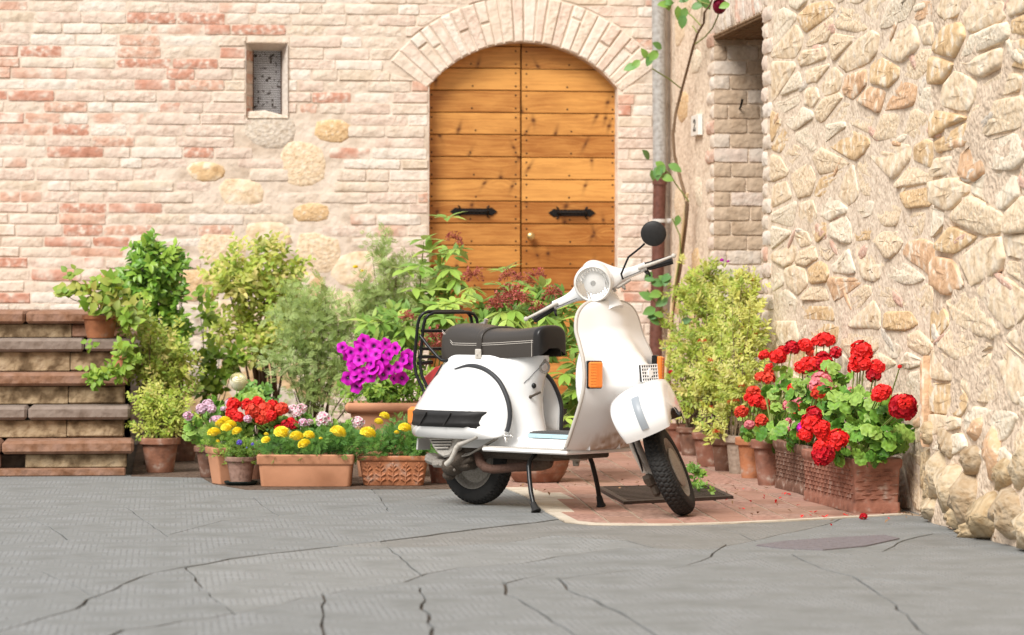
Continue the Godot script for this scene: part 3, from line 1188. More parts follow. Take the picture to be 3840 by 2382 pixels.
	# boulders at the foot
	for q in [[7.0, 0.15, 0.14, 0.17, 0.06, "boulder0", 0.1], [7.30, 0.2, 0.12, 0.11, 0.07, "boulder1", 0.3], [7.52, 0.16, 0.13, 0.12, 0.09, "boulder1", 0.2], [7.80, 0.12, 0.14, 0.12, 0.10, "boulder2", -0.5], [8.12, 0.09, 0.15, 0.10, 0.11, "boulder0", 0.4], [7.84, 0.29, 0.12, 0.07, 0.06, "boulder2", 0.3], [8.14, 0.32, 0.12, 0.10, 0.045, "orange1", -0.7], [7.9, 0.41, 0.10, 0.05, 0.04, "orange1", 0.3], [7.64, 0.05, 0.08, 0.06, 0.07, "boulder0", 0.0], [7.98, 0.02, 0.10, 0.05, 0.11, "boulder0", 0.2], [8.42, 0.12, 0.15, 0.11, 0.09, "boulder2", 0.1], [8.72, 0.08, 0.15, 0.10, 0.09, "boulder1", 0.0], [7.22, 0.06, 0.09, 0.06, 0.07, "boulder1", 0.3], [8.3, 0.26, 0.12, 0.07, 0.05, "boulder0", 0.2], [7.42, 0.33, 0.13, 0.06, 0.04, "boulder2", -0.2], [8.55, 0.3, 0.13, 0.09, 0.05, "boulder1", 0.3], [7.12, 0.36, 0.08, 0.05, 0.04, "boulder0", 0.0]]:
		put.call(q[0], q[1], q[2], q[3], q[4], q[5], q[6])
	# upright tile in the seam between the two stretches
	var tl := MB.new()
	tl.X = Transform3D(RB, Vector3.ZERO)
	tl.prism(PackedVector2Array([Vector2(7.0, 0.33), Vector2(7.03, 0.3), Vector2(7.055, 0.5), Vector2(7.04, 0.68), Vector2(7.0, 0.66)]), -0.02, 0.055, 0.006)
	part("tile", tl, M.stone_orange0, w)
	# brick quoins at the near edge of the doorway, and the far edge
	for edge in [[3.18, 1.0], [1.669, -1.0]]:
		var yy := 0.0
		var k := 0
		while yy < 3.0:
			var l: float = (0.13 if k % 2 else 0.25) * R(0.85, 1.15)
			if yy > 2.4 and edge[1] < 0: break
			var zc: float = edge[0] + edge[1] * l / 2
			part("brick", pick(brick_meshes), M["brick_%s%d" % [pick(["pink", "cream", "pink", "salmon", "pale", "cream"]), rng.randi() % 3]], w, Transform3D(RB * Basis.from_scale(Vector3(l, 0.078, 0.024)), Vector3(-R(0.0, 0.006), yy + 0.04, zc)))
			yy += 0.0853
			k += 1
	# soldier course over the doorway
	var zs := 1.5
	while zs < 3.16:
		part("lintel_brick", pick(brick_meshes), M["brick_%s%d" % [pick(["pink", "cream", "pale", "tan", "pink", "salmon"]), rng.randi() % 3]], w, Transform3D(RB * Basis(Vector3(0, 0, 1), PI / 2) * Basis.from_scale(Vector3(0.27, 0.066, 0.022)), Vector3(-0.002, 2.592, zs + 0.033)))
		zs += 0.072
	# far jamb of the doorway: courses facing the street
	var yj := 0.0
	var kk := 0
	while yj < 2.43:
		var x := (-0.1 if kk % 2 else 0.0) - 0.005
		while x < 0.5:
			var x0 := maxf(x, 0.004)
			var x1 := minf(x + 0.2 * R(0.9, 1.1), 0.54)
			if x1 - x0 > 0.03:
				part("jamb_brick", pick(brick_meshes), M.jamb if rng.randf() < 0.6 else M["brick_%s%d" % [pick(["tan", "cream", "pink"]), rng.randi() % 2]], w, Transform3D(Basis.from_scale(Vector3(x1 - x0, 0.08, 0.008)), Vector3((x0 + x1) / 2, yj + 0.042, 1.669 + 0.012)))
			x = x1 + 0.009
		yj += 0.0853
		kk += 1
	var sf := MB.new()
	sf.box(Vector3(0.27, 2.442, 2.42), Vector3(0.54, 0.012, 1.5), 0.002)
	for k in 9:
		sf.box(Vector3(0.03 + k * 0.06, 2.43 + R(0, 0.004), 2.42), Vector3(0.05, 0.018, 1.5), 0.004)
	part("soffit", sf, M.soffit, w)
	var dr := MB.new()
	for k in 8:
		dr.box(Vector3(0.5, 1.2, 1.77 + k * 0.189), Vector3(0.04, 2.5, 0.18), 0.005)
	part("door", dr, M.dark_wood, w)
	var nl := MB.new()
	nl.tube([Vector3(0.155, 2.02, 1.68), Vector3(0.155, 2.03, 1.72), Vector3(0.16, 2.07, 1.745)], [0.006, 0.006, 0.008], 6)
	part("spike", nl, M.iron, w)


func pipe_and_plate() -> void:
	var d := thing("downpipe", "drainpipe with peeling zinc upper half and brown iron lower half in the wall corner", "drainpipe")
	var b := MB.new()
	b.tube([Vector3(-0.078, 3.1471, 0.1), Vector3(-0.078, 2.8006, 0.1), Vector3(-0.0699, 1.7131, 0.1), Vector3(-0.0699, 1.6677, 0.1)], 0.043, 16)
	part("upper_pipe", b, M.zinc, d)
	var c := MB.new()
	c.tube([Vector3(-0.0699, 1.7131, 0.1), Vector3(-0.0699, 1.6278, 0.1)], 0.047, 16)
	c.tube([Vector3(-0.0699, 1.6384, 0.1), Vector3(-0.0806, 1.1479, 0.1), Vector3(-0.0941, 0.6681, 0.1), Vector3(-0.0968, 0.0285, 0.1)], 0.041, 16)
	part("lower_pipe", c, M.rust_pipe, d)
	var e := MB.new()
	var p: Vector3 = Vector3(-0.0726, 1.3985, 0.1)
	e.X = Transform3D(Basis(), p)
	e.lathe([Vector2(0.042, -0.011), Vector2(0.046, -0.011), Vector2(0.046, 0.011), Vector2(0.042, 0.011)], 20)
	e.box(Vector3(0.06, 0, 0), Vector3(0.04, 0.03, 0.012), 0.004)
	e.ball(Vector3(0.068, 0, 0.008), Vector3(0.008, 0.008, 0.006), 8, 4)
	part("clamp", e, mat("clamp", lin(0.55, 0.53, 0.5), 0.45), d)
	var pl := thing("house_number", "small white house number plate with a black 2 by the doorway", "sign", Vector3(0, 1.9499, 1.1237))
	var q := MB.new()
	q.X = Transform3D(RB, Vector3(-0.012, 0, 0))
	q.prism(rect2(-0.13, -0.062, 0.13, 0.062), -0.02, 0.006, 0.003)
	part("plate", q, M.white_plate, pl)
	var tm := TextMesh.new()
	var f := SystemFont.new()
	f.font_names = PackedStringArray(["Droid Serif"])
	f.font_weight = 700
	tm.font = f
	tm.text = "2"
	tm.font_size = 64
	tm.pixel_size = 0.0016
	tm.depth = 0.002
	part("digit", tm, M.ink, pl, Transform3D(RB * Basis.from_scale(Vector3(1.7, 1, 1)), Vector3(-0.0195, 0, 0.0)))


func ground() -> void:
	rng.seed = 81
	var base := MB.new()
	base.X = Transform3D(GB, Vector3.ZERO)
	base.prism(rect2(-40, -45, 40, 35), -0.2, -0.010)
	var st := part("street", base, M.joint, self)
	st.set_meta("kind", "structure")
	st.set_meta("label", "street of worn grey chiselled paving slabs laid in diagonal rows")
	var terr := PackedVector2Array()
	for q in [Vector2(-1.5589, 4.7651), Vector2(-1.5377, 5.2151), Vector2(-1.5328, 5.6378), Vector2(-1.5588, 6.4633), Vector2(-1.5496, 7.0377), Vector2(-1.474, 7.1876), Vector2(-1.3449, 7.2483), Vector2(-1.1422, 7.2704), Vector2(-0.8721, 7.2064), Vector2(-0.5838, 7.071), Vector2(-0.2826, 6.9078), Vector2(-0.0551, 6.7817)]:
		terr.append(Vector2(q.x, -q.y))
	terr.append_array(PackedVector2Array([Vector2(0.0, -6.9), Vector2(0.0, 0.0), Vector2(-1.75, 0.0), Vector2(-1.6, -4.7)]))
	var bed := PackedVector2Array([Vector2(-1.75, 0), Vector2(-1.6, -4.7), Vector2(-1.57, -4.82), Vector2(-2.8, -4.78), Vector2(-2.95, -4.3), Vector2(-3.0, -3.75), Vector2(-3.36, -3.6), Vector2(-3.36, 0)])
	var keep: Array = Geometry2D.merge_polygons(terr, bed)
	# slabs: the paved area cut along its joints
	var joints := [
		[0.011, [Vector2(-3.7764, 11.4345), Vector2(-3.634, 11.0132), Vector2(-3.5231, 10.6487), Vector2(-3.4493, 10.4124), Vector2(-3.4155, 10.1319), Vector2(-3.3605, 9.9341), Vector2(-3.3163, 9.6535), Vector2(-3.2232, 9.2033), Vector2(-3.1226, 9.0183), Vector2(-2.9421, 8.6771), Vector2(-2.8126, 8.474), Vector2(-2.631, 8.2489), Vector2(-2.3885, 7.9793), Vector2(-2.1739, 7.6913), Vector2(-1.9573, 7.3644), Vector2(-1.7597, 7.1331), Vector2(-1.49, 6.7761)]],
		[0.006, [Vector2(-3.9323, 9.2683), Vector2(-3.4586, 8.8809), Vector2(-3.1454, 8.3071), Vector2(-2.9686, 8.056), Vector2(-2.7291, 7.7572), Vector2(-2.467, 7.3983), Vector2(-2.2219, 7.0827), Vector2(-1.945, 6.7265), Vector2(-1.5877, 5.9189)]],
		[0.007, [Vector2(-4.0653, 7.4207), Vector2(-3.8143, 7.5759), Vector2(-3.5159, 7.7337), Vector2(-3.3932, 7.91), Vector2(-3.1844, 7.6235), Vector2(-3.0469, 7.4451), Vector2(-2.6527, 6.8454), Vector2(-2.3675, 6.427), Vector2(-2.0457, 6.0083), Vector2(-1.5508, 5.2446)]],
		[0.006, [Vector2(-4.1061, 6.8537), Vector2(-3.866, 6.5912), Vector2(-3.4261, 6.1548), Vector2(-3.216, 5.9082), Vector2(-2.7496, 5.4166), Vector2(-2.3297, 4.7792)]],
		[0.005, [Vector2(-3.1617, 7.5193), Vector2(-2.951, 6.8128), Vector2(-2.7063, 6.4926), Vector2(-2.4399, 6.1019), Vector2(-2.0187, 5.4368), Vector2(-1.7138, 4.682)]],
		[0.006, [Vector2(-2.6188, 8.1532), Vector2(-2.2431, 8.2526), Vector2(-2.0544, 8.1557), Vector2(-1.9417, 8.0884), Vector2(-1.824, 7.9182), Vector2(-1.6984, 7.7218), Vector2(-1.4732, 7.3719), Vector2(-1.2839, 7.0667)]],
		[0.010, [Vector2(-1.9418, 8.028), Vector2(-1.7985, 8.223), Vector2(-1.7351, 8.3466), Vector2(-1.6483, 8.3753), Vector2(-1.4628, 8.357), Vector2(-1.3286, 8.4101), Vector2(-1.2059, 8.4618), Vector2(-0.9947, 8.1313), Vector2(-0.7914, 7.7778), Vector2(-0.5158, 7.2921), Vector2(-0.2797, 6.7318)]],
		[0.013, [Vector2(-3.4874, 11.7982), Vector2(-3.2862, 11.0181), Vector2(-3.0486, 10.7004), Vector2(-2.9009, 10.4596), Vector2(-2.7502, 10.1239), Vector2(-2.6587, 10.0106), Vector2(-2.5958, 9.8768), Vector2(-2.5061, 9.7711), Vector2(-2.4119, 9.6483), Vector2(-2.3552, 9.5024), Vector2(-2.3094, 9.3508), Vector2(-2.1911, 9.153), Vector2(-2.0404, 9.0356), Vector2(-1.9282, 8.9625), Vector2(-1.7838, 8.7139), Vector2(-1.6175, 8.4926), Vector2(-1.4342, 8.3019)]],
		[0.010, [Vector2(-2.6867, 9.9658), Vector2(-2.7238, 10.676), Vector2(-2.7811, 12.0536)]],
		[0.011, [Vector2(-2.5081, 9.6974), Vector2(-2.3511, 9.8605), Vector2(-2.2058, 9.8184), Vector2(-2.0908, 9.7429), Vector2(-2.0031, 9.5716), Vector2(-1.9159, 9.4254), Vector2(-1.8526, 9.4952)]],
		[0.013, [Vector2(-2.0884, 9.6686), Vector2(-2.1128, 10.0978), Vector2(-2.1005, 10.4324), Vector2(-2.0744, 10.7468), Vector2(-2.057, 11.0967), Vector2(-2.0397, 11.4214), Vector2(-2.0507, 12.1332)]],
		[0.009, [Vector2(-1.8909, 9.5992), Vector2(-1.7931, 9.4703), Vector2(-1.6345, 9.312), Vector2(-1.554, 9.2555), Vector2(-1.4606, 9.2327), Vector2(-1.3125, 9.081), Vector2(-1.0895, 8.8792), Vector2(-0.8771, 8.7585), Vector2(-0.7116, 8.7032), Vector2(-0.4033, 8.511), Vector2(-0.164, 8.3816), Vector2(0.3324, 8.174)]],
		[0.013, [Vector2(-1.8814, 9.5232), Vector2(-1.9013, 9.9525), Vector2(-1.8755, 10.2998), Vector2(-1.8486, 10.674), Vector2(-1.8379, 11.019), Vector2(-1.8396, 11.3911), Vector2(-1.8642, 12.1536)]],
		[0.009, [Vector2(-0.9313, 8.716), Vector2(-0.9556, 9.2878), Vector2(-0.9085, 9.5981), Vector2(-0.7894, 9.8102), Vector2(-0.6513, 10.0889), Vector2(-0.5333, 10.3386), Vector2(-0.3738, 10.7478)]],
		[0.006, [Vector2(-1.6966, 7.6791), Vector2(-1.5776, 7.8409), Vector2(-1.4313, 8.0022), Vector2(-1.3651, 8.4634)]],
		[0.005, [Vector2(-2.2338, 7.0579), Vector2(-2.1307, 7.1626), Vector2(-1.95, 7.4101)]],
		[0.005, [Vector2(-3.2742, 7.6769), Vector2(-3.1385, 7.9978), Vector2(-3.039, 8.2044)]], [0.005, [Vector2(-2.6929, 7.6559), Vector2(-2.6016, 7.956), Vector2(-2.5422, 8.181)]], [0.005, [Vector2(-3.3532, 5.948), Vector2(-3.2553, 6.8992), Vector2(-3.1699, 7.6462)]], [0.005, [Vector2(-2.7855, 5.3232), Vector2(-2.7362, 6.2035), Vector2(-2.7027, 6.5437)]], [0.005, [Vector2(-2.2034, 4.6948), Vector2(-2.201, 5.4169), Vector2(-2.2265, 6.3383)]], [0.006, [Vector2(-3.6094, 9.0641), Vector2(-3.4647, 9.6666), Vector2(-3.3882, 10.0948)]],
		[0.009, [Vector2(-3.1122, 8.9525), Vector2(-3.0632, 9.7828), Vector2(-2.9745, 10.6365)]], [0.006, [Vector2(-2.3766, 7.9196), Vector2(-2.3418, 8.7426), Vector2(-2.331, 9.443)]], [0.008, [Vector2(-0.9031, 9.5674), Vector2(-0.991, 10.5534), Vector2(-1.2012, 12.2259)]], [0.008, [Vector2(-1.3816, 9.1244), Vector2(-1.2503, 8.7901), Vector2(-1.0881, 8.2215)]], [0.006, [Vector2(-0.591, 8.6421), Vector2(-0.3887, 8.1159), Vector2(-0.1966, 7.7995), Vector2(0.3095, 7.6788)]], [0.006, [Vector2(-0.9692, 7.266), Vector2(-0.9481, 7.7175), Vector2(-0.96, 8.1351)]], [0.006, [Vector2(-3.7672, 6.4779), Vector2(-3.6397, 7.0901), Vector2(-3.5513, 7.771)]], [0.01, [Vector2(-2.3688, 9.8297), Vector2(-2.4117, 10.5256), Vector2(-2.4858, 12.0858)]]]
	var region := PackedVector2Array([Vector2(-7, -3.42), Vector2(-3.3, -3.42), Vector2(-3.3, -3.3), Vector2(0.3, -3.3), Vector2(0.3, -17), Vector2(-9, -17), Vector2(-9, -3.42)])
	var ps: Array = [region]
	for k in keep:
		var nx := []
		for q in ps:
			nx.append_array(Geometry2D.clip_polygons(q, k))
		ps = nx
	for jt in joints:
		# a joint wanders a little between its corners and varies in width
		var left := PackedVector2Array()
		var right := PackedVector2Array()
		var line := []
		var pl: Array = jt[1]
		for k in pl.size() - 1:
			var n: int = maxi(1, int(pl[k].distance_to(pl[k + 1]) / 0.13))
			for i in n:
				line.append((pl[k] as Vector2).lerp(pl[k + 1], float(i) / n) + Vector2(R(-1, 1), R(-1, 1)) * (jt[0] * 0.9))
		line.append(pl[pl.size() - 1])
		for k in line.size():
			var d: Vector2 = (line[mini(k + 1, line.size() - 1)] - line[maxi(k - 1, 0)]).normalized()
			var wd: float = jt[0] * R(0.2, 0.62)
			left.append(Vector2(line[k].x - d.y * wd, -(line[k].y + d.x * wd)))
			right.append(Vector2(line[k].x + d.y * wd, -(line[k].y - d.x * wd)))
		right.reverse()
		left.append_array(right)
		var nx := []
		for q in ps:
			var got: Array = Geometry2D.clip_polygons(q, left)
			var hole := false
			for g in got:
				if Geometry2D.is_polygon_clockwise(g) != Geometry2D.is_polygon_clockwise(q): hole = true
			if hole:
				nx.append(q)
			else:
				nx.append_array(got)
		ps = nx
	for q in ps:
		if area(q) < 0.003:
			continue
		var pb := MB.new()
		pb.X = Transform3D(GB, Vector3(0, R(-0.004, 0.0), 0))
		pb.prism(q, -0.03, 0.0, 0.0015)
		part("slab", pb, M["slab%d" % (rng.randi() % 5)], st)
	# worn patch of asphalt set in the slabs
	var pt := MB.new()
	pt.X = Transform3D(GB, Vector3.ZERO)
	var po := PackedVector2Array()
	for q in [Vector2(-0.9967, 8.3301), Vector2(-0.8495, 8.1471), Vector2(-0.6053, 7.9888), Vector2(-0.4134, 7.9045), Vector2(-0.392, 8.0744), Vector2(-0.6016, 8.4122), Vector2(-0.7918, 8.5638), Vector2(-0.9296, 8.4728)]:
		po.append(Vector2(q.x, -q.y))
	pt.prism(po, -0.01, 0.0045, 0.001)
	part("asphalt_patch", pt, M.patch, st)
	# terrace: light joints, terracotta tiles, pale lime edge
	var tb := MB.new()
	tb.X = Transform3D(GB, Vector3.ZERO)
	tb.prism(terr, -0.03, -0.002)
	var te := part("terrace", tb, M.tile_joint, self)
	te.set_meta("kind", "structure")
	te.set_meta("label", "small terrace of red terracotta tiles with pale joints")
	var eb := MB.new()
	eb.X = Transform3D(GB, Vector3.ZERO)
	var inner := Geometry2D.offset_polygon(terr, -0.05)[0]
	for k in 11:
		var a := terr[k]
		var b2 := terr[k + 1]
		var n := (b2 - a).normalized()
		var s2 := Vector2(-n.y, n.x) * (0.055 if k > 2 else 0.2 if k == 1 else 0.12)
		if Geometry2D.is_point_in_polygon(a + (b2 - a) * 0.5 - s2, terr):
			s2 = -s2
		eb.prism(PackedVector2Array([a, b2, b2 + s2 + n * 0.01, a + s2 - n * 0.01]), -0.01, 0.0035 + 0.0004 * (k % 2))
	part("lime_edge", eb, M.lime, te)
	var ang := -0.045
	var tu := Vector2(cos(ang), sin(ang))
	var tv := Vector2(-tu.y, tu.x)
	for i in range(-2, 13):
		var sh := 0.145 if i % 2 else 0.0
		for j in range(0, 26):
			var o := PackedVector2Array()
			var bx := i * 0.152
			var by := j * 0.30 + sh
			for q in [[0.006, 0.006], [0.146, 0.006], [0.146, 0.294], [0.006, 0.294]]:
				o.append(Vector2(-1.85, -7.5) + tu * (bx + q[0] + R(-0.002, 0.002)) + tv * (by + q[1] + R(-0.002, 0.002)))
			for q in Geometry2D.intersect_polygons(o, inner):
				if area(q) < 0.002:
					continue
				var pb := MB.new()
				pb.X = Transform3D(GB, Vector3(0, R(-0.001, 0.001), 0))
				pb.prism(q, -0.03, 0.002, 0.002)
				part("tile", pb, M["tile%d" % (rng.randi() % 6)], te)
	var be := MB.new()
	be.X = Transform3D(GB, Vector3.ZERO)
	be.prism(bed, -0.03, 0.001)
	var bo := part("planting_bed", be, M.earth, self)
	bo.set_meta("kind", "structure")
	bo.set_meta("label", "strip of bare brown earth between the stairs and the terrace")
	# drain grate
	var g := thing("drain_grate", "dark iron drain grate sunk in the terrace behind the front wheel", "grate")
	var A: Vector3 = Vector3(-1.1334, 0, 4.9421)
	var B: Vector3 = Vector3(-1.1623, 0, 6.0492)
	var C := Vector3(-0.61, 0, 5.72)
	var D := Vector3(-0.57, 0, 4.8)
	var q4 := func(s: float, t: float, y: float) -> Vector3:
		return A.lerp(D, s).lerp(B.lerp(C, s), t) + Vector3(0, y, 0)
	var well := MB.new()
	well.poly([q4.call(0, 0, 0.0045), q4.call(1, 0, 0.0045), q4.call(1, 1, 0.0045), q4.call(0, 1, 0.0045)], Vector3.UP)
	part("well", well, M.gap, g)
	var frm := MB.new()
	for e in [[0.0, 0.0, 0.05, 1.0], [0.95, 0.0, 1.0, 1.0], [0.0502, 0.0, 0.9498, 0.03], [0.0502, 0.96, 0.9498, 1.0]]:
		frm.poly([q4.call(e[0], e[1], 0.016), q4.call(e[2], e[1], 0.016), q4.call(e[2], e[3], 0.016), q4.call(e[0], e[3], 0.016)], Vector3.UP)
		for s in [[e[0], e[1], e[2], e[1]], [e[0], e[3], e[2], e[3]], [e[0], e[1], e[0], e[3]], [e[2], e[1], e[2], e[3]]]:
			frm.poly([q4.call(s[0], s[1], 0.0), q4.call(s[2], s[3], 0.0), q4.call(s[2], s[3], 0.016), q4.call(s[0], s[1], 0.016)], Vector3.FORWARD)
	part("frame", frm, M.grate, g)
	for k in 11:
		var t := 0.06 + 0.082 * k
		var br := MB.new()
		br.poly([q4.call(0.051, t, 0.014), q4.call(0.949, t, 0.014), q4.call(0.949, t + 0.042, 0.014), q4.call(0.051, t + 0.042, 0.014)], Vector3.UP)
		br.poly([q4.call(0.051, t + 0.042, 0.004), q4.call(0.949, t + 0.042, 0.004), q4.call(0.949, t + 0.042, 0.014), q4.call(0.051, t + 0.042, 0.014)], Vector3.BACK)
		part("bar", br, M.grate, g)


func stairs() -> void:
	var s := thing("stone_stairs", "worn stone and brick steps climbing along the house wall", "stairs")
	rng.seed = 91
	var hs := [0.185, 0.349, 0.517, 0.695, 0.842]
	var tm := ["stair_red", "stair_grey", "stair_red", "stair_grey", "stair_red"]
	for k in 5:
		var zf := 3.55 - 0.3 * k
		var y0: float = 0.0 if k == 0 else hs[k - 1]
		var y1: float = hs[k]
		var xr: float = [-3.345, -3.365, -3.385, -3.36, -3.4][k]
		var zb := 0.0
		# treads in two or three slabs
		var xs: Array = [[-5.2, -4.02, xr], [-5.2, -3.9, xr], [-5.2, -4.3, xr], [-5.2, -4.1, -3.62, xr], [-5.2, -3.95, xr]][k]
		for i in xs.size() - 1:
			var b := MB.new()
			var dep := 0.36 if k < 4 else 2.3
			b.box(Vector3((xs[i] + xs[i + 1]) / 2, y1 - 0.036, zf + 0.035 - dep / 2), Vector3(xs[i + 1] - xs[i] - 0.006, 0.07 + R(-0.004, 0.0), dep), 0.014)
			part("tread", b, M[tm[k]] if i == 0 or k % 2 else M.stair_red, s)
		# risers
		var rs: Array = [[-5.2, -4.025], [-3.9, -3.385]] if k == 0 else [[-5.2, -4.0 + R(-0.2, 0.2), 0.0], [-3.4, -3.4]]
		if k == 0:
			for q in rs:
				var b := MB.new()
				b.box(Vector3((q[0] + q[1]) / 2, 0.078, zf - 0.07), Vector3(q[1] - q[0], 0.072, 0.12), 0.006)
				part("riser", b, M.stair_tan if q[0] > -4 else M.stair_red, s)
			var p := MB.new()
			p.box(Vector3(-4.29, 0.02, zf - 0.065), Vector3(1.8, 0.042, 0.13), 0.006)
			part("plinth", p, M.stair_red, s)
		else:
			var b := MB.new()
			b.box(Vector3((-5.2 - 3.4) / 2 - 0.15, (y0 + y1 - 0.072) / 2, zf - 0.07), Vector3(1.5, y1 - y0 - 0.073, 0.12), 0.004)
			part("riser", b, M.stair_tan, s)
			var c := MB.new()
			c.box(Vector3(-3.55, (y0 + y1 - 0.072) / 2, zf - 0.066), Vector3(0.295, y1 - y0 - 0.075, 0.12), 0.008)
			part("riser", c, M.stair_tan if k < 4 else M.stair_red, s)
	var body := MB.new()
	for k in 5:
		body.box(Vector3(-4.3, hs[k] / 2 - 0.04, (3.55 - 0.3 * k - 0.14) / 2 + 0.02), Vector3(1.79, hs[k] - 0.085, 3.55 - 0.3 * k - 0.16), 0.0)
	part("core", body, mat("core", lin(0.2, 0.15, 0.11), 0.95, T.dirt, 1.0), s)


# ---------------------------------------------------------------- scooter
# own axes: x forward, y up, z to the rider's right; origin under the rear axle
const BODY := [[0.262, 0.46, -0.06, 0.175], [0.30, 0.41, -0.12, 0.165], [0.34, 0.39, -0.2, 0.165], [0.40, 0.372, -0.25, 0.172], [0.48, 0.362, -0.255, 0.174], [0.55, 0.375, -0.205, 0.172], [0.61, 0.398, -0.155, 0.162], [0.65, 0.415, -0.125, 0.148], [0.668, 0.415, -0.125, 0.138]]
const COWL := [[0.01, 0.60, 0.165], [0.11, 0.618, 0.165], [0.206, 0.603, 0.165], [0.284, 0.558, 0.165], [0.33, 0.497, 0.165], [0.352, 0.438, 0.165], [0.352, 0.381, 0.165], [0.335, 0.325, 0.18], [0.27, 0.306, 0.235], [0.12, 0.304, 0.258], [-0.08, 0.304, 0.245], [-0.2, 0.304, 0.19], [-0.282, 0.32, 0.125], [-0.298, 0.36, 0.10], [-0.28, 0.425, 0.10], [-0.222, 0.49, 0.105], [-0.157, 0.55, 0.125], [-0.085, 0.585, 0.15]]
const SHIELD := [[0.66, 0.262, 0.20], [0.71, 0.268, 0.213], [0.738, 0.29, 0.22], [0.766, 0.338, 0.225], [0.789, 0.386, 0.228], [0.818, 0.45, 0.23], [0.839, 0.51, 0.23], [0.848, 0.56, 0.229], [0.848, 0.61, 0.227], [0.838, 0.66, 0.224], [0.822, 0.70, 0.22], [0.802, 0.74, 0.213], [0.787, 0.775, 0.211], [0.78, 0.81, 0.205], [0.776, 0.84, 0.195], [0.774, 0.865, 0.178], [0.773, 0.885, 0.152], [0.772, 0.9, 0.112], [0.772, 0.908, 0.045]]


func body_row(y: float) -> Array:
	var k := 0
	while k < BODY.size() - 2 and y > BODY[k + 1][0]:
		k += 1
	var t := clampf((y - BODY[k][0]) / (BODY[k + 1][0] - BODY[k][0]), 0, 1)
	return [lerpf(BODY[k][1], BODY[k + 1][1], t), lerpf(BODY[k][2], BODY[k + 1][2], t), lerpf(BODY[k][3], BODY[k + 1][3], t)]


func body_pt(y: float, an: float) -> Vector3:
	var q := body_row(y)
	var c := cos(an)
	var x: float = 0.03 + (q[0] - 0.03) * c if c > 0 else 0.03 + (0.03 - q[1]) * signf(c) * pow(absf(c), 0.8)
	return Vector3(x, y, q[2] * sin(an))


func cowl_c() -> Vector3:
	return Vector3(0.05, 0.425, 0)


func cowl_pt(k: float, r: float) -> Vector3:
	var n := COWL.size()
	var i := int(floor(k)) % n
	var f: float = k - floor(k)
	var o := Vector3.ZERO
	var pts := []
	for d in [-1, 0, 1, 2]:
		var q: Array = COWL[(i + d + n) % n]
		pts.append(Vector3(q[0], q[1], q[2]))
	o = pts[1].cubic_interpolate(pts[2], pts[0], pts[3], f)
	var c := cowl_c()
	var z := o.z + (0.288 - o.z) * (1.0 - pow(r, 2.5 if o.z < 0.16 else 3.2 if o.z < 0.2 else 4.5))
	return Vector3(lerpf(c.x, o.x, r), lerpf(c.y, o.y, r), z)


func cowl_z(x: float, y: float) -> float:
	var c := cowl_c()
	var d := Vector2(x - c.x, y - c.y)
	var best := 1e9
	var res := 0.2
	for k in 180:
		var o := cowl_pt(k * 0.1, 1.0)
		var e := Vector2(o.x - c.x, o.y - c.y)
		var da := absf(d.angle_to(e))
		if da < best:
			best = da
			res = cowl_pt(k * 0.1, minf(1.0, d.length() / e.length())).z
	return res


func smooth_row(tab: Array, n: int) -> Array:
	var o := []
	for i in n:
		var f := float(i) / (n - 1) * (tab.size() - 1)
		var k := mini(int(floor(f)), tab.size() - 2)
		var t := f - k
		var a: Array = tab[maxi(k - 1, 0)]
		var b: Array = tab[k]
		var c: Array = tab[k + 1]
		var d: Array = tab[mini(k + 2, tab.size() - 1)]
		var q := []
		for j in b.size():
			q.append(cubic_interpolate(b[j], c[j], a[j], d[j], t))
		o.append(q)
	return o


func shield_pt(q: Array, u: float, back: float) -> Vector3:
	var z: float = q[2] * u
	var y: float = q[1]
	var horn := 0.0
	for h in [[0.52, 0.05], [0.56, 0.125], [0.59, 0.137], [0.62, 0.125], [0.66, 0.088], [0.70, 0.056], [0.75, 0.032], [0.80, 0.018], [0.90, 0.006]]:
		pass
	var ht := [[0.25, 0.0], [0.42, 0.012], [0.50, 0.045], [0.555, 0.122], [0.59, 0.137], [0.625, 0.12], [0.66, 0.088], [0.70, 0.056], [0.75, 0.033], [0.80, 0.02], [0.92, 0.006]]
	for k in ht.size() - 1:
		if y >= ht[k][0] and y <= ht[k + 1][0]:
			horn = lerpf(ht[k][1], ht[k + 1][1], smoothstep(0.0, 1.0, (y - ht[k][0]) / (ht[k + 1][0] - ht[k][0])))
	var wz := 0.095 + 0.02 * clampf((0.75 - y) / 0.2, 0, 1)
	var flat := 0.024 * (1.0 - u * u)
	var lip := 0.0 if y > 0.3 else 0.0
	return Vector3(q[0] + flat + (horn * exp(-pow(absf(z) / wz, 2.6)) if back == 0.0 else 0.0) - back + lip, y, z)


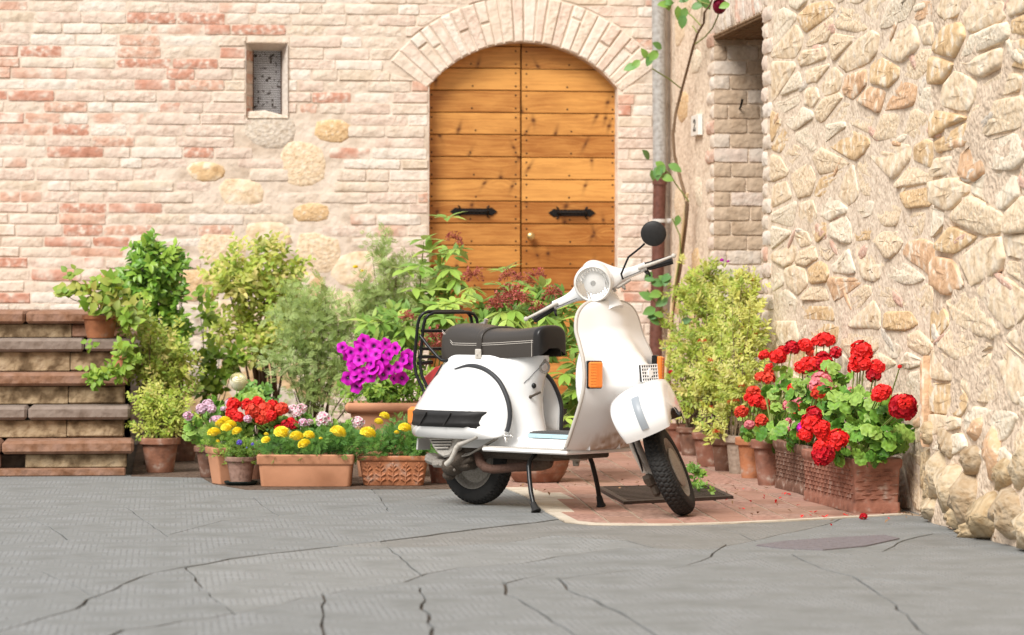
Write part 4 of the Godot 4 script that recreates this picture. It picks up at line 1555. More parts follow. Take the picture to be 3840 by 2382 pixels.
func tyre_mesh() -> ArrayMesh:
	var b := MB.new()
	var n := 416
	var kk := 44
	var rows := []
	for j in n:
		var th := TAU * j / n
		var row := []
		for k in kk + 1:
			var al := deg_to_rad(lerpf(-128, 128, float(k) / kk))
			var ad := rad_to_deg(al)
			var rho := 0.0445
			if absf(ad) < 62:
				var ph := fposmod(float(j) / 8.0, 1.0)
				var tri := absf(ph * 2.0 - 1.0)
				var g := 0.0
				for c in [-42.0, -15.0, 15.0, 42.0]:
					var cen: float = c + (tri - 0.5) * 16.0 * (1.0 if c == -15.0 or c == 42.0 else -1.0)
					g = maxf(g, clampf(1.6 - absf(ad - cen) / 3.2, 0, 1))
				var ph2 := fposmod(float(j) / 8.0 + (0.5 if absf(ad) > 15 and absf(ad) < 42 else 0.0) + ad * 0.008, 1.0)
				if ph2 < 0.2:
					g = 1.0
				rho += 0.0015 - 0.0052 * g
			var sq := 1.0 - 0.10 * pow(cos(al), 8.0) * 0.4
			row.append(Vector3(cos(th) * (0.158 + rho * cos(al) * sq), sin(th) * (0.158 + rho * cos(al) * sq), rho * sin(al) * 0.98))
		rows.append(row)
	b.grid(rows, false, true)
	return b.mesh()


func make_wheel(parent: Node3D, at: Transform3D, tyre: ArrayMesh, n: String) -> void:
	var w := Node3D.new()
	w.name = n
	parent.add_child(w, true)
	w.transform = at
	part("tyre", tyre, M.rubber, w)
	var r := MB.new()
	r.X = Transform3D(Basis(Vector3(1, 0, 0), PI / 2), Vector3.ZERO)
	for s in [1.0, -1.0]:
		r.lathe([Vector2(0.118, s * 0.002), Vector2(0.119, s * 0.022), Vector2(0.131, s * 0.034), Vector2(0.133, s * 0.0365), Vector2(0.129, s * 0.0375), Vector2(0.116, s * 0.027), Vector2(0.106, s * 0.012), Vector2(0.101, s * 0.016), Vector2(0.062, s * 0.022), Vector2(0.056, s * 0.03), Vector2(0.03, s * 0.034), Vector2(0.028, s * 0.044), Vector2(0, s * 0.046)], 40)
		for k in 5:
			var an := TAU * k / 5
			r.ball(Vector3(cos(an) * 0.045, s * 0.034, sin(an) * 0.045), Vector3(0.008, 0.008, 0.008), 8, 4)
	part("rim", r, M.rim, w)


func build_scooter() -> void:
	scooter = thing("scooter", "white motor scooter with black seat parked on its centre stand", "scooter", Vector3(-1.8045, 0, 5.9234))
	scooter.rotation.y = -0.85913
	var s := scooter
	var white := mat("white", lin(0.82, 0.815, 0.80), 0.2)
	white.clearcoat_enabled = true
	white.clearcoat = 0.6
	white.clearcoat_roughness = 0.08
	var dusty := mat("white_dusty", lin(0.74, 0.71, 0.66), 0.4, ramp(noise(0.03, 5, 55), [[0.0, 0.62, 0.52, 0.42], [0.4, 0.95, 0.92, 0.88], [0.6, 1, 1, 1], [1, 1, 1, 1]]), 1.4)
	mat("rubber", lin(0.022, 0.021, 0.02), 0.75, T.fine, 4.0)
	mat("rim", lin(0.36, 0.335, 0.30), 0.5, T.dirt, 5.0).metallic = 0.35
	mat("leather", lin(0.05, 0.043, 0.037), 0.36, null, 14.0, T.h2, 0.06)
	mat("vinyl", lin(0.018, 0.016, 0.015), 0.32)
	mat("black", lin(0.010, 0.010, 0.010), 0.28)
	mat("black_matt", lin(0.022, 0.021, 0.021), 0.55, T.fine, 6.0)
	mat("strip", lin(0.04, 0.041, 0.044), 0.5)
	mat("chrome", lin(0.62, 0.60, 0.57), 0.3).metallic = 0.85
	mat("alloy", lin(0.45, 0.42, 0.38), 0.55, T.dirt, 6.0).metallic = 0.3
	mat("grime", lin(0.095, 0.075, 0.058), 0.75, T.dirt, 7.0, T.h2, 0.25)
	mat("pale_alloy", lin(0.56, 0.53, 0.48), 0.5, T.fine, 5.0)
	mat("exhaust", lin(0.135, 0.075, 0.055), 0.75, T.dirt, 5.0, T.h2, 0.12)
	mat("muffler", lin(0.14, 0.095, 0.07), 0.8, T.dirt, 4.0, T.h2, 0.15)
	mat("amber", lin(0.75, 0.21, 0.02), 0.18).clearcoat_enabled = true
	mat("red_lens", lin(0.45, 0.02, 0.018), 0.2).clearcoat_enabled = true
	mat("bead", lin(0.50, 0.46, 0.41), 0.5)
	mat("mat_grey", lin(0.10, 0.10, 0.10), 0.75, T.dirt, 9.0, T.h2, 0.12)
	mat("pale_blue", lin(0.42, 0.60, 0.66), 0.35)
	mat("crest", lin(0.30, 0.33, 0.36), 0.35)
	mat("dark", lin(0.012, 0.011, 0.010), 0.8)
	# rear body
	var b := MB.new()
	var rows := []
	for i in 22:
		var y := lerpf(0.262, 0.668, i / 21.0)
		var row := []
		for j in 48:
			row.append(body_pt(y, TAU * j / 48))
		rows.append(row)
	b.grid(rows, true)
	b.poly(rows[21], Vector3.UP)
	b.poly(rows[0], Vector3.DOWN)
	part("body", b, white, s)
	# side cowls with the rubber bead along their front
	for sd in [1.0, -1.0]:
		var cb := MB.new()
		cb.X = Transform3D(Basis.from_scale(Vector3(1, 1, sd)), Vector3.ZERO)
		var cr := []
		for i in 15:
			var r := [0.02, 0.12, 0.25, 0.38, 0.5, 0.6, 0.68, 0.75, 0.81, 0.86, 0.9, 0.935, 0.965, 0.985, 1.0][i] as float
			var row := []
			for j in 90:
				row.append(cowl_pt(j * 0.2, r))
			cr.append(row)
		var last := []
		for j in 90:
			var q := cowl_pt(j * 0.2, 1.0)
			last.append(Vector3(q.x, q.y, q.z - 0.02))
		cr.append(last)
		var mid := []
		for j in 90:
			mid.append(Vector3(0.05, 0.43, 0.12))
		cr.append(mid)
		cb.grid(cr, true)
		cb.poly(cr[0], Vector3(0, 0, 1))
		var cowl := part("cowl", cb, white, s)
		var tb := MB.new()
		tb.X = cb.X
		var path := []
		var rad := []
		for j in 38:
			var q := cowl_pt(0.1 + j * 0.18, 1.0)
			path.append(q + Vector3(0.002, 0.004, 0.002))
			rad.append(0.0105 * clampf(j / 9.0 + 0.25, 0, 1))
		tb.tube(path, rad, 8)
		part("bead", tb, M.strip, cowl)
		# bumper strip with its corner lamp
		var sb := MB.new()
		sb.X = cb.X
		var g0 := []
		for i in 7:
			var row := []
			for j in 13:
				var x := lerpf(-0.20, 0.297 - 0.035 * (1.0 - i / 6.0), j / 12.0)
				var y := lerpf(0.352, 0.430, i / 6.0)
				var bulge := 0.016 if i > 0 and i < 6 and j > 0 and j < 12 else -0.004
				if i == 3 or i == 2 or i == 4: bulge -= 0.005
				row.append(Vector3(x, y, cowl_z(x, y) + bulge))
			g0.append(row)
		sb.grid(g0)
		for c in [-0.03, 0.12]:
			sb.tube([Vector3(c - 0.035, 0.362, cowl_z(c - 0.035, 0.362) + 0.015), Vector3(c + 0.012, 0.42, cowl_z(c + 0.012, 0.42) + 0.015)], 0.004, 6)
		part("bumper_strip", sb, M.black_matt, cowl)
		var lb := MB.new()
		lb.X = cb.X * Transform3D(Basis(Vector3(0, 1, 0), -0.75), Vector3(-0.232, 0.392, 0.168))
		lb.box(Vector3.ZERO, Vector3(0.066, 0.084, 0.05), 0.014)
		part("indicator", lb, M.amber, cowl)
	# latch, hook, knob and lever on the body
	var at := func(S: float, y: float) -> Vector3:
		var best := Vector3.ZERO
		var e := 9.0
		for k in 90:
			var q := body_pt(y, deg_to_rad(k - 35.0))
			if absf(q.x * 0.731 - q.z * 0.682 - S) < e:
				e = absf(q.x * 0.731 - q.z * 0.682 - S)
				best = q
		return best
	var kb := MB.new()
	var kp: Vector3 = at.call(0.250, 0.536)
	kb.ball(kp + Vector3(0.004, 0, 0.003), Vector3(0.011, 0.012, 0.011), 12, 8)
	part("choke_knob", kb, M.black, s)
	var se := MB.new()
	var sp2 := []
	for k in 9:
		sp2.append((at.call(0.296 - 0.011 * k, 0.635 - 0.011 * k) as Vector3) + Vector3(0.0006, 0, 0.0006))
	se.tube(sp2, 0.0012, 5)
	part("seam", se, M.strip, s)
	var lv := MB.new()
	var lp: Vector3 = at.call(0.235, 0.487)
	lv.ball(lp, Vector3(0.008, 0.008, 0.008), 8, 5)
	lv.tube([lp + Vector3(0.006, 0, 0.006), lp + Vector3(0.03, 0.012, 0.0), lp + Vector3(0.05, 0.022, -0.012)], 0.0055, 7)
	part("fuel_lever", lv, M.grime, s)
	var hk := MB.new()
	var hp: Vector3 = at.call(0.295, 0.628) + Vector3(0.006, 0, 0.002)
	var ring := []
	for k in 13:
		var an := lerpf(1.9, TAU + 1.2, k / 12.0)
		ring.append(hp + Vector3(0.02 * cos(an) * 0.7, 0.024 * sin(an) - 0.01, -0.02 * cos(an) * 0.7))
	hk.tube(ring, 0.0055, 7)
	hk.ball(hp + Vector3(0, 0.016, 0), Vector3(0.009, 0.009, 0.009), 8, 5)
	part("bag_hook", hk, M.alloy, s)
	var la := MB.new()
	la.tube([Vector3(0.346, 0.329, 0.19), Vector3(0.363, 0.309, 0.2), Vector3(0.362, 0.295, 0.2)], 0.007, 7)
	la.tube([Vector3(0.36, 0.322, 0.2), Vector3(0.395, 0.322, 0.2)], 0.006, 7)
	la.ball(Vector3(0.395, 0.322, 0.2), Vector3(0.008, 0.008, 0.008), 8, 5)
	part("cowl_latch", la, M.chrome, s)
	build_seat(s)
	# floor
	var fl := MB.new()
	fl.box(Vector3(0.48, 0.2615, 0), Vector3(0.50, 0.018, 0.43), 0.006)
	part("floor", fl, white, s)
	for z in [0.206, 0.186, -0.206, -0.186]:
		var st := MB.new()
		st.box(Vector3(0.48, 0.2735, z), Vector3(0.49, 0.006, 0.011), 0.002)
		part("floor_strip", st, M.strip if absf(z) < 0.2 else M.bead, s)
	var tn := MB.new()
	var tr := []
	for q in [[0.36, 0.9], [0.40, 1.0], [0.66, 1.0], [0.76, 0.95]]:
		var row := []
		for k in 17:
			var an := PI * k / 16
			row.append(Vector3(q[0], 0.27 + pow(sin(an), 0.45) * 0.05 * q[1] if sin(an) > 0.0 else 0.27, 0.098 * signf(cos(an)) * pow(absf(cos(an)), 0.6)))
		tr.append(row)
	tn.grid(tr)
	part("tunnel", tn, white, s)
	var mt := MB.new()
	mt.box(Vector3(0.53, 0.331, 0), Vector3(0.27, 0.012, 0.175), 0.004)
	for k in 9:
		mt.box(Vector3(0.53, 0.3385, -0.072 + 0.018 * k), Vector3(0.25, 0.004, 0.008), 0.001)
	part("floor_mat", mt, M.mat_grey, s)
	var ms := MB.new()
	for z in [0.0895, -0.0895]:
		ms.box(Vector3(0.53, 0.322, z), Vector3(0.275, 0.018, 0.004), 0.001)
		for k in 3:
			ms.ball(Vector3(0.44 + 0.09 * k, 0.322, z * 1.03), Vector3(0.004, 0.004, 0.003), 6, 4)
	part("mat_edge", ms, M.pale_blue, s)
	# leg shield
	var lg := MB.new()
	lg.has_col = true
	var tab := smooth_row(SHIELD, 56)
	var fr := []
	var bk := []
	for q in tab:
		var a := []
		var c := []
		for k in 49:
			var u := k / 24.0 - 1.0
			u = signf(u) * pow(absf(u), 0.9)
			a.append(shield_pt(q, u, 0.0))
			c.append(shield_pt(q, u, 0.014))
		fr.append(a)
		bk.append(c)
	lg.grid(fr)
	lg.grid(bk, false, false, true)
	var mf := FastNoiseLite.new()
	mf.seed = 4
	mf.frequency = 22.0
	for k in lg.v.size():
		var q := lg.v[k]
		var mud: float = clampf((0.345 - q.y) / 0.06 + mf.get_noise_3d(q.x, q.y, q.z) * 1.6 - 0.15, 0, 1) * clampf((0.17 - q.z) / 0.14, 0, 1)
		lg.col[k] = Color.WHITE.lerp(Color(0.42, 0.27, 0.14), mud * 0.85)
	var painted: StandardMaterial3D = white.duplicate()
	painted.resource_name = "white_muddy"
	painted.vertex_color_use_as_albedo = true
	part("leg_shield", lg, painted, s)
	var rm := MB.new()
	var rp := []
	for q in tab:
		if q[1] > 0.285: rp.append(shield_pt(q, 1.0, 0.006))
	for k in range(tab.size() - 1, -1, -1):
		if tab[k][1] > 0.285: rp.append(shield_pt(tab[k], -1.0, 0.006))
	rm.tube(rp, 0.0085, 8)
	part("rim_bead", rm, M.bead, s)
	var gb := MB.new()
	var gr := []
	for q in smooth_row([[0.425, 0.78, 0.14], [0.44, 0.745, 0.165], [0.49, 0.712, 0.178], [0.56, 0.70, 0.18], [0.63, 0.705, 0.18], [0.69, 0.725, 0.175], [0.725, 0.745, 0.165], [0.74, 0.77, 0.14]], 16):
		var row := []
		for k in 25:
			var an := -PI / 2 + PI * k / 24
			row.append(Vector3(0.81 - (0.81 - q[1]) * pow(absf(cos(an)), 0.55), q[0], q[2] * signf(sin(an)) * pow(absf(sin(an)), 0.7)))
		gr.append(row)
	gb.grid(gr)
	gb.poly(gr[0], Vector3.DOWN)
	gb.poly(gr[15], Vector3.UP)
	part("glove_box", gb, white, s)
	# splash dirt along the foot of the shield
	# horn grille
	var hg := MB.new()
	var gx := Transform3D(Basis(Vector3(0, 0, 1), 0.12), Vector3(1.008, 0.602, 0.0))
	hg.X = gx
	hg.box(Vector3(-0.006, 0, 0), Vector3(0.012, 0.072, 0.106), 0.003)
	part("horn_grille", hg, M.dark, s)
	var hb := MB.new()
	hb.X = gx
	for k in 8:
		hb.box(Vector3(0.002, 0, -0.0508 + 0.0145 * k), Vector3(0.004, 0.074, 0.005), 0.001)
	for k in 6:
		hb.box(Vector3(0.0026, -0.035 + 0.014 * k, 0), Vector3(0.0045, 0.005, 0.108), 0.001)
	var hx := PackedVector2Array()
	for k in 6:
		var an := TAU * k / 6
		hx.append(Vector2(sin(an) * 0.018, cos(an) * 0.02))
	hb.X = gx * Transform3D(Basis(Vector3(0, 0, -1), Vector3(0, 1, 0), Vector3(1, 0, 0)), Vector3.ZERO)
	hb.prism(hx, 0.0, 0.008, 0.002)
	part("grille_bars", hb, white, s)
	# front lamps
	for q in [[Vector3(0.871, 0.596, 0.2), 1.0], [Vector3(0.883, 0.614, -0.2), -1.0]]:
		var ib := MB.new()
		var tf := Transform3D(Basis(Vector3(0, 1, 0), -0.55 * q[1]) * Basis(Vector3(0, 0, 1), -0.02), q[0] + Vector3(0.008, 0, 0))
		ib.X = tf
		ib.box(Vector3(-0.016, 0, 0), Vector3(0.022, 0.118, 0.066), 0.004)
		var base := part("indicator_base", ib, M.black, s)
		var il := MB.new()
		il.X = tf
		il.box(Vector3(0.005, 0, 0.0), Vector3(0.026, 0.110, 0.058), 0.006)
		for k in 9:
			il.box(Vector3(0.0185, -0.048 + 0.012 * k, 0.012), Vector3(0.003, 0.004, 0.03), 0.001)
		for k in 5:
			il.box(Vector3(0.0185, 0, -0.024 + 0.006 * k), Vector3(0.003, 0.1, 0.002), 0.0005)
		part("indicator", il, M.amber, base)
	build_rear(s)
	build_front(s, white)


func seat_row(q: Array, n := 33) -> Array:
	# q: x, half width, bottom y, shoulder y, top y
	var row := []
	row.append(Vector3(q[0], q[2], q[1] * 1.0))
	row.append(Vector3(q[0], lerpf(q[2], q[3], 0.5), q[1] * 1.02))
	for k in n - 4:
		var an := PI * k / (n - 5)
		var c := cos(an)
		row.append(Vector3(q[0], q[3] + (q[4] - q[3]) * pow(sin(an), 0.75) if sin(an) > 0.0 else q[3], q[1] * signf(c) * pow(absf(c), 0.72)))
	row.append(Vector3(q[0], lerpf(q[2], q[3], 0.5), -q[1] * 1.02))
	row.append(Vector3(q[0], q[2], -q[1]))
	return row


func build_seat(s: Node3D) -> void:
	var tab := [[-0.108, 0.10, 0.652, 0.70, 0.735], [-0.104, 0.117, 0.650, 0.715, 0.772], [-0.09, 0.127, 0.649, 0.722, 0.795], [-0.05, 0.134, 0.649, 0.725, 0.806], [0.03, 0.136, 0.65, 0.724, 0.803], [0.12, 0.130, 0.652, 0.724, 0.79], [0.22, 0.121, 0.655, 0.727, 0.784], [0.32, 0.109, 0.659, 0.733, 0.787], [0.40, 0.096, 0.662, 0.738, 0.795], [0.425, 0.091, 0.663, 0.74, 0.798]]
	var t := smooth_row(tab, 40)
	var b := MB.new()
	var rows := []
	for q in t:
		rows.append(seat_row(q))
	b.grid(rows)
	b.poly(rows[0], Vector3.LEFT)
	var seat := part("seat", b, M.leather, s)
	var f := MB.new()
	var fr := []
	for q in smooth_row([[0.4252, 0.0925, 0.666, 0.74, 0.800], [0.445, 0.091, 0.668, 0.742, 0.801], [0.456, 0.084, 0.671, 0.738, 0.796], [0.461, 0.07, 0.676, 0.73, 0.785], [0.463, 0.03, 0.70, 0.72, 0.75]], 9):
		fr.append(seat_row(q))
	f.grid(fr)
	f.poly(fr[8], Vector3.RIGHT)
	part("seat_nose", f, M.vinyl, seat)
	var st := MB.new()
	for sd in [1.0, -1.0]:
		for off in [0.0, 0.008]:
			var p := []
			p.append(Vector3(-0.1, 0.775 - off, sd * 0.1185))
			for q in t:
				if q[0] > -0.03: p.append(Vector3(q[0], q[3] - 0.005 - off, sd * (q[1] * 1.012 + 0.001)))
			st.tube(p, 0.0014, 5)
		st.tube([Vector3(0.418, 0.664, sd * 0.0945), Vector3(0.418, 0.738, sd * 0.0945)], 0.0014, 5)
	part("stitching", st, M.bead, seat)
	var sp := MB.new()
	var sr := []
	for xx in [0.125, 0.128, 0.152, 0.155]:
		var q: Array = [xx, 0.131 + (0.006 if xx > 0.126 and xx < 0.154 else 0.001), 0.67, 0.724, 0.789 + (0.006 if xx > 0.126 and xx < 0.154 else 0.0)]
		sr.append(seat_row(q))
	sp.grid(sr)
	part("strap", sp, M.leather, seat)
	var bk := MB.new()
	bk.box(Vector3(0.14, 0.672, 0.139), Vector3(0.036, 0.046, 0.01), 0.004)
	bk.ball(Vector3(0.14, 0.672, 0.145), Vector3(0.006, 0.006, 0.003), 8, 4)
	part("buckle", bk, M.pale_alloy, seat)
	# lock peg beyond the seat
	var lk := MB.new()
	lk.tube([Vector3(-0.084, 0.798, -0.14), Vector3(-0.075, 0.824, -0.14)], 0.010, 10)
	lk.tube([Vector3(-0.111, 0.801, -0.14), Vector3(-0.081, 0.809, -0.14)], 0.006, 8)
	part("seat_catch", lk, M.chrome, seat)


func build_rear(s: Node3D) -> void:
	# luggage rack
	var r := MB.new()
	for off in [0.0, 0.018]:
		var o := Vector3(off, -off * 0.3, -off)
		r.tube([Vector3(-0.184, 0.504, 0.15) + o, Vector3(-0.221, 0.576, 0.16) + o, Vector3(-0.234, 0.63, 0.16) + o, Vector3(-0.226, 0.698, 0.16) + o, Vector3(-0.212, 0.801, 0.16) + o, Vector3(-0.203, 0.83, 0.158) + o, Vector3(-0.19, 0.848, 0.15) + o, Vector3(-0.176, 0.858, 0.13) + o, Vector3(-0.175, 0.859, 0.02) + o, Vector3(-0.188, 0.859, -0.1) + o, Vector3(-0.185, 0.851, -0.135) + o, Vector3(-0.18, 0.832, -0.15) + o, Vector3(-0.179, 0.808, -0.155) + o, Vector3(-0.179, 0.712, -0.155) + o, Vector3(-0.178, 0.624, -0.15) + o], 0.0075, 8)
	for y in [388, 572, 655]:
		pass
	r.tube([Vector3(-0.198, 0.772, 0.15), Vector3(-0.181, 0.77, -0.15)], 0.0075, 8)
	r.tube([Vector3(-0.208, 0.692, 0.15), Vector3(-0.184, 0.689, -0.15)], 0.0075, 8)
	r.tube([Vector3(-0.214, 0.656, 0.15), Vector3(-0.187, 0.652, -0.15)], 0.0075, 8)
	r.tube([Vector3(-0.22, 0.627, 0.15), Vector3(-0.221, 0.63, 0.06)], 0.009, 8)
	r.tube([Vector3(-0.204, 0.75, 0.15), Vector3(-0.157, 0.705, 0.15), Vector3(-0.099, 0.658, 0.15), Vector3(-0.077, 0.643, 0.145), Vector3(-0.045, 0.64, 0.135), Vector3(-0.019, 0.644, 0.125)], 0.0075, 8)
	part("luggage_rack", r, M.black, s)
	# tail lamp
	var pts := PackedVector2Array()
	for q in [Vector3(-0.202, 0.608, 0.07), Vector3(-0.168, 0.616, 0.07), Vector3(-0.144, 0.616, 0.07), Vector3(-0.205, 0.547, 0.07), Vector3(-0.229, 0.522, 0.07), Vector3(-0.26, 0.511, 0.07), Vector3(-0.268, 0.564, 0.07)]:
		pts.append(Vector2(q.x, q.y))
	var t := MB.new()
	t.prism(pts, -0.07, 0.07, 0.008, true)
	part("tail_lamp", t, M.red_lens, s)
	var tg := MB.new()
	tg.tube([Vector3(-0.138, 0.619, 0.075), Vector3(-0.197, 0.547, 0.075), Vector3(-0.224, 0.516, 0.075)], 0.008, 6)
	part("lamp_gasket", tg, M.strip, s)
	var fl := MB.new()
	fl.box(Vector3(-0.254, 0.265, 0.08), Vector3(0.01, 0.055, 0.085), 0.003, Basis(Vector3(0, 0, 1), -0.12))
	part("rear_flap", fl, mat("flap", lin(0.58, 0.56, 0.53), 0.3), s)
	# fan cover with slats
	var fc := MB.new()
	var po := PackedVector2Array()
	for q in [Vector3(-0.114, 0.309, 0.2), Vector3(0.081, 0.315, 0.2), Vector3(0.077, 0.283, 0.2), Vector3(0.057, 0.253, 0.2), Vector3(0.025, 0.223, 0.2), Vector3(-0.016, 0.215, 0.2), Vector3(-0.052, 0.229, 0.2), Vector3(-0.085, 0.26, 0.2), Vector3(-0.103, 0.286, 0.2)]:
		po.append(Vector2(q.x, q.y))
	fc.prism(po, 0.09, 0.2, 0.008, true)
	var cover := part("fan_cover", fc, M.pale_alloy, s)
	var gd := MB.new()
	var pg := PackedVector2Array()
	for q in [Vector3(-0.095, 0.306, 0.202), Vector3(0.045, 0.31, 0.202), Vector3(0.037, 0.282, 0.202), Vector3(0.016, 0.252, 0.202), Vector3(-0.046, 0.25, 0.202), Vector3(-0.075, 0.272, 0.202)]:
		pg.append(Vector2(q.x, q.y))
	gd.prism(pg, 0.15, 0.2025)
	part("fan_opening", gd, M.dark, cover)
	for q in [[Vector3(-0.091, 0.295, 0.206), Vector3(0.048, 0.3, 0.206)], [Vector3(-0.082, 0.282, 0.206), Vector3(0.044, 0.287, 0.206)], [Vector3(-0.069, 0.27, 0.206), Vector3(0.038, 0.274, 0.206)], [Vector3(-0.056, 0.257, 0.206), Vector3(0.025, 0.26, 0.206)]]:
		var bar := MB.new()
		bar.tube(q, 0.0052, 6)
		part("slat", bar, M.pale_alloy, cover)
	var ks := MB.new()
	ks.tube([Vector3(0.186, 0.322, 0.25), Vector3(0.221, 0.33, 0.25), Vector3(0.244, 0.339, 0.25)], [0.010, 0.010, 0.008], 9)
	ks.tube([Vector3(0.247, 0.326, 0.25), Vector3(0.237, 0.316, 0.25), Vector3(0.164, 0.293, 0.24), Vector3(0.118, 0.279, 0.235), Vector3(0.097, 0.263, 0.233), Vector3(0.084, 0.238, 0.232), Vector3(0.062, 0.208, 0.23), Vector3(0.029, 0.189, 0.225)], [0.008, 0.009, 0.0105, 0.0115, 0.0115, 0.011, 0.0115, 0.012], 9)
	part("kick_start", ks, M.pale_alloy, s)
	var en := MB.new()
	for q in [[Vector3(0.034, 0.203, 0.13), 0.075, 0.05, 0.07], [Vector3(0.078, 0.256, 0.1), 0.08, 0.06, 0.06], [Vector3(-0.003, 0.174, 0.15), 0.055, 0.04, 0.05], [Vector3(0.107, 0.262, 0.08), 0.09, 0.055, 0.06], [Vector3(-0.037, 0.134, 0.14), 0.03, 0.022, 0.03], [Vector3(-0.009, 0.234, 0.06), 0.12, 0.08, 0.07], [Vector3(0.079, 0.183, 0.16), 0.03, 0.02, 0.02]]:
		en.ball(q[0], Vector3(q[1], q[2], q[3]), 14, 9)
	for k in 9:
		en.box(Vector3(0.005, 0.236, 0.1) + Vector3(0.008 * k, 0.004 * k, 0), Vector3(0.004, 0.08, 0.12), 0.001)
	en.tube([Vector3(-0.041, 0.188, 0.17), Vector3(0.081, 0.192, 0.17), Vector3(0.129, 0.214, 0.17)], 0.012, 8)
	en.tube([Vector3(0, 0.16, 0.17), Vector3(0.04, 0.176, 0.17), Vector3(0.113, 0.182, 0.17)], 0.010, 8)
	part("engine", en, M.grime, s)
	var mn := MB.new()
	mn.box(Vector3(-0.145, 0.199, 0.12), Vector3(0.085, 0.045, 0.07), 0.014, Basis(Vector3(0, 0, 1), -0.25))
	mn.box(Vector3(-0.078, 0.185, 0.14), Vector3(0.09, 0.035, 0.06), 0.01)
	for q in [Vector3(-0.078, 0.183, 0.17), Vector3(-0.009, 0.181, 0.19), Vector3(0.005, 0.166, 0.18), Vector3(0.034, 0.162, 0.18)]:
		mn.ball(q, Vector3(0.007, 0.007, 0.007), 8, 5)
	part("gearbox", mn, M.alloy, s)
	var cb := MB.new()
	cb.tube([Vector3(0.032, 0.214, 0.17), Vector3(0.123, 0.232, 0.18), Vector3(0.212, 0.27, 0.19), Vector3(0.287, 0.304, 0.19)], 0.0045, 6)
	cb.tube([Vector3(0.039, 0.222, 0.16), Vector3(0.145, 0.244, 0.17), Vector3(0.226, 0.276, 0.18), Vector3(0.298, 0.307, 0.18)], 0.0035, 6)
	part("cable", cb, M.alloy, s)
	var ex := MB.new()
	ex.tube([Vector3(0.105, 0.258, 0.12), Vector3(0.131, 0.224, 0.13), Vector3(0.156, 0.194, 0.14), Vector3(0.184, 0.176, 0.14), Vector3(0.219, 0.17, 0.13), Vector3(0.263, 0.173, 0.11), Vector3(0.308, 0.18, 0.09), Vector3(0.368, 0.188, 0.07), Vector3(0.381, 0.19, 0.05)], [0.019, 0.02, 0.021, 0.021, 0.02, 0.02, 0.02, 0.021, 0.02], 12)
	part("exhaust_pipe", ex, M.exhaust, s)
	var mu := MB.new()
	mu.tube([Vector3(0.125, 0.186, -0.02), Vector3(0.149, 0.189, -0.02), Vector3(0.237, 0.196, -0.02), Vector3(0.354, 0.204, -0.03), Vector3(0.401, 0.209, -0.03), Vector3(0.422, 0.212, -0.03)], [0.02, 0.035, 0.043, 0.043, 0.036, 0.015], 14)
	part("muffler", mu, M.muffler, s)
	var un := MB.new()
	un.box(Vector3(0.34, 0.235, 0.0), Vector3(0.4, 0.04, 0.2), 0.01)
	un.box(Vector3(0.04, 0.29, 0.0), Vector3(0.30, 0.05, 0.26), 0.02)
	un.box(Vector3(0.62, 0.245, 0.0), Vector3(0.16, 0.03, 0.2), 0.008)
	part("underbody", un, M.grime, s)
	make_wheel(s, Transform3D(Basis(), Vector3(0, 0.202, 0)), tyre_mesh(), "rear_wheel")
	# centre stand
	for q in [[[Vector3(0.443, 0.248, 0.08), Vector3(0.444, 0.237, 0.11), Vector3(0.459, 0.217, 0.15), Vector3(0.47, 0.192, 0.17), Vector3(0.492, 0.137, 0.188), Vector3(0.511, 0.087, 0.2), Vector3(0.534, 0.038, 0.21)], Vector3(0.557, -0.014, 0.216)], [[Vector3(0.561, 0.252, -0.08), Vector3(0.562, 0.245, -0.1), Vector3(0.555, 0.226, -0.13), Vector3(0.548, 0.196, -0.155), Vector3(0.544, 0.14, -0.18), Vector3(0.544, 0.093, -0.195), Vector3(0.544, 0.049, -0.205)], Vector3(0.547, -0.001, -0.216)]]:
		var lb := MB.new()
		lb.tube(q[0], 0.0105, 10)
		var leg := part("stand_leg", lb, M.black, s)
		var ft := MB.new()
		var e: Vector3 = q[1]
		var l: Vector3 = q[0][6]
		e.y = 0.0045
		ft.tube([l + (l - e) * 0.05, l.lerp(e, 0.5), l.lerp(e, 0.78), l.lerp(e, 0.8), e], [0.0135, 0.0155, 0.018, 0.021, 0.022], 12)
		part("rubber_foot", ft, M.rubber, leg)
	var br := MB.new()
	br.box(Vector3(0.549, 0.232, -0.05), Vector3(0.1, 0.035, 0.06), 0.008)
	br.tube([Vector3(0.54, 0.237, -0.06), Vector3(0.538, 0.188, -0.06)], [0.022, 0.013], 10)
	br.ball(Vector3(0.561, 0.198, -0.045), Vector3(0.008, 0.008, 0.008), 8, 5)
	for k in 8:
		br.tube([Vector3(0.474, 0.234, 0) + Vector3(0.008 * k, 0, 0), Vector3(0.478, 0.223, 0) + Vector3(0.008 * k, -0.002, 0)], 0.004, 5)
	part("brake_bracket", br, M.alloy, s)


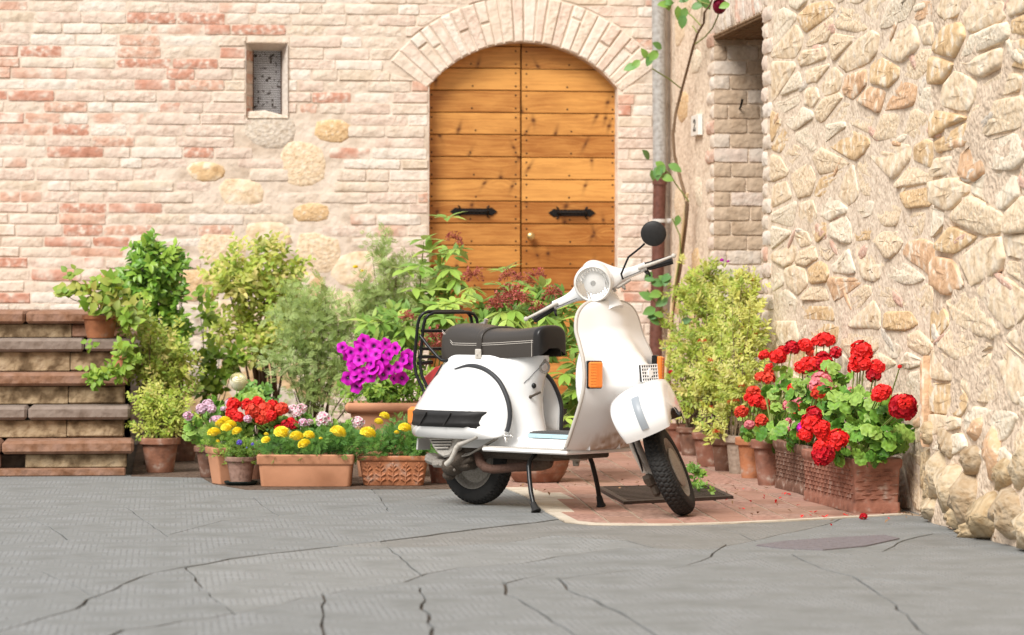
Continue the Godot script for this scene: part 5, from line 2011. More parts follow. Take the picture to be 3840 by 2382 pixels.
func build_front(s: Node3D, white: StandardMaterial3D) -> void:
	var rake := deg_to_rad(26)
	var st := Basis(Vector3(-sin(rake), cos(rake), 0), -deg_to_rad(62))
	var h := Node3D.new()
	h.name = "handlebar"
	s.add_child(h)
	h.transform = Transform3D(st, Vector3(0.7435, 0.9575, 0))
	# headset: one skin swept along the bar
	var b := MB.new()
	var rows := []
	for i in 41:
		var z := lerpf(-0.215, 0.222, i / 40.0)
		var d := absf(z - 0.005)
		var hh := 0.0195 + 0.066 * exp(-pow(d / 0.085, 2.2))
		var cy := 0.017 + 0.034 * exp(-pow(d / 0.09, 2.0))
		var dx := 0.022 + 0.052 * exp(-pow(d / 0.085, 2.4))
		var cx := 0.0 + 0.012 * exp(-pow(d / 0.09, 2.0))
		var ring := []
		for k in 28:
			var an := TAU * k / 28
			ring.append(Vector3(cx + signf(cos(an)) * pow(absf(cos(an)), 0.8) * dx, cy + signf(sin(an)) * pow(absf(sin(an)), 0.8) * hh, z))
		rows.append(ring)
	b.grid(rows, true)
	b.poly(rows[0], Vector3(0, 0, -1))
	b.poly(rows[40], Vector3(0, 0, 1))
	# lamp cowl
	var hc := Vector3(0.0, 0.048, 0.011)
	var lr := []
	for q in [[-0.075, 0.02, -0.012], [-0.068, 0.045, -0.01], [-0.045, 0.068, -0.006], [0.0, 0.082, -0.002], [0.05, 0.0845, 0.001], [0.088, 0.083, 0.004], [0.094, 0.080, 0.004]]:
		var ring := []
		for k in 40:
			var an := TAU * k / 40
			ring.append(hc + Vector3(q[0], q[2] + cos(an) * q[1], sin(an) * q[1]))
		lr.append(ring)
	b.grid(lr, true)
	b.tube([Vector3(0, 0.01, 0.008), Vector3(0.0, -0.04, 0.006), Vector3(0.025, -0.10, 0.0)], [0.05, 0.052, 0.058], 20)
	part("headset", b, white, h)
	for sd in [1.0, -1.0]:
		var sm := MB.new()
		var p := []
		for i in 12:
			var z: float = 0.012 + sd * lerpf(0.085, 0.20, i / 11.0)
			var d := absf(z - 0.005)
			p.append(Vector3(0.022 + 0.052 * exp(-pow(d / 0.085, 2.4)) + 0.0005, 0.010 + 0.01 * exp(-pow(d / 0.09, 2.0)), z))
		sm.tube(p, 0.0014, 5)
		part("seam", sm, M.strip, h)
	var turn := Transform3D(Basis(Vector3(0, 0, 1), -PI / 2), hc + Vector3(0.092, 0.004, 0))
	var hl := Node3D.new()
	hl.name = "headlight"
	h.add_child(hl)
	hl.transform = turn
	var rg := MB.new()
	rg.lathe([Vector2(0.070, 0.002), Vector2(0.071, 0.010), Vector2(0.0755, 0.012), Vector2(0.080, 0.006), Vector2(0.0815, -0.004), Vector2(0.079, -0.008)], 48)
	part("rim", rg, mat("lamp_rim", lin(0.72, 0.70, 0.66), 0.25), hl)
	var rf := MB.new()
	var rr := []
	for i in 15:
		var r := 0.0715 * i / 14.0
		var ring := []
		for k in 160:
			var an := TAU * k / 160
			ring.append(Vector3(cos(an) * r, -0.034 + 0.034 * pow(i / 14.0, 2.0) + 0.0022 * sin(sin(an) * r * 520.0), sin(an) * r))
		rr.append(ring)
	rf.grid(rr, true)
	rf.tube([Vector3(0, -0.03, 0), Vector3(0, -0.006, 0)], [0.012, 0.012], 12)
	part("reflector", rf, mat("reflector", lin(0.78, 0.77, 0.75), 0.16), hl)
	M.reflector.metallic = 0.95
	# ribbed lens: a shallow dome of vertical flutes
	var ln := MB.new()
	var lrw := []
	for i in 41:
		var row := []
		for k in 113:
			var v := (i / 20.0 - 1.0) * 0.0712
			var half := sqrt(maxf(0.0, 0.0712 * 0.0712 - v * v))
			var u := (k / 56.0 - 1.0) * half
			var q := (u * u + v * v) / (0.0712 * 0.0712)
			row.append(Vector3(v, 0.018 * (1.0 - q) + 0.0012 * sin(u * 900.0) * (1.0 if absf(v) > 0.018 or absf(u) > 0.03 else 0.3), u))
		lrw.append(row)
	ln.grid(lrw)
	var glass := StandardMaterial3D.new()
	glass.resource_name = "lens_glass"
	glass.transparency = BaseMaterial3D.TRANSPARENCY_ALPHA
	glass.albedo_color = Color(0.9, 0.9, 0.88, 0.14)
	glass.roughness = 0.06
	glass.cull_mode = BaseMaterial3D.CULL_DISABLED
	part("lens", ln, glass, hl)
	# grips and levers
	for sd in [1.0, -1.0]:
		var e: float = 0.328
		var z0: float = 0.222 if sd > 0 else 0.208
		var g := MB.new()
		var gp := []
		var gr := []
		for i in 31:
			var t := i / 30.0
			gp.append(Vector3(0, 0.016 - 0.018 * t, sd * lerpf(z0, e, t)))
			gr.append((0.0175 if i % 3 else 0.0155) if i > 1 and i < 29 else (0.021 if i <= 1 else 0.0195))
		g.tube(gp, gr, 14)
		for k in 10:
			var an := TAU * k / 10
			g.tube([Vector3(cos(an) * 0.0175, 0.0135 + sin(an) * 0.0175, sd * (z0 + 0.012)), Vector3(cos(an) * 0.0175, -0.001 + sin(an) * 0.0175, sd * (e - 0.008))], 0.0018, 5)
		part("grip", g, M.black_matt, h)
		var lv := MB.new()
		var bx := 0.034
		lv.tube([Vector3(bx - 0.01, 0.024, sd * (z0 - 0.022)), Vector3(bx + 0.004, 0.026, sd * z0), Vector3(bx + 0.012, 0.024, sd * (z0 + 0.03)), Vector3(bx + 0.018, 0.022, sd * (e - 0.04)), Vector3(bx + 0.016, 0.020, sd * (e + 0.006)), Vector3(bx + 0.015, 0.019, sd * (e + 0.014))], [0.008, 0.0085, 0.0078, 0.0068, 0.0055, 0.005], 9)
		lv.ball(Vector3(bx + 0.015, 0.019, sd * (e + 0.02)), Vector3(0.0105, 0.0105, 0.0105), 12, 8)
		part("lever", lv, M.pale_alloy, h)
		var pv := MB.new()
		pv.tube([Vector3(0.024, 0.002, sd * (z0 - 0.004)), Vector3(0.03, -0.012, sd * (z0 + 0.004))], 0.006, 7)
		pv.box(Vector3(0.012, -0.004, sd * (z0 + 0.006)), Vector3(0.012, 0.05, 0.008), 0.003)
		part("lever_pivot", pv, M.black_matt, h)
	# mirror
	var mr := MB.new()
	mr.tube([Vector3(0.05, 0.012, -0.107), Vector3(0.05, 0.036, -0.11), Vector3(0.048, 0.09, -0.168), Vector3(0.046, 0.108, -0.235), Vector3(0.046, 0.116, -0.256)], 0.0045, 8)
	var mi := part("mirror_arm", mr, M.black, h)
	var md := MB.new()
	md.ball(Vector3(0.045, 0.140, -0.308), Vector3(0.019, 0.055, 0.055), 30, 12)
	part("mirror", md, M.black_matt, mi)
	var mk := MB.new()
	mk.box(Vector3(0.045, -0.008, -0.102), Vector3(0.02, 0.012, 0.07), 0.004, Basis(Vector3(1, 0, 0), 0.15))
	mk.tube([Vector3(0.05, -0.006, -0.096), Vector3(0.05, -0.034, -0.098)], 0.005, 8)
	mk.tube([Vector3(0.05, -0.016, -0.096), Vector3(0.05, -0.024, -0.097)], 0.009, 6)
	mk.tube([Vector3(0.05, -0.008, -0.055), Vector3(0.05, -0.024, -0.056)], 0.006, 6)
	part("mirror_clamp", mk, M.alloy, mi)
	# front wheel, fork and mudguard turn with the bar
	var w := Node3D.new()
	w.name = "fork"
	s.add_child(w)
	w.transform = Transform3D(st, Vector3(1.1042, 0.1934, -0.0156))
	var wt := part("tyre", tyre_mesh(), M.rubber, w)
	var rm := MB.new()
	rm.X = Transform3D(Basis(Vector3(1, 0, 0), PI / 2), Vector3.ZERO)
	for sd in [1.0, -1.0]:
		rm.lathe([Vector2(0.118, sd * 0.002), Vector2(0.119, sd * 0.022), Vector2(0.131, sd * 0.034), Vector2(0.133, sd * 0.0365), Vector2(0.129, sd * 0.0375), Vector2(0.116, sd * 0.027), Vector2(0.106, sd * 0.012), Vector2(0.101, sd * 0.016), Vector2(0.062, sd * 0.022), Vector2(0.056, sd * 0.03), Vector2(0.03, sd * 0.034), Vector2(0.028, sd * 0.044), Vector2(0, sd * 0.046)], 40)
	part("rim", rm, M.rim, w)
	var hb := MB.new()
	hb.X = rm.X
	hb.lathe([Vector2(0.0, -0.03), Vector2(0.085, -0.03), Vector2(0.088, -0.034), Vector2(0.084, -0.04), Vector2(0.05, -0.044), Vector2(0.02, -0.05), Vector2(0, -0.052)], 32)
	part("brake_drum", hb, M.alloy, w)
	var fk := MB.new()
	fk.tube([Vector3(-0.03, 0.36, 0.06), Vector3(-0.03, 0.26, 0.078), Vector3(-0.025, 0.14, 0.085), Vector3(-0.012, 0.05, 0.083), Vector3(0.0, 0.0, 0.08)], [0.022, 0.02, 0.019, 0.018, 0.02], 12)
	fk.tube([Vector3(0.03, 0.32, 0.075), Vector3(0.035, 0.16, 0.094), Vector3(0.03, 0.04, 0.094)], 0.011, 10)
	part("fork_leg", fk, M.pale_alloy, w)
	var ca := MB.new()
	ca.box(Vector3(0.01, -0.005, 0.088), Vector3(0.075, 0.06, 0.04), 0.014)
	ca.box(Vector3(0.02, -0.05, 0.085), Vector3(0.05, 0.06, 0.03), 0.01, Basis(Vector3(0, 0, 1), 0.3))
	ca.tube([Vector3(0.0, 0.0, 0.07), Vector3(0.0, 0.0, 0.115)], 0.02, 12)
	part("fork_link", ca, M.grime, w)
	var cv := MB.new()
	cv.tube([Vector3(0.05, 0.30, 0.06), Vector3(0.055, 0.2, 0.078), Vector3(0.05, 0.1, 0.088), Vector3(0.035, 0.04, 0.098)], 0.0045, 6)
	part("cable", cv, M.black, w)
	# mudguard: ridge line, half width, side drop
	var mg := MB.new()
	var tab := smooth_row([[0.236, 0.218, 0.108, 0.10], [0.243, 0.255, 0.116, 0.12], [0.238, 0.300, 0.123, 0.14], [0.213, 0.345, 0.128, 0.155], [0.165, 0.378, 0.129, 0.165], [0.09, 0.393, 0.129, 0.17], [0.01, 0.390, 0.128, 0.17], [-0.07, 0.374, 0.126, 0.17], [-0.14, 0.338, 0.123, 0.16], [-0.19, 0.28, 0.118, 0.14], [-0.215, 0.22, 0.112, 0.12], [-0.228, 0.155, 0.105, 0.10]], 40)
	var ro := []
	var ri := []
	for i in tab.size():
		var q: Array = tab[i]
		var a: Array = tab[maxi(i - 1, 0)]
		var c: Array = tab[mini(i + 1, tab.size() - 1)]
		var tg := Vector2(c[0] - a[0], c[1] - a[1]).normalized()
		var nr := Vector2(tg.y, -tg.x)
		var row := []
		var rowi := []
		for k in 33:
			var u := k / 16.0 - 1.0
			var au := absf(u)
			var zz: float
			var dr: float
			if au < 0.62:
				var t := au / 0.62
				zz = q[2] * (t * 0.90)
				dr = q[3] * 0.12 * pow(t, 3.0)
			else:
				var t := (au - 0.62) / 0.38
				zz = q[2] * (0.90 + 0.10 * sin(t * PI * 0.55))
				dr = q[3] * (0.12 + 0.88 * pow(t, 1.1))
			row.append(Vector3(q[0] - nr.x * dr, q[1] - nr.y * dr, -0.022 + signf(u) * zz))
			rowi.append(Vector3(q[0] - nr.x * (dr + (0.012 if au < 0.9 else 0.0)), q[1] - nr.y * (dr + (0.012 if au < 0.9 else 0.0)), -0.022 + signf(u) * zz * 0.96))
		ro.append(row)
		ri.append(rowi)
	mg.grid(ro)
	var mud := part("mudguard", mg, white, w)
	var mi2 := MB.new()
	mi2.grid(ri, false, false, true)
	part("mudguard_lining", mi2, mat("lining", lin(0.22, 0.16, 0.11), 0.9, T.dirt, 4.0), mud)
	var cr := MB.new()
	var c0 := []
	for i in range(3, 15):
		var o := []
		for k in [14, 15, 16, 17]:
			var p: Vector3 = ro[i][k]
			var e := 0.0075 if k == 15 or k == 16 else 0.003
			o.append(Vector3(p.x + e * 0.8, p.y + e * 0.6, p.z))
		c0.append(o)
	cr.grid(c0)
	part("crest", cr, M.crest, mud)
	var ed := MB.new()
	var p1 := []
	for i in range(2, 20):
		p1.append(ro[i][0] + Vector3(0, 0, -0.003))
	ed.tube(p1, 0.006, 6)
	part("edge_rubber", ed, M.strip, mud)


# ---------------------------------------------------------------- plants
var P := {}
var umbels := []
var pompons := []
var trumpets := []
var trusses := []
var round_leaves := []


func palettes() -> void:
	P.azalea = [lin2(0.52, 0.55, 0.10), lin2(0.38, 0.47, 0.07), lin2(0.66, 0.62, 0.24), lin2(0.27, 0.38, 0.055), lin2(0.60, 0.58, 0.16)]
	P.yellowing = [lin2(0.42, 0.50, 0.07), lin2(0.32, 0.44, 0.055), lin2(0.70, 0.58, 0.22), lin2(0.22, 0.36, 0.045), lin2(0.50, 0.52, 0.10)]
	P.gloss = [lin2(0.09, 0.22, 0.026), lin2(0.19, 0.36, 0.04), lin2(0.33, 0.48, 0.07), lin2(0.12, 0.26, 0.03)]
	P.feather = [lin2(0.32, 0.42, 0.13), lin2(0.40, 0.50, 0.21), lin2(0.23, 0.34, 0.09), lin2(0.36, 0.44, 0.14)]
	P.rhodo = [lin2(0.17, 0.31, 0.06), lin2(0.24, 0.40, 0.085), lin2(0.34, 0.45, 0.10), lin2(0.13, 0.25, 0.05)]
	P.marigold = [lin2(0.06, 0.17, 0.03), lin2(0.10, 0.24, 0.04), lin2(0.15, 0.29, 0.05)]
	P.lime = [lin2(0.22, 0.36, 0.04), lin2(0.32, 0.44, 0.06), lin2(0.15, 0.28, 0.03)]
	P.geranium = [lin2(0.15, 0.31, 0.06), lin2(0.21, 0.39, 0.085), lin2(0.11, 0.25, 0.045)]
	for q in [["petal_scarlet", 0.86, 0.025, 0.022], ["petal_crimson", 0.56, 0.004, 0.016], ["petal_coral", 0.80, 0.07, 0.035], ["petal_pink", 0.80, 0.56, 0.70], ["petal_rose", 0.78, 0.24, 0.28], ["petal_blush", 0.86, 0.70, 0.74], ["petal_yellow", 0.98, 0.84, 0.08], ["petal_magenta", 0.66, 0.012, 0.55], ["petal_white", 0.92, 0.89, 0.70], ["petal_blue", 0.16, 0.12, 0.62], ["petal_maroon", 0.46, 0.13, 0.10], ["petal_wine", 0.20, 0.004, 0.03]]:
		leafmat(q[0], lin(q[1], q[2], q[3]), 0.6, 0.55)
	for k in 5:
		var c: Color = [lin2(0.22, 0.38, 0.06), lin2(0.31, 0.47, 0.09), lin2(0.37, 0.50, 0.10), lin2(0.15, 0.30, 0.05), lin2(0.27, 0.42, 0.08)][k]
		leafmat("rhodo%d" % k, Color(c.r, c.g, c.b).linear_to_srgb(), 0.42, 0.6).vertex_color_use_as_albedo = false
	for k in 4:
		var c: Color = [lin2(0.16, 0.34, 0.045), lin2(0.24, 0.43, 0.065), lin2(0.31, 0.47, 0.10), lin2(0.09, 0.23, 0.03)][k]
		leafmat("geranium%d" % k, Color(c.r, c.g, c.b).linear_to_srgb(), 0.5, 0.6)
	for k in 3:
		var c: Color = [lin2(0.08, 0.2, 0.05), lin2(0.13, 0.28, 0.07), lin2(0.17, 0.32, 0.06)][k]
		leafmat("rose_leaf%d" % k, Color(c.r, c.g, c.b).linear_to_srgb(), 0.45, 0.35).vertex_color_use_as_albedo = false
	for k in 4:
		umbels.append(umbel_mesh(1.0, 100 + k, 30, 0.72, 1.15))
		pompons.append(pompon_mesh(1.0, 120 + k))
		trumpets.append(trumpet_mesh(1.0, 130 + k))
		round_leaves.append(lobed_leaf(1.0, 140 + k))
	umbels.append(umbel_mesh(1.0, 111, 22, 0.8, 1.1, Color(0.9, 0.25, 0.45)))
	rng.seed = 150
	for k in 3:
		var b := MB.new()
		b.has_col = true
		for j in 46:
			var d := rv()
			d.y = absf(d.y) * 0.9 - 0.25
			d = d.normalized()
			var e := d * R(0.75, 1.05) + Vector3(0, R(-0.3, 0.0), 0)
			var t := R(0.5, 1.25)
			b.c = Color(t * 1.25, t * 1.1, t * 0.8)
			b.tube([d * 0.15, d * R(0.5, 0.7) + Vector3(0, 0.12, 0), e], [0.035, 0.03, 0.02], 3, false)
			b.c = Color(t, t * R(0.6, 1.2), t)
			for i in 3:
				petal(b, e, (d + rv() * 0.9).normalized(), rv(), R(0.18, 0.32), R(0.05, 0.09), 0.03)
		trusses.append(b.mesh())


func lin2(r: float, g: float, b: float) -> Color:
	return Color(r, g, b)  # already linear, for instance colours


func lo(list: Array, pos: Vector3) -> Array:
	# [[world centre, half width, half height, half depth], ...] -> ellipsoids local to the plant
	var o := []
	for q in list:
		o.append([q[0] - pos, Vector3(q[1], q[2], q[3] if q.size() > 3 else q[1] * 0.8)])
	return o


func heads(parent: Node3D, list: Array, meshes: Array, stalk_from: Vector3, n := "flower_head", stalk := true) -> void:
	# [[world centre, radius, material], ...]
	var sb := MB.new()
	for q in list:
		var c: Vector3 = q[0] - parent.position
		var sc := Vector3(q[1], q[1] * R(0.85, 1.0), q[1])
		part(n, pick(meshes), M[q[2]], parent, Transform3D(Basis(Vector3(0, 1, 0), R(0, TAU)) * Basis(Vector3(1, 0, 0), R(-0.3, 0.3)) * Basis.from_scale(sc), c))
		if stalk:
			var s := stalk_from + Vector3(R(-0.06, 0.06), 0, R(-0.04, 0.04))
			s.x = lerpf(s.x, c.x, 0.5)
			sb.tube([s, s.lerp(c, 0.5) + Vector3(R(-0.01, 0.01), 0.015, R(0, 0.02)), c - Vector3(0, q[1] * 0.2, 0)], [0.004, 0.0035, 0.003], 5, false)
	if stalk:
		part("stalks", sb, M.green_stem, parent)


func round_foliage(parent: Node3D, blobs: Array, count: int, s0: float, s1: float) -> void:
	var tot := 0.0
	for q in blobs:
		tot += q[1].x * q[1].y
	var sb := MB.new()
	for q in blobs:
		for i in int(count * q[1].x * q[1].y / tot):
			var d := rv()
			if d.z < -0.35: d.z = -d.z
			var c: Vector3 = q[0] + d * q[1] * pow(rng.randf(), 0.4)
			var nr := (d * 0.8 + Vector3(R(-0.3, 0.3), 0.55, 0.5) + rv() * 0.35).normalized()
			var dir := (rv() + Vector3(0, -0.3, 0)).normalized()
			part("leaf", pick(round_leaves), M["geranium%d" % (rng.randi() % 4)], parent, orient(dir, nr, R(s0, s1), c))
			if i % 2 == 0:
				var s: Vector3 = q[0] * Vector3(0.6, 0, 0.6) + Vector3(0, q[0].y - q[1].y * 0.9, 0)
				sb.tube([s, s.lerp(c, 0.5) + Vector3(0, 0.01, 0), c], 0.0022, 4, false)
	part("stalks", sb, M.green_stem, parent)


func whorls(parent: Node3D, list: Array, lm: Array, l0: float, l1: float) -> void:
	# [[world centre, leaves, droop 0..1], ...]
	for q in list:
		var c: Vector3 = q[0] - parent.position
		var ax := Vector3(R(-0.25, 0.25), 1, R(0.0, 0.45)).normalized()
		var n: int = q[1]
		var k: int = rng.randi() % 5
		for i in n:
			var an := TAU * i / n + R(-0.3, 0.3)
			var u := ax.cross(Vector3(0.2, 0.1, 1)).normalized().rotated(ax, an)
			var dr: float = q[2] + R(-0.2, 0.2)
			var dir := (u + ax * (0.75 - 1.5 * dr)).normalized()
			part("leaf", pick(lm), M["rhodo%d" % (k if rng.randf() < 0.6 else rng.randi() % 5)], parent, orient(dir, ax + u * (0.2 - 0.6 * dr) * -1.0, R(l0, l1), c + u * 0.004))


func pot_plant(n: String, label: String, pos: Vector3, rt: float, rb: float, h: float, m: String, group := "") -> Node3D:
	var o := thing(n, label, "potted plant", pos, group)
	round_pot(o, rt, rb, h, h * 0.2, M[m])
	return o


func plants_left() -> void:
	rng.seed = 201
	var small := leaf_mesh(1.0, 0.24, 0.07, 0.15, 3)
	var oval := leaf_mesh(1.0, 0.27, 0.10, 0.25, 4)
	var heart := leaf_mesh(1.0, 0.36, 0.10, 0.2, 4, 0.35)
	var feath := feather_mesh(1.0, 6, 0.42, 0.045)
	# shrub in the front pot by the stairs
	var a := pot_plant("potted_shrub", "small yellowish shrub in a terracotta pot at the foot of the stairs", Vector3(-3.2139, 0, 3.2602), 0.098, 0.070, 0.183, "terra_old")
	var tips := sprigs(a, small, M.leaf, lo([[Vector3(-3.203, 0.3086, 3.272), 0.135, 0.10], [Vector3(-3.2751, 0.3636, 3.2641), 0.08, 0.08], [Vector3(-3.1155, 0.2976, 3.2816), 0.08, 0.09], [Vector3(-3.203, 0.2206, 3.272), 0.11, 0.045]], a.position), 300, 6, 0.03, 0.022, 0.036, P.yellowing + [lin2(0.36, 0.44, 0.05)])
	stems(a, Vector3(0, 0.15, 0), tips, 14, 0.005, M.bark)
	# tall glossy bush behind it
	var c := pot_plant("tall_bush", "tall glossy green bush in a brown pot beside the stone stairs", Vector3(-3.114, 0, 2.1056), 0.125, 0.09, 0.27, "terra_brown")
	tips = sprigs(c, oval, M.leaf_gloss, lo([[Vector3(-3.2584, 1.1103, 2.26), 0.12, 0.10], [Vector3(-3.2862, 0.982, 2.257), 0.155, 0.12], [Vector3(-3.205, 0.8537, 2.2659), 0.11, 0.12], [Vector3(-3.2978, 1.192, 2.2557), 0.05, 0.05], [Vector3(-3.1702, 1.0753, 2.2697), 0.08, 0.08], [Vector3(-3.147, 0.7487, 2.2722), 0.07, 0.11]], c.position), 230, 6, 0.05, 0.045, 0.075, P.gloss)
	stems(c, Vector3(0, 0.2, 0), tips, 16, 0.008, M.bark)
	var e := thing("leafy_shrub", "loose light green shrub filling the gap between stairs and brown pot", "shrub", Vector3(-3.2733, 0, 2.4803))
	tips = sprigs(e, small, M.leaf, lo([[Vector3(-3.2386, 0.6373, 2.564), 0.16, 0.12], [Vector3(-3.1702, 0.4767, 2.5714), 0.14, 0.12], [Vector3(-3.2956, 0.5111, 2.5578), 0.11, 0.10], [Vector3(-3.079, 0.5455, 2.5814), 0.06, 0.1], [Vector3(-3.3526, 0.7978, 2.5515), 0.1, 0.09]], e.position), 420, 6, 0.035, 0.028, 0.045, P.yellowing)
	stems(e, Vector3.ZERO, tips, 18, 0.007, M.bark)
	# pots on the steps
	var f := pot_plant("step_pot", "sprawling large leaved plant in an orange terracotta pot on the fourth step", Vector3(-3.539, 0.695, 2.5585), 0.093, 0.072, 0.127, "terra_orange")
	tips = sprigs(f, heart, M.leaf, lo([[Vector3(-3.7042, 0.9581, 2.7144), 0.045, 0.06], [Vector3(-3.6096, 0.9581, 2.7247), 0.06, 0.03], [Vector3(-3.4293, 0.9015, 2.7444), 0.11, 0.06], [Vector3(-3.3942, 0.8003, 2.8488), 0.05, 0.05], [Vector3(-3.5858, 0.8496, 2.7776), 0.02, 0.02], [Vector3(-3.4969, 0.9989, 2.737), 0.05, 0.035]], f.position), 46, 4, 0.05, 0.05, 0.085, P.lime + [lin2(0.5, 0.42, 0.12)])
	stems(f, Vector3(0, 0.1, 0), tips, 5, 0.005, M.bark)
	var g := pot_plant("step_pot", "small red clay pot with trailing leaves at the edge of the third step", Vector3(-3.4144, 0.517, 2.6892), 0.055, 0.042, 0.085, "terra_orange")
	sprigs(g, heart, M.leaf, lo([[Vector3(-3.5266, 0.4973, 3.1361), 0.06, 0.03], [Vector3(-3.5618, 0.4663, 3.1323), 0.03, 0.022], [Vector3(-3.4232, 0.5261, 3.1474), 0.06, 0.035], [Vector3(-3.573, 0.6639, 3.0305), 0.03, 0.014], [Vector3(-3.3902, 0.6036, 3.151), 0.05, 0.06]], g.position), 44, 4, 0.04, 0.04, 0.06, P.lime)
	var hh := pot_plant("landing_pot", "small terracotta pot with orange flowers against the wall atop the stairs", Vector3(-3.5439, 0.842, -0.7051), 0.058, 0.045, 0.145, "terra_old")
	sprigs(hh, small, M.leaf, lo([[Vector3(-3.5103, 1.0236, 0.7237), 0.055, 0.03]], hh.position), 40, 5, 0.02, 0.02, 0.03, [lin2(0.55, 0.22, 0.03), lin2(0.3, 0.34, 0.05), lin2(0.6, 0.3, 0.04)])
	var h2 := thing("empty_pot", "empty ochre clay pot standing by the wall atop the stairs", "pot", Vector3(-3.6748, 0.842, -1.9274))
	round_pot(h2, 0.05, 0.04, 0.21, 0.02, mat("terra_ochre", lin(0.46, 0.23, 0.06), 0.8, T.mott, 2.0))
	# big yellowing shrub against the wall
	rng.seed = 202
	var s1 := thing("yellowing_shrub", "wide yellow green shrub against the brick wall below the small window", "shrub", Vector3(-2.5642, 0, 0.7725))
	tips = sprigs(s1, oval, M.leaf, lo([[Vector3(-2.6386, 1.0823, 1.4223), 0.23, 0.13, 0.2], [Vector3(-2.7801, 0.9596, 1.4069), 0.17, 0.15, 0.18], [Vector3(-2.5362, 0.886, 1.4335), 0.17, 0.13, 0.18], [Vector3(-2.7069, 0.7634, 1.4148), 0.16, 0.11, 0.16], [Vector3(-2.4386, 1.0578, 1.4441), 0.06, 0.08], [Vector3(-2.585, 1.1927, 1.4281), 0.11, 0.045], [Vector3(-2.8532, 1.0578, 1.3989), 0.07, 0.08], [Vector3(-2.6366, 0.6301, 1.5231), 0.14, 0.08], [Vector3(-2.4707, 0.741, 1.6418), 0.11, 0.12], [Vector3(-2.8549, 0.6911, 1.4993), 0.08, 0.12]], s1.position), 460, 5, 0.06, 0.036, 0.066, P.yellowing)
	stems(s1, Vector3.ZERO, tips, 22, 0.011, M.bark, "stem", 0.06)
	var s2 := thing("leafy_plant", "bright green heart leaved plant low against the wall beside the bushes", "plant", Vector3(-2.9167, 0, 1.576))
	tips = sprigs(s2, heart, M.leaf_gloss, lo([[Vector3(-2.8855, 0.5056, 1.8983), 0.09, 0.09], [Vector3(-2.933, 0.3863, 1.8932), 0.07, 0.05], [Vector3(-2.7906, 0.5772, 1.9087), 0.06, 0.05], [Vector3(-2.952, 0.5772, 1.8911), 0.05, 0.1], [Vector3(-2.9686, 0.792, 1.8893), 0.035, 0.08], [Vector3(-2.9852, 0.9352, 1.8875), 0.03, 0.03]], s2.position), 75, 4, 0.05, 0.045, 0.07, P.lime)
	stems(s2, Vector3.ZERO, tips, 9, 0.005, M.bark)
	# feathery grey green shrubs
	rng.seed = 203
	var d1 := thing("feathery_shrub", "feathery grey green shrub behind the trough of marigolds", "shrub", Vector3(-2.3561, 0, 2.0536))
	tips = sprigs(d1, feath, M.leaf, lo([[Vector3(-2.3887, 0.8532, 2.2543), 0.15, 0.12], [Vector3(-2.3304, 0.6772, 2.2607), 0.19, 0.16], [Vector3(-2.4704, 0.5598, 2.2454), 0.13, 0.12], [Vector3(-2.2488, 0.4894, 2.2696), 0.12, 0.15], [Vector3(-2.3771, 0.3956, 2.2556), 0.12, 0.06], [Vector3(-2.1788, 0.7006, 2.2772), 0.08, 0.13], [Vector3(-2.4899, 0.8409, 2.1427), 0.1, 0.13], [Vector3(-2.1264, 0.5153, 2.3835), 0.08, 0.12]], d1.position), 430, 4, 0.06, 0.05, 0.09, P.feather, 0.6)
	stems(d1, Vector3.ZERO, tips, 16, 0.008, M.bark, "stem", 0.08)
	var d2 := thing("feathery_shrub", "taller feathery shrub with dry brown stems to the left of the door", "shrub", Vector3(-1.8724, 0, 1.2536))
	tips = sprigs(d2, feath, M.leaf, lo([[Vector3(-1.932, 1.1694, 1.3988), 0.075, 0.09], [Vector3(-1.8216, 1.0707, 1.4108), 0.12, 0.07], [Vector3(-1.9688, 0.9227, 1.3948), 0.15, 0.09], [Vector3(-1.7848, 0.8981, 1.4148), 0.11, 0.09], [Vector3(-2.0423, 0.8241, 1.3867), 0.09, 0.06], [Vector3(-1.7113, 1.0337, 1.4228), 0.05, 0.06], [Vector3(-1.8952, 0.7254, 1.4028), 0.17, 0.08]], d2.position), 280, 4, 0.06, 0.05, 0.085, P.feather, 0.7)
	stems(d2, Vector3.ZERO, tips, 7, 0.006, M.bark, "stem", 0.05)
	heads(d2, [[Vector3(-2.0826, 1.0921, 1.4829), 0.016, "petal_yellow"], [Vector3(-2.0435, 1.07, 1.4872), 0.009, "petal_yellow"]], pompons, Vector3(-0.1, 0.7, 0), "flower_head", false)
	marigolds(small, feath)
	geraniums_left()
	petunias(oval)


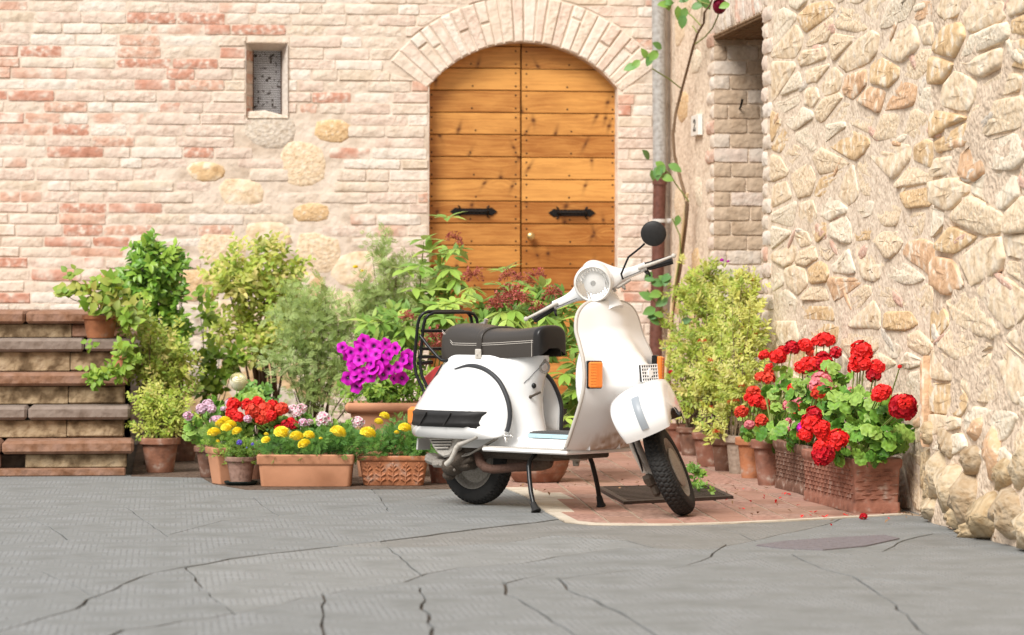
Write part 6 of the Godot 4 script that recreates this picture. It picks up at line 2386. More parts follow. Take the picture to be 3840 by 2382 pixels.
func marigolds(small: ArrayMesh, feath: ArrayMesh) -> void:
	rng.seed = 211
	var o := thing("marigold_trough", "plain pale terracotta trough of yellow marigolds beside the chalky pot", "planter", Vector3(-2.5003, 0, 4.4959))
	o.rotation.y = -0.11
	trough(o, [[0.0, 0.21, 0.075, 0.02], [0.003, 0.217, 0.082, 0.02], [0.10, 0.226, 0.09, 0.018], [0.108, 0.227, 0.091, 0.018], [0.11, 0.233, 0.097, 0.014], [0.15, 0.236, 0.1, 0.014], [0.157, 0.232, 0.096, 0.014], [0.157, 0.222, 0.086, 0.012], [0.135, 0.218, 0.082, 0.01]], M.terra_new)
	var rm := MB.new()
	var rr := []
	for q in [[0.111, 0.2335, 0.0975], [0.115, 0.235, 0.099], [0.148, 0.2372, 0.1012], [0.153, 0.2355, 0.0995]]:
		rr.append(rrect(q[1], q[2], 0.014, q[0]))
	rm.grid(rr, true)
	part("rim_band", rm, M.terra_rim, o)
	var inv := o.transform.affine_inverse()
	sprigs(o, feath, M.leaf, [[Vector3(-0.12, 0.20, 0.02), Vector3(0.11, 0.05, 0.085)], [Vector3(0.04, 0.205, 0.02), Vector3(0.12, 0.06, 0.085)], [Vector3(0.17, 0.205, 0.02), Vector3(0.09, 0.065, 0.085)], [Vector3(0.0, 0.17, 0.04), Vector3(0.2, 0.025, 0.05)]], 240, 4, 0.03, 0.035, 0.06, P.marigold)
	for q in [[Vector3(-2.6326, 0.2744, 4.8431), 0.038], [Vector3(-2.5663, 0.2582, 4.9006), 0.034], [Vector3(-2.5007, 0.2589, 4.8072), 0.029], [Vector3(-2.5296, 0.224, 4.9248), 0.031], [Vector3(-2.3671, 0.277, 4.8721), 0.040], [Vector3(-2.7071, 0.2391, 4.835), 0.023], [Vector3(-2.704, 0.2629, 4.7347), 0.012], [Vector3(-2.451, 0.2503, 4.9132), 0.009]]:
		part("flower_head", pick(pompons), M.petal_yellow, o, Transform3D(Basis(Vector3(0, 1, 0), R(0, 6)) * Basis(Vector3(1, 0, 0), R(0.1, 0.5)) * Basis.from_scale(Vector3.ONE * q[1]), inv * (q[0] as Vector3)))
	# ornate trough
	var p := thing("marigold_trough", "orange terracotta trough with moulded acanthus leaves and yellow marigolds", "planter", Vector3(-2.072, 0, 4.475))
	p.rotation.y = -0.11
	trough(p, [[0.0, 0.138, 0.07, 0.025], [0.004, 0.145, 0.077, 0.025], [0.06, 0.155, 0.086, 0.022], [0.12, 0.165, 0.094, 0.018], [0.122, 0.165, 0.094, 0.016], [0.125, 0.172, 0.101, 0.014], [0.14, 0.174, 0.103, 0.014], [0.148, 0.170, 0.099, 0.012], [0.147, 0.160, 0.09, 0.01], [0.13, 0.157, 0.086, 0.01]], M.terra_orange)
	var rl := MB.new()
	for m in 5:
		var cx := -0.128 + 0.064 * m
		var face := func(x: float, y: float) -> Vector3:
			return Vector3((cx + x) * (0.93 + 0.07 * y / 0.12), y, 0.0775 + 0.0165 * y / 0.12)
		rl.tube([face.call(0, 0.012), face.call(0, 0.06), face.call(0, 0.108)], [0.004, 0.0045, 0.005], 6)
		rl.ball(face.call(0, 0.110), Vector3(0.007, 0.009, 0.005), 8, 5)
		for s in [-1.0, 1.0]:
			for q in [[0.02, 0.024, 0.040, 0.012], [0.045, 0.026, 0.064, 0.010], [0.07, 0.022, 0.092, 0.008], [0.088, 0.013, 0.106, 0.004]]:
				var path := []
				for k in 7:
					var t := k / 6.0
					path.append(face.call(s * (q[1] * sin(t * 2.2)), q[0] + (q[2] - q[0]) * sin(t * 1.9) - 0.006 * t * t))
				rl.tube(path, [0.0035, 0.005, 0.0062, 0.0066, 0.006, 0.005, 0.003], 6)
	stuff(part("moulding", rl, M.terra_orange, p))
	inv = p.transform.affine_inverse()
	sprigs(p, feath, M.leaf, [[Vector3(-0.08, 0.20, 0.02), Vector3(0.09, 0.055, 0.08)], [Vector3(0.05, 0.21, 0.02), Vector3(0.10, 0.07, 0.08)], [Vector3(0.13, 0.20, 0.02), Vector3(0.06, 0.06, 0.08)], [Vector3(0.0, 0.165, 0.04), Vector3(0.15, 0.025, 0.05)], [Vector3(0.0, 0.27, -0.02), Vector3(0.04, 0.05, 0.04)]], 200, 4, 0.03, 0.035, 0.06, P.marigold)
	for q in [[Vector3(-2.2283, 0.274, 4.9375), 0.039], [Vector3(-2.1395, 0.3498, 4.7963), 0.026], [Vector3(-2.171, 0.3252, 4.8432), 0.022], [Vector3(-2.0499, 0.2964, 4.9067), 0.032], [Vector3(-2.0893, 0.2762, 4.9024), 0.013]]:
		part("flower_head", pick(pompons), M.petal_yellow, p, Transform3D(Basis(Vector3(0, 1, 0), R(0, 6)) * Basis(Vector3(1, 0, 0), R(0.1, 0.5)) * Basis.from_scale(Vector3.ONE * q[1]), inv * (q[0] as Vector3)))
	# square tapering planter at the corner
	var c := thing("corner_planter", "square tapering terracotta planter with yellow marigolds at the corner by the chalky pot", "planter", Vector3(-2.8881, 0, 4.2835))
	c.rotation.y = 0.35
	trough(c, [[0.0, 0.05, 0.05, 0.012], [0.004, 0.055, 0.055, 0.012], [0.15, 0.073, 0.073, 0.012], [0.152, 0.08, 0.08, 0.01], [0.178, 0.082, 0.082, 0.01], [0.182, 0.078, 0.078, 0.01], [0.18, 0.07, 0.07, 0.008], [0.16, 0.067, 0.067, 0.006]], M.terra_new)
	inv = c.transform.affine_inverse()
	sprigs(c, feath, M.leaf, [[Vector3(0, 0.21, 0), Vector3(0.1, 0.06, 0.1)], [Vector3(-0.01, 0.25, 0), Vector3(0.07, 0.05, 0.07)]], 130, 4, 0.025, 0.03, 0.05, P.lime + P.marigold)
	for q in [[Vector3(-2.8989, 0.315, 4.5123), 0.032], [Vector3(-2.8731, 0.2991, 4.5654), 0.032], [Vector3(-2.9168, 0.3033, 4.5103), 0.030], [Vector3(-2.8918, 0.2878, 4.6137), 0.027], [Vector3(-2.9513, 0.2655, 4.6072), 0.033], [Vector3(-2.8403, 0.2727, 4.6193), 0.026], [Vector3(-2.9318, 0.2253, 4.6093), 0.01]]:
		part("flower_head", pick(pompons), M.petal_yellow, c, Transform3D(Basis(Vector3(0, 1, 0), R(0, 6)) * Basis(Vector3(1, 0, 0), R(0.1, 0.5)) * Basis.from_scale(Vector3.ONE * q[1]), inv * (q[0] as Vector3)))
	# chalky pot on its saucer
	var k := pot_plant("chalky_pot", "chalk stained clay pot of small leaves and blue flowers on a dark saucer", Vector3(-2.8163, 0, 4.3938), 0.072, 0.05, 0.128, "terra_chalk")
	for ch in k.get_children():
		ch.position.y += 0.012
	sprigs(k, small, M.leaf, [[Vector3(0, 0.155, 0), Vector3(0.095, 0.05, 0.09)], [Vector3(0.02, 0.19, 0), Vector3(0.08, 0.03, 0.07)]], 330, 5, 0.012, 0.011, 0.019, P.lime + [lin2(0.16, 0.28, 0.06)])
	heads(k, [[Vector3(-2.8319, 0.2238, 4.7208), 0.014, "petal_blue"], [Vector3(-2.7684, 0.2158, 4.7277), 0.008, "petal_blue"], [Vector3(-2.7979, 0.2014, 4.7748), 0.004, "petal_blue"]], umbels.slice(0, 4), Vector3(0, 0.15, 0), "flower_head", false)
	var sc := thing("plant_saucer", "dark green plastic saucer under the chalky pot", "saucer", Vector3(-2.8163, 0, 4.3938))
	var sb := MB.new()
	sb.lathe([Vector2(0, 0.001), Vector2(0.07, 0.001), Vector2(0.082, 0.02), Vector2(0.084, 0.02), Vector2(0.079, 0.008), Vector2(0, 0.008)], 28)
	part("dish", sb, M.saucer, sc)
	var rp := thing("small_red_pot", "small dark red clay pot half hidden behind the corner planter", "pot", Vector3(-2.954, 0, 3.3274))
	round_pot(rp, 0.042, 0.032, 0.09, 0.014, M.terra_dark)


func geraniums_left() -> void:
	rng.seed = 221
	var a := pot_plant("pink_geranium", "geranium with pale lilac pink flower heads behind the corner planter", Vector3(-2.9419, 0, 3.707), 0.09, 0.065, 0.16, "terra_brown")
	round_foliage(a, lo([[Vector3(-3.023, 0.2625, 3.8952), 0.075, 0.075], [Vector3(-2.9394, 0.3326, 3.9043), 0.09, 0.09], [Vector3(-2.9673, 0.2578, 3.9013), 0.08, 0.07]], a.position), 46, 0.022, 0.034)
	heads(a, [[Vector3(-2.9732, 0.3828, 4.0012), 0.03, "petal_pink"], [Vector3(-3.0055, 0.3596, 3.9977), 0.03, "petal_pink"], [Vector3(-2.9554, 0.3614, 4.0535), 0.024, "petal_pink"], [Vector3(-3.0719, 0.3225, 3.9905), 0.026, "petal_pink"], [Vector3(-2.9419, 0.3074, 4.2058), 0.028, "petal_pink"], [Vector3(-2.921, 0.3165, 4.2081), 0.022, "petal_pink"], [Vector3(-2.8624, 0.3921, 4.0133), 0.027, "petal_pink"], [Vector3(-2.8947, 0.3596, 4.0098), 0.016, "petal_pink"]], umbels, Vector3(0, 0.15, 0))
	var b := pot_plant("red_geranium", "geranium with a broad mass of scarlet flower heads behind the marigold trough", Vector3(-2.7262, 0, 3.8771), 0.1, 0.07, 0.18, "terra_old")
	round_foliage(b, lo([[Vector3(-2.7406, 0.2664, 4.1272), 0.13, 0.075], [Vector3(-2.8139, 0.2802, 4.1192), 0.07, 0.06], [Vector3(-2.6305, 0.2941, 4.1392), 0.07, 0.06], [Vector3(-2.7537, 0.4073, 3.9246), 0.1, 0.04]], b.position), 60, 0.024, 0.036)
	heads(b, [[Vector3(-2.8481, 0.3899, 4.2161), 0.036, "petal_scarlet"], [Vector3(-2.8555, 0.3459, 4.2655), 0.036, "petal_scarlet"], [Vector3(-2.8275, 0.3296, 4.3189), 0.03, "petal_scarlet"], [Vector3(-2.7797, 0.3853, 4.2235), 0.034, "petal_scarlet"], [Vector3(-2.7551, 0.357, 4.3268), 0.040, "petal_coral"], [Vector3(-2.7296, 0.399, 4.229), 0.034, "petal_scarlet"], [Vector3(-2.6947, 0.3688, 4.2831), 0.042, "petal_coral"], [Vector3(-2.7098, 0.3251, 4.3317), 0.040, "petal_coral"], [Vector3(-2.6736, 0.3342, 4.3357), 0.034, "petal_scarlet"], [Vector3(-2.6567, 0.3853, 4.2369), 0.03, "petal_scarlet"], [Vector3(-2.6157, 0.3688, 4.2917), 0.036, "petal_coral"], [Vector3(-2.6339, 0.3532, 4.2394), 0.03, "petal_coral"], [Vector3(-2.5921, 0.2886, 4.3446), 0.03, "petal_crimson"], [Vector3(-2.5604, 0.2914, 4.348), 0.028, "petal_crimson"], [Vector3(-2.5702, 0.3094, 4.2967), 0.022, "petal_scarlet"], [Vector3(-2.6328, 0.275, 4.3401), 0.022, "petal_crimson"]], umbels.slice(0, 4), Vector3(0, 0.17, 0))
	var c := pot_plant("blush_geranium", "geranium with white and pink flower heads between the marigold troughs", Vector3(-2.3827, 0, 4.0227), 0.1, 0.07, 0.17, "terra_brown")
	round_foliage(c, lo([[Vector3(-2.4517, 0.2661, 4.2593), 0.12, 0.06], [Vector3(-2.3423, 0.2799, 4.2712), 0.12, 0.06], [Vector3(-2.5204, 0.2941, 4.1512), 0.08, 0.06], [Vector3(-2.2694, 0.2524, 4.2792), 0.07, 0.06]], c.position), 60, 0.022, 0.034)
	heads(c, [[Vector3(-2.5565, 0.3624, 4.2479), 0.033, "petal_blush"], [Vector3(-2.5155, 0.3669, 4.2523), 0.030, "petal_blush"], [Vector3(-2.5403, 0.3459, 4.2999), 0.028, "petal_blush"], [Vector3(-2.5106, 0.3023, 4.3535), 0.026, "petal_pink"], [Vector3(-2.4789, 0.3041, 4.3569), 0.02, "petal_pink"], [Vector3(-2.4159, 0.3227, 4.4644), 0.043, "petal_blush"], [Vector3(-2.3934, 0.3064, 4.4668), 0.026, "petal_blush"], [Vector3(-2.2486, 0.3091, 4.4826), 0.035, "petal_blush"], [Vector3(-2.7847, 0.3245, 4.4242), 0.022, "petal_pink"]], [umbels[4]], Vector3(0, 0.16, 0))
	var w := thing("white_rose", "single cream white rose on a leafy stem above the red geranium", "rose", Vector3(-2.7681, 0, 3.4247))
	var st := MB.new()
	st.tube([Vector3(0, 0, 0), Vector3(0.02, 0.25, 0), Vector3(-2.8026, 0.4449, 3.6175) - w.position, Vector3(-2.8121, 0.4734, 3.6164) - w.position], [0.006, 0.005, 0.004, 0.0035], 6)
	part("stem", st, M.green_stem, w)
	rose_head(w, Vector3(-2.8187, 0.5007, 3.9175) - w.position, 0.052, "petal_white")
	sprigs(w, leaf_mesh(1.0, 0.3, 0.08, 0.15, 4), M.leaf, lo([[Vector3(-2.7553, 0.4353, 3.6226), 0.06, 0.03], [Vector3(-2.6985, 0.4163, 3.6288), 0.08, 0.025]], w.position), 34, 4, 0.04, 0.035, 0.05, P.geranium)


func rose_head(parent: Node3D, at: Vector3, r: float, m: String) -> void:
	var b := MB.new()
	b.has_col = true
	b.ball(Vector3(0, -r * 0.15, 0), Vector3(r * 0.66, r * 0.6, r * 0.66), 14, 8)
	for ring in 5:
		var n := 4 + ring * 2
		for k in n:
			var an := TAU * k / n + ring * 0.7
			var tt := R(1.05, 1.2)
			b.c = Color(tt, tt, tt * (0.85 + 0.03 * ring))
			var rad := r * (0.12 + 0.15 * ring)
			var rows := []
			for i in 4:
				var row := []
				for j in 5:
					var a2 := an + (j - 2) * (0.42 - 0.02 * ring)
					var rr := rad * (0.75 + 0.28 * sin(i * 0.9)) + (r * 0.16 * i / 3.0 * ring / 4.0)
					row.append(Vector3(cos(a2) * rr, r * (-0.6 + 0.42 * i - 0.09 * ring - 0.06 * absf(j - 2) * i / 3.0), sin(a2) * rr))
				rows.append(row)
			b.grid(rows)
	part("flower_head", b, M[m], parent, Transform3D(Basis(Vector3(1, 0, 0), 0.75), at))


func petunias(oval: ArrayMesh) -> void:
	rng.seed = 231
	var o := thing("petunia_planter", "large rolled rim terracotta planter of magenta petunias behind the scooter", "planter", Vector3(-2.0449, 0, 3.7305))
	o.rotation.y = -0.11
	trough(o, [[0.0, 0.14, 0.1, 0.02], [0.005, 0.15, 0.11, 0.02], [0.18, 0.17, 0.125, 0.02], [0.19, 0.18, 0.135, 0.02], [0.2, 0.17, 0.126, 0.02], [0.325, 0.19, 0.14, 0.02], [0.33, 0.205, 0.155, 0.018], [0.345, 0.216, 0.166, 0.018], [0.365, 0.218, 0.168, 0.018], [0.382, 0.206, 0.156, 0.018], [0.38, 0.19, 0.14, 0.015], [0.35, 0.185, 0.135, 0.012]], M.terra_new)
	var inv := o.transform.affine_inverse()
	sprigs(o, oval, M.leaf, [[Vector3(-0.03, 0.43, 0.02), Vector3(0.19, 0.06, 0.13)], [Vector3(0.03, 0.5, 0.02), Vector3(0.16, 0.09, 0.11)], [Vector3(-0.02, 0.6, 0), Vector3(0.14, 0.08, 0.1)]], 260, 5, 0.03, 0.026, 0.045, P.lime + P.gloss)
	for q in [[915, 655], [1030, 615], [1037, 700], [1110, 665], [1145, 632], [1195, 658], [1122, 722], [978, 768], [1022, 788], [1060, 808], [965, 735], [1130, 800], [1192, 822], [1236, 820], [990, 865], [942, 690], [1000, 640], [1240, 725], [945, 820], [1080, 645], [1265, 700], [1010, 665], [1075, 770], [1275, 740], [1000, 720], [1090, 690], [1160, 690], [1010, 830], [1100, 760], [1160, 770], [960, 680], [1210, 760], [985, 805], [1060, 740]]:
		var p: Vector3 = inv * petunia_at(q[0], q[1])
		var n := Vector3(R(-1.0, 1.0), R(-0.5, 0.9), 1.0).normalized()
		part("flower_head", pick(trumpets), M.petal_magenta, o, orient(Vector3.UP.rotated(Vector3(0, 0, 1), R(-1, 1)), n, R(0.027, 0.038), p))


func petunia_at(u: float, v: float) -> Vector3:
	# the flowers stand in a loose dome over the planter
	var a: Vector3 = Vector3(-2.316, 0.7178, 4.1232)
	var b: Vector3 = Vector3(-1.9479, 0.7178, 4.1633)
	var c: Vector3 = Vector3(-2.316, 0.4401, 4.1232)
	var p := a + (b - a) * (u - 900.0) / 400.0 + (c - a) * (v - 600.0) / 300.0
	var d := (Vector2(u - 1090, v - 730) / Vector2(190, 150)).length()
	return p + Vector3(0, 0, 0.06 - 0.09 * d * d)


func rhododendrons() -> void:
	rng.seed = 241
	var lm := [leaf_mesh(1.0, 0.18, 0.035, 0.18, 4), leaf_mesh(1.0, 0.205, 0.03, 0.32, 4), leaf_mesh(1.0, 0.17, 0.05, 0.05, 4)]
	var a := thing("rhododendron", "tall rhododendron with faded brown red flowers in front of the door's left leaf", "shrub", Vector3(-1.8093, 0, 2.8087))
	whorls(a, [[Vector3(-1.6932, 1.3405, 3.1349), 8, 0.3], [Vector3(-1.8177, 1.2243, 3.1213), 8, 0.35], [Vector3(-1.7873, 1.1663, 3.1246), 6, 0.2], [Vector3(-1.6537, 1.1755, 3.1392), 9, 0.6], [Vector3(-1.9028, 1.0593, 3.112), 8, 0.5], [Vector3(-1.7241, 1.143, 3.0309), 7, 0.5], [Vector3(-1.681, 1.0685, 3.1362), 8, 0.7], [Vector3(-1.6446, 1.0196, 3.1402), 7, 0.7], [Vector3(-1.8329, 1.0868, 3.1197), 7, 0.5], [Vector3(-1.8633, 0.9707, 3.1163), 7, 0.6], [Vector3(-1.7843, 0.9555, 3.125), 7, 0.4], [Vector3(-1.7149, 1.0262, 3.0319), 7, 0.7], [Vector3(-1.5751, 0.9705, 3.2484), 8, 0.75], [Vector3(-1.6747, 0.8858, 3.3381), 8, 0.3], [Vector3(-1.7467, 0.8798, 3.3302), 7, 0.4], [Vector3(-2.1316, 0.7851, 3.4895), 8, 0.35], [Vector3(-2.0574, 0.7851, 3.4975), 8, 0.3], [Vector3(-1.9833, 0.8209, 3.5056), 8, 0.35], [Vector3(-1.927, 0.7701, 3.5118), 9, 0.75], [Vector3(-1.9507, 0.7135, 3.5092), 7, 0.8], [Vector3(-1.7402, 0.8089, 3.5321), 7, 0.5], [Vector3(-1.7948, 0.8254, 3.325), 7, 0.6], [Vector3(-1.7371, 0.9958, 2.9289), 6, 0.6]], lm, 0.085, 0.125)
	heads(a, [[Vector3(-1.6552, 1.2296, 3.1893), 0.044, "petal_maroon"], [Vector3(-1.5679, 1.034, 3.2995), 0.058, "petal_maroon"], [Vector3(-1.9367, 0.8153, 3.561), 0.045, "petal_maroon"], [Vector3(-1.8162, 0.7162, 3.725), 0.06, "petal_maroon"], [Vector3(-1.781, 0.6632, 3.7289), 0.05, "petal_maroon"], [Vector3(-1.8513, 0.675, 3.7212), 0.04, "petal_maroon"]], trusses, Vector3(0, 0.3, 0), "faded_flower", false)
	var tips := sprigs(a, lm[0], M.leaf, lo([[Vector3(-1.7281, 0.8901, 2.9299), 0.16, 0.12], [Vector3(-1.9306, 0.7351, 3.2096), 0.2, 0.12], [Vector3(-1.665, 0.7129, 3.2386), 0.15, 0.1], [Vector3(-1.7055, 1.0715, 2.9324), 0.08, 0.1], [Vector3(-2.07, 0.67, 3.295), 0.12, 0.1], [Vector3(-1.938, 0.5814, 3.3094), 0.16, 0.1]], a.position), 110, 6, 0.03, 0.07, 0.11, P.rhodo, 0.4)
	tips.append_array([Vector3(-1.6932, 1.3313, 3.1349) - a.position, Vector3(-1.6537, 1.1663, 3.1392) - a.position, Vector3(-1.8147, 1.2152, 3.1217) - a.position])
	tips.reverse()
	stems(a, Vector3(0, 0.05, 0), tips, 6, 0.009, M.green_stem, "stem", 0.08)
	var b := thing("rhododendron", "broad rhododendron with brown red flower heads in the round bowl behind the scooter seat", "shrub", Vector3(-1.3469, 0, 4.3127))
	var bw := MB.new()
	bw.lathe([Vector2(0, 0), Vector2(0.10, 0), Vector2(0.115, 0.008), Vector2(0.145, 0.05), Vector2(0.142, 0.052), Vector2(0.158, 0.085), Vector2(0.155, 0.087), Vector2(0.166, 0.12), Vector2(0.163, 0.122), Vector2(0.17, 0.16), Vector2(0.18, 0.165), Vector2(0.18, 0.185), Vector2(0.16, 0.185), Vector2(0.155, 0.17), Vector2(0, 0.168)], 36)
	part("bowl", bw, M.terra_old, b)
	whorls(b, [[Vector3(-1.4258, 1.0565, 3.5664), 9, 0.15], [Vector3(-1.4605, 0.8574, 4.2668), 9, 0.8], [Vector3(-1.5173, 0.8488, 4.2606), 8, 0.8], [Vector3(-1.4264, 0.8259, 4.2705), 8, 0.9], [Vector3(-1.4996, 0.8096, 4.3631), 8, 1.0], [Vector3(-1.3526, 0.9751, 3.9768), 8, 0.6], [Vector3(-1.4915, 0.9809, 3.9616), 8, 0.5], [Vector3(-1.417, 0.9987, 3.8692), 7, 0.5], [Vector3(-1.5841, 0.8936, 3.9515), 8, 0.2], [Vector3(-1.6419, 0.8645, 3.9452), 7, 0.35], [Vector3(-1.2893, 0.9691, 4.0843), 7, 0.2], [Vector3(-1.3134, 0.8267, 4.3834), 8, 0.7], [Vector3(-1.3239, 0.9057, 4.1811), 7, 0.6], [Vector3(-1.1058, 0.8207, 4.3055), 8, 0.5], [Vector3(-1.1334, 0.6654, 4.4031), 8, 0.5], [Vector3(-1.2161, 0.5406, 4.3941), 8, 0.6], [Vector3(-1.1437, 0.4574, 4.4019), 8, 0.6], [Vector3(-1.2286, 0.3262, 4.4933), 8, 0.7], [Vector3(-1.1608, 0.2952, 4.5007), 8, 0.6], [Vector3(-1.1156, 0.2332, 4.5056), 6, 0.8], [Vector3(-1.1596, 0.8831, 4.199), 7, 0.5], [Vector3(-1.2643, 0.8094, 4.1876), 7, 0.6]], lm, 0.085, 0.125)
	heads(b, [[Vector3(-1.4665, 0.9287, 4.2159), 0.075, "petal_maroon"], [Vector3(-1.523, 0.8945, 4.26), 0.06, "petal_maroon"], [Vector3(-1.4264, 0.9059, 4.2705), 0.06, "petal_maroon"], [Vector3(-1.557, 0.8773, 4.2563), 0.045, "petal_maroon"], [Vector3(-1.4461, 1.0251, 3.866), 0.045, "petal_maroon"], [Vector3(-1.3237, 1.0301, 4.0302), 0.05, "petal_maroon"], [Vector3(-1.3525, 0.9922, 4.0774), 0.03, "petal_maroon"], [Vector3(-1.2582, 0.9344, 4.1883), 0.05, "petal_maroon"], [Vector3(-1.3384, 0.8659, 4.2801), 0.045, "petal_maroon"], [Vector3(-1.4047, 1.0158, 3.9711), 0.03, "petal_maroon"]], trusses, Vector3(0, 0.3, 0), "faded_flower", false)
	tips = sprigs(b, lm[0], M.leaf, lo([[Vector3(-1.4311, 0.8077, 3.9682), 0.18, 0.10], [Vector3(-1.2944, 0.851, 4.0837), 0.15, 0.1], [Vector3(-1.1282, 0.5566, 4.2024), 0.09, 0.2], [Vector3(-1.1099, 0.3078, 4.305), 0.08, 0.13], [Vector3(-1.5159, 0.7437, 3.959), 0.1, 0.08], [Vector3(-1.39, 0.6619, 4.1739), 0.15, 0.15]], b.position), 120, 6, 0.03, 0.07, 0.11, P.rhodo, 0.3)
	stems(b, Vector3(0, 0.15, 0), tips, 6, 0.008, M.green_stem, "stem", 0.08)
	var pt := thing("hidden_pot", "dark clay pot behind the scooter's rear wheel", "pot", Vector3(-1.8222, 0, 4.3306))
	round_pot(pt, 0.075, 0.055, 0.15, 0.03, M.terra_dark)


func plants_right() -> void:
	rng.seed = 251
	var lf := leaf_mesh(1.0, 0.22, 0.06, 0.12, 3)
	var g := "potted azaleas along the stone wall"
	var k := 0
	for q in [[Vector3(-0.1414, 0, 1.3926), 0.085, 0.165, "terra_dark", "azalea in the farthest clay pot, in the corner by the drainpipe", [[Vector3(-0.1836, 0.3924, 1.5895), 0.11, 0.16], [Vector3(-0.1921, 0.687, 1.4879), 0.09, 0.15], [Vector3(-0.133, 0.935, 1.4944), 0.10, 0.14]], 230],
			[Vector3(-0.152, 0, 1.8775), 0.088, 0.166, "terra_brown", "azalea in the brown pot next to the farthest one", [[Vector3(-0.1808, 0.3624, 2.1933), 0.11, 0.14], [Vector3(-0.1808, 0.625, 2.1933), 0.12, 0.15], [Vector3(-0.1355, 0.8632, 2.0977), 0.11, 0.13], [Vector3(-0.0925, 1.0432, 2.1024), 0.09, 0.07]], 500],
			[Vector3(-0.256, 0, 3.0198), 0.085, 0.185, "terra_dark", "azalea in the reddish pot, third from the far corner", [[Vector3(-0.2409, 0.4595, 3.0921), 0.13, 0.15], [Vector3(-0.1897, 0.7074, 2.9971), 0.13, 0.13], [Vector3(-0.1563, 0.9125, 2.9002), 0.10, 0.11]], 400],
			[Vector3(-0.2387, 0, 3.4277), 0.074, 0.17, "terra_brown", "pale yellow azalea in the rimmed brown pot before the grey pot", [[Vector3(-0.2505, 0.3416, 3.594), 0.13, 0.11], [Vector3(-0.2108, 0.5372, 3.4978), 0.14, 0.13], [Vector3(-0.1775, 0.7351, 3.4008), 0.12, 0.12], [Vector3(-0.3442, 0.2359, 3.6844), 0.06, 0.07]], 330],
			[Vector3(-0.2147, 0, 3.7032), 0.07, 0.20, "terra_grey", "upright azalea in the pale grey pot near the doorway's edge", [[Vector3(-0.166, 0.4546, 3.7038), 0.10, 0.15], [Vector3(-0.1411, 0.7156, 3.606), 0.09, 0.14], [Vector3(-0.1448, 0.9356, 3.505), 0.07, 0.09], [Vector3(-0.1602, 1.0352, 3.5033), 0.035, 0.05], [Vector3(-0.0898, 0.9798, 3.511), 0.03, 0.07]], 400]]:
		var o := pot_plant("azalea_pot", q[4], q[0], q[1], q[1] * 0.74, q[2], q[3], g)
		var tips := sprigs(o, lf, M.leaf, lo(q[5], o.position), int(q[6] * 0.5), 9, 0.04, 0.028, 0.045, P.azalea if k > 1 else P.yellowing + [lin2(0.3, 0.42, 0.06)], 0.5)
		stems(o, Vector3(0, q[2] * 0.85, 0), tips, 9, 0.0045, M.bark, "stem", 0.04)
		if k > 0:
			var cl := []
			for i in 4 + k:
				var c: Vector3 = pick(tips)
				cl.append([c + o.position + Vector3(0, 0, 0.02), R(0.012, 0.02), "petal_coral"])
			heads(o, cl, trusses, Vector3.ZERO, "faded_flower", false)
		k += 1
	# red geraniums
	rng.seed = 252
	var a := pot_plant("geranium_pot", "orange red geranium in the cracked orange clay pot beside the grey pot", Vector3(-0.2227, 0, 4.1137), 0.077, 0.055, 0.21, "terra_orange")
	round_foliage(a, lo([[Vector3(-0.2186, 0.2794, 4.2011), 0.11, 0.06], [Vector3(-0.1611, 0.372, 4.2073), 0.09, 0.11], [Vector3(-0.2829, 0.2318, 4.2946), 0.07, 0.035]], a.position), 46, 0.026, 0.038)
	heads(a, [[Vector3(-0.3476, 0.3515, 4.4888), 0.036, "petal_coral"], [Vector3(-0.2728, 0.4477, 4.3963), 0.036, "petal_coral"], [Vector3(-0.2799, 0.4054, 4.4962), 0.038, "petal_scarlet"], [Vector3(-0.2264, 0.3884, 4.502), 0.038, "petal_coral"], [Vector3(-0.3046, 0.4208, 4.4432), 0.026, "petal_scarlet"], [Vector3(-0.2424, 0.4321, 4.45), 0.027, "petal_coral"], [Vector3(-0.3173, 0.2911, 4.5424), 0.028, "petal_rose"], [Vector3(-0.2676, 0.313, 4.5981), 0.034, "petal_coral"]], umbels.slice(0, 4), Vector3(0, 0.2, 0))
	var b := pot_plant("geranium_pot", "coral geranium in the plain brown pot touching the ribbed planters", Vector3(-0.2545, 0, 4.7071), 0.075, 0.05, 0.225, "terra_dark")
	round_foliage(b, lo([[Vector3(-0.247, 0.2598, 4.8015), 0.10, 0.08], [Vector3(-0.2, 0.345, 4.7061), 0.08, 0.07], [Vector3(-0.1639, 0.4652, 4.6094), 0.09, 0.11], [Vector3(-0.2221, 0.2145, 4.9048), 0.06, 0.05]], b.position), 46, 0.026, 0.038)
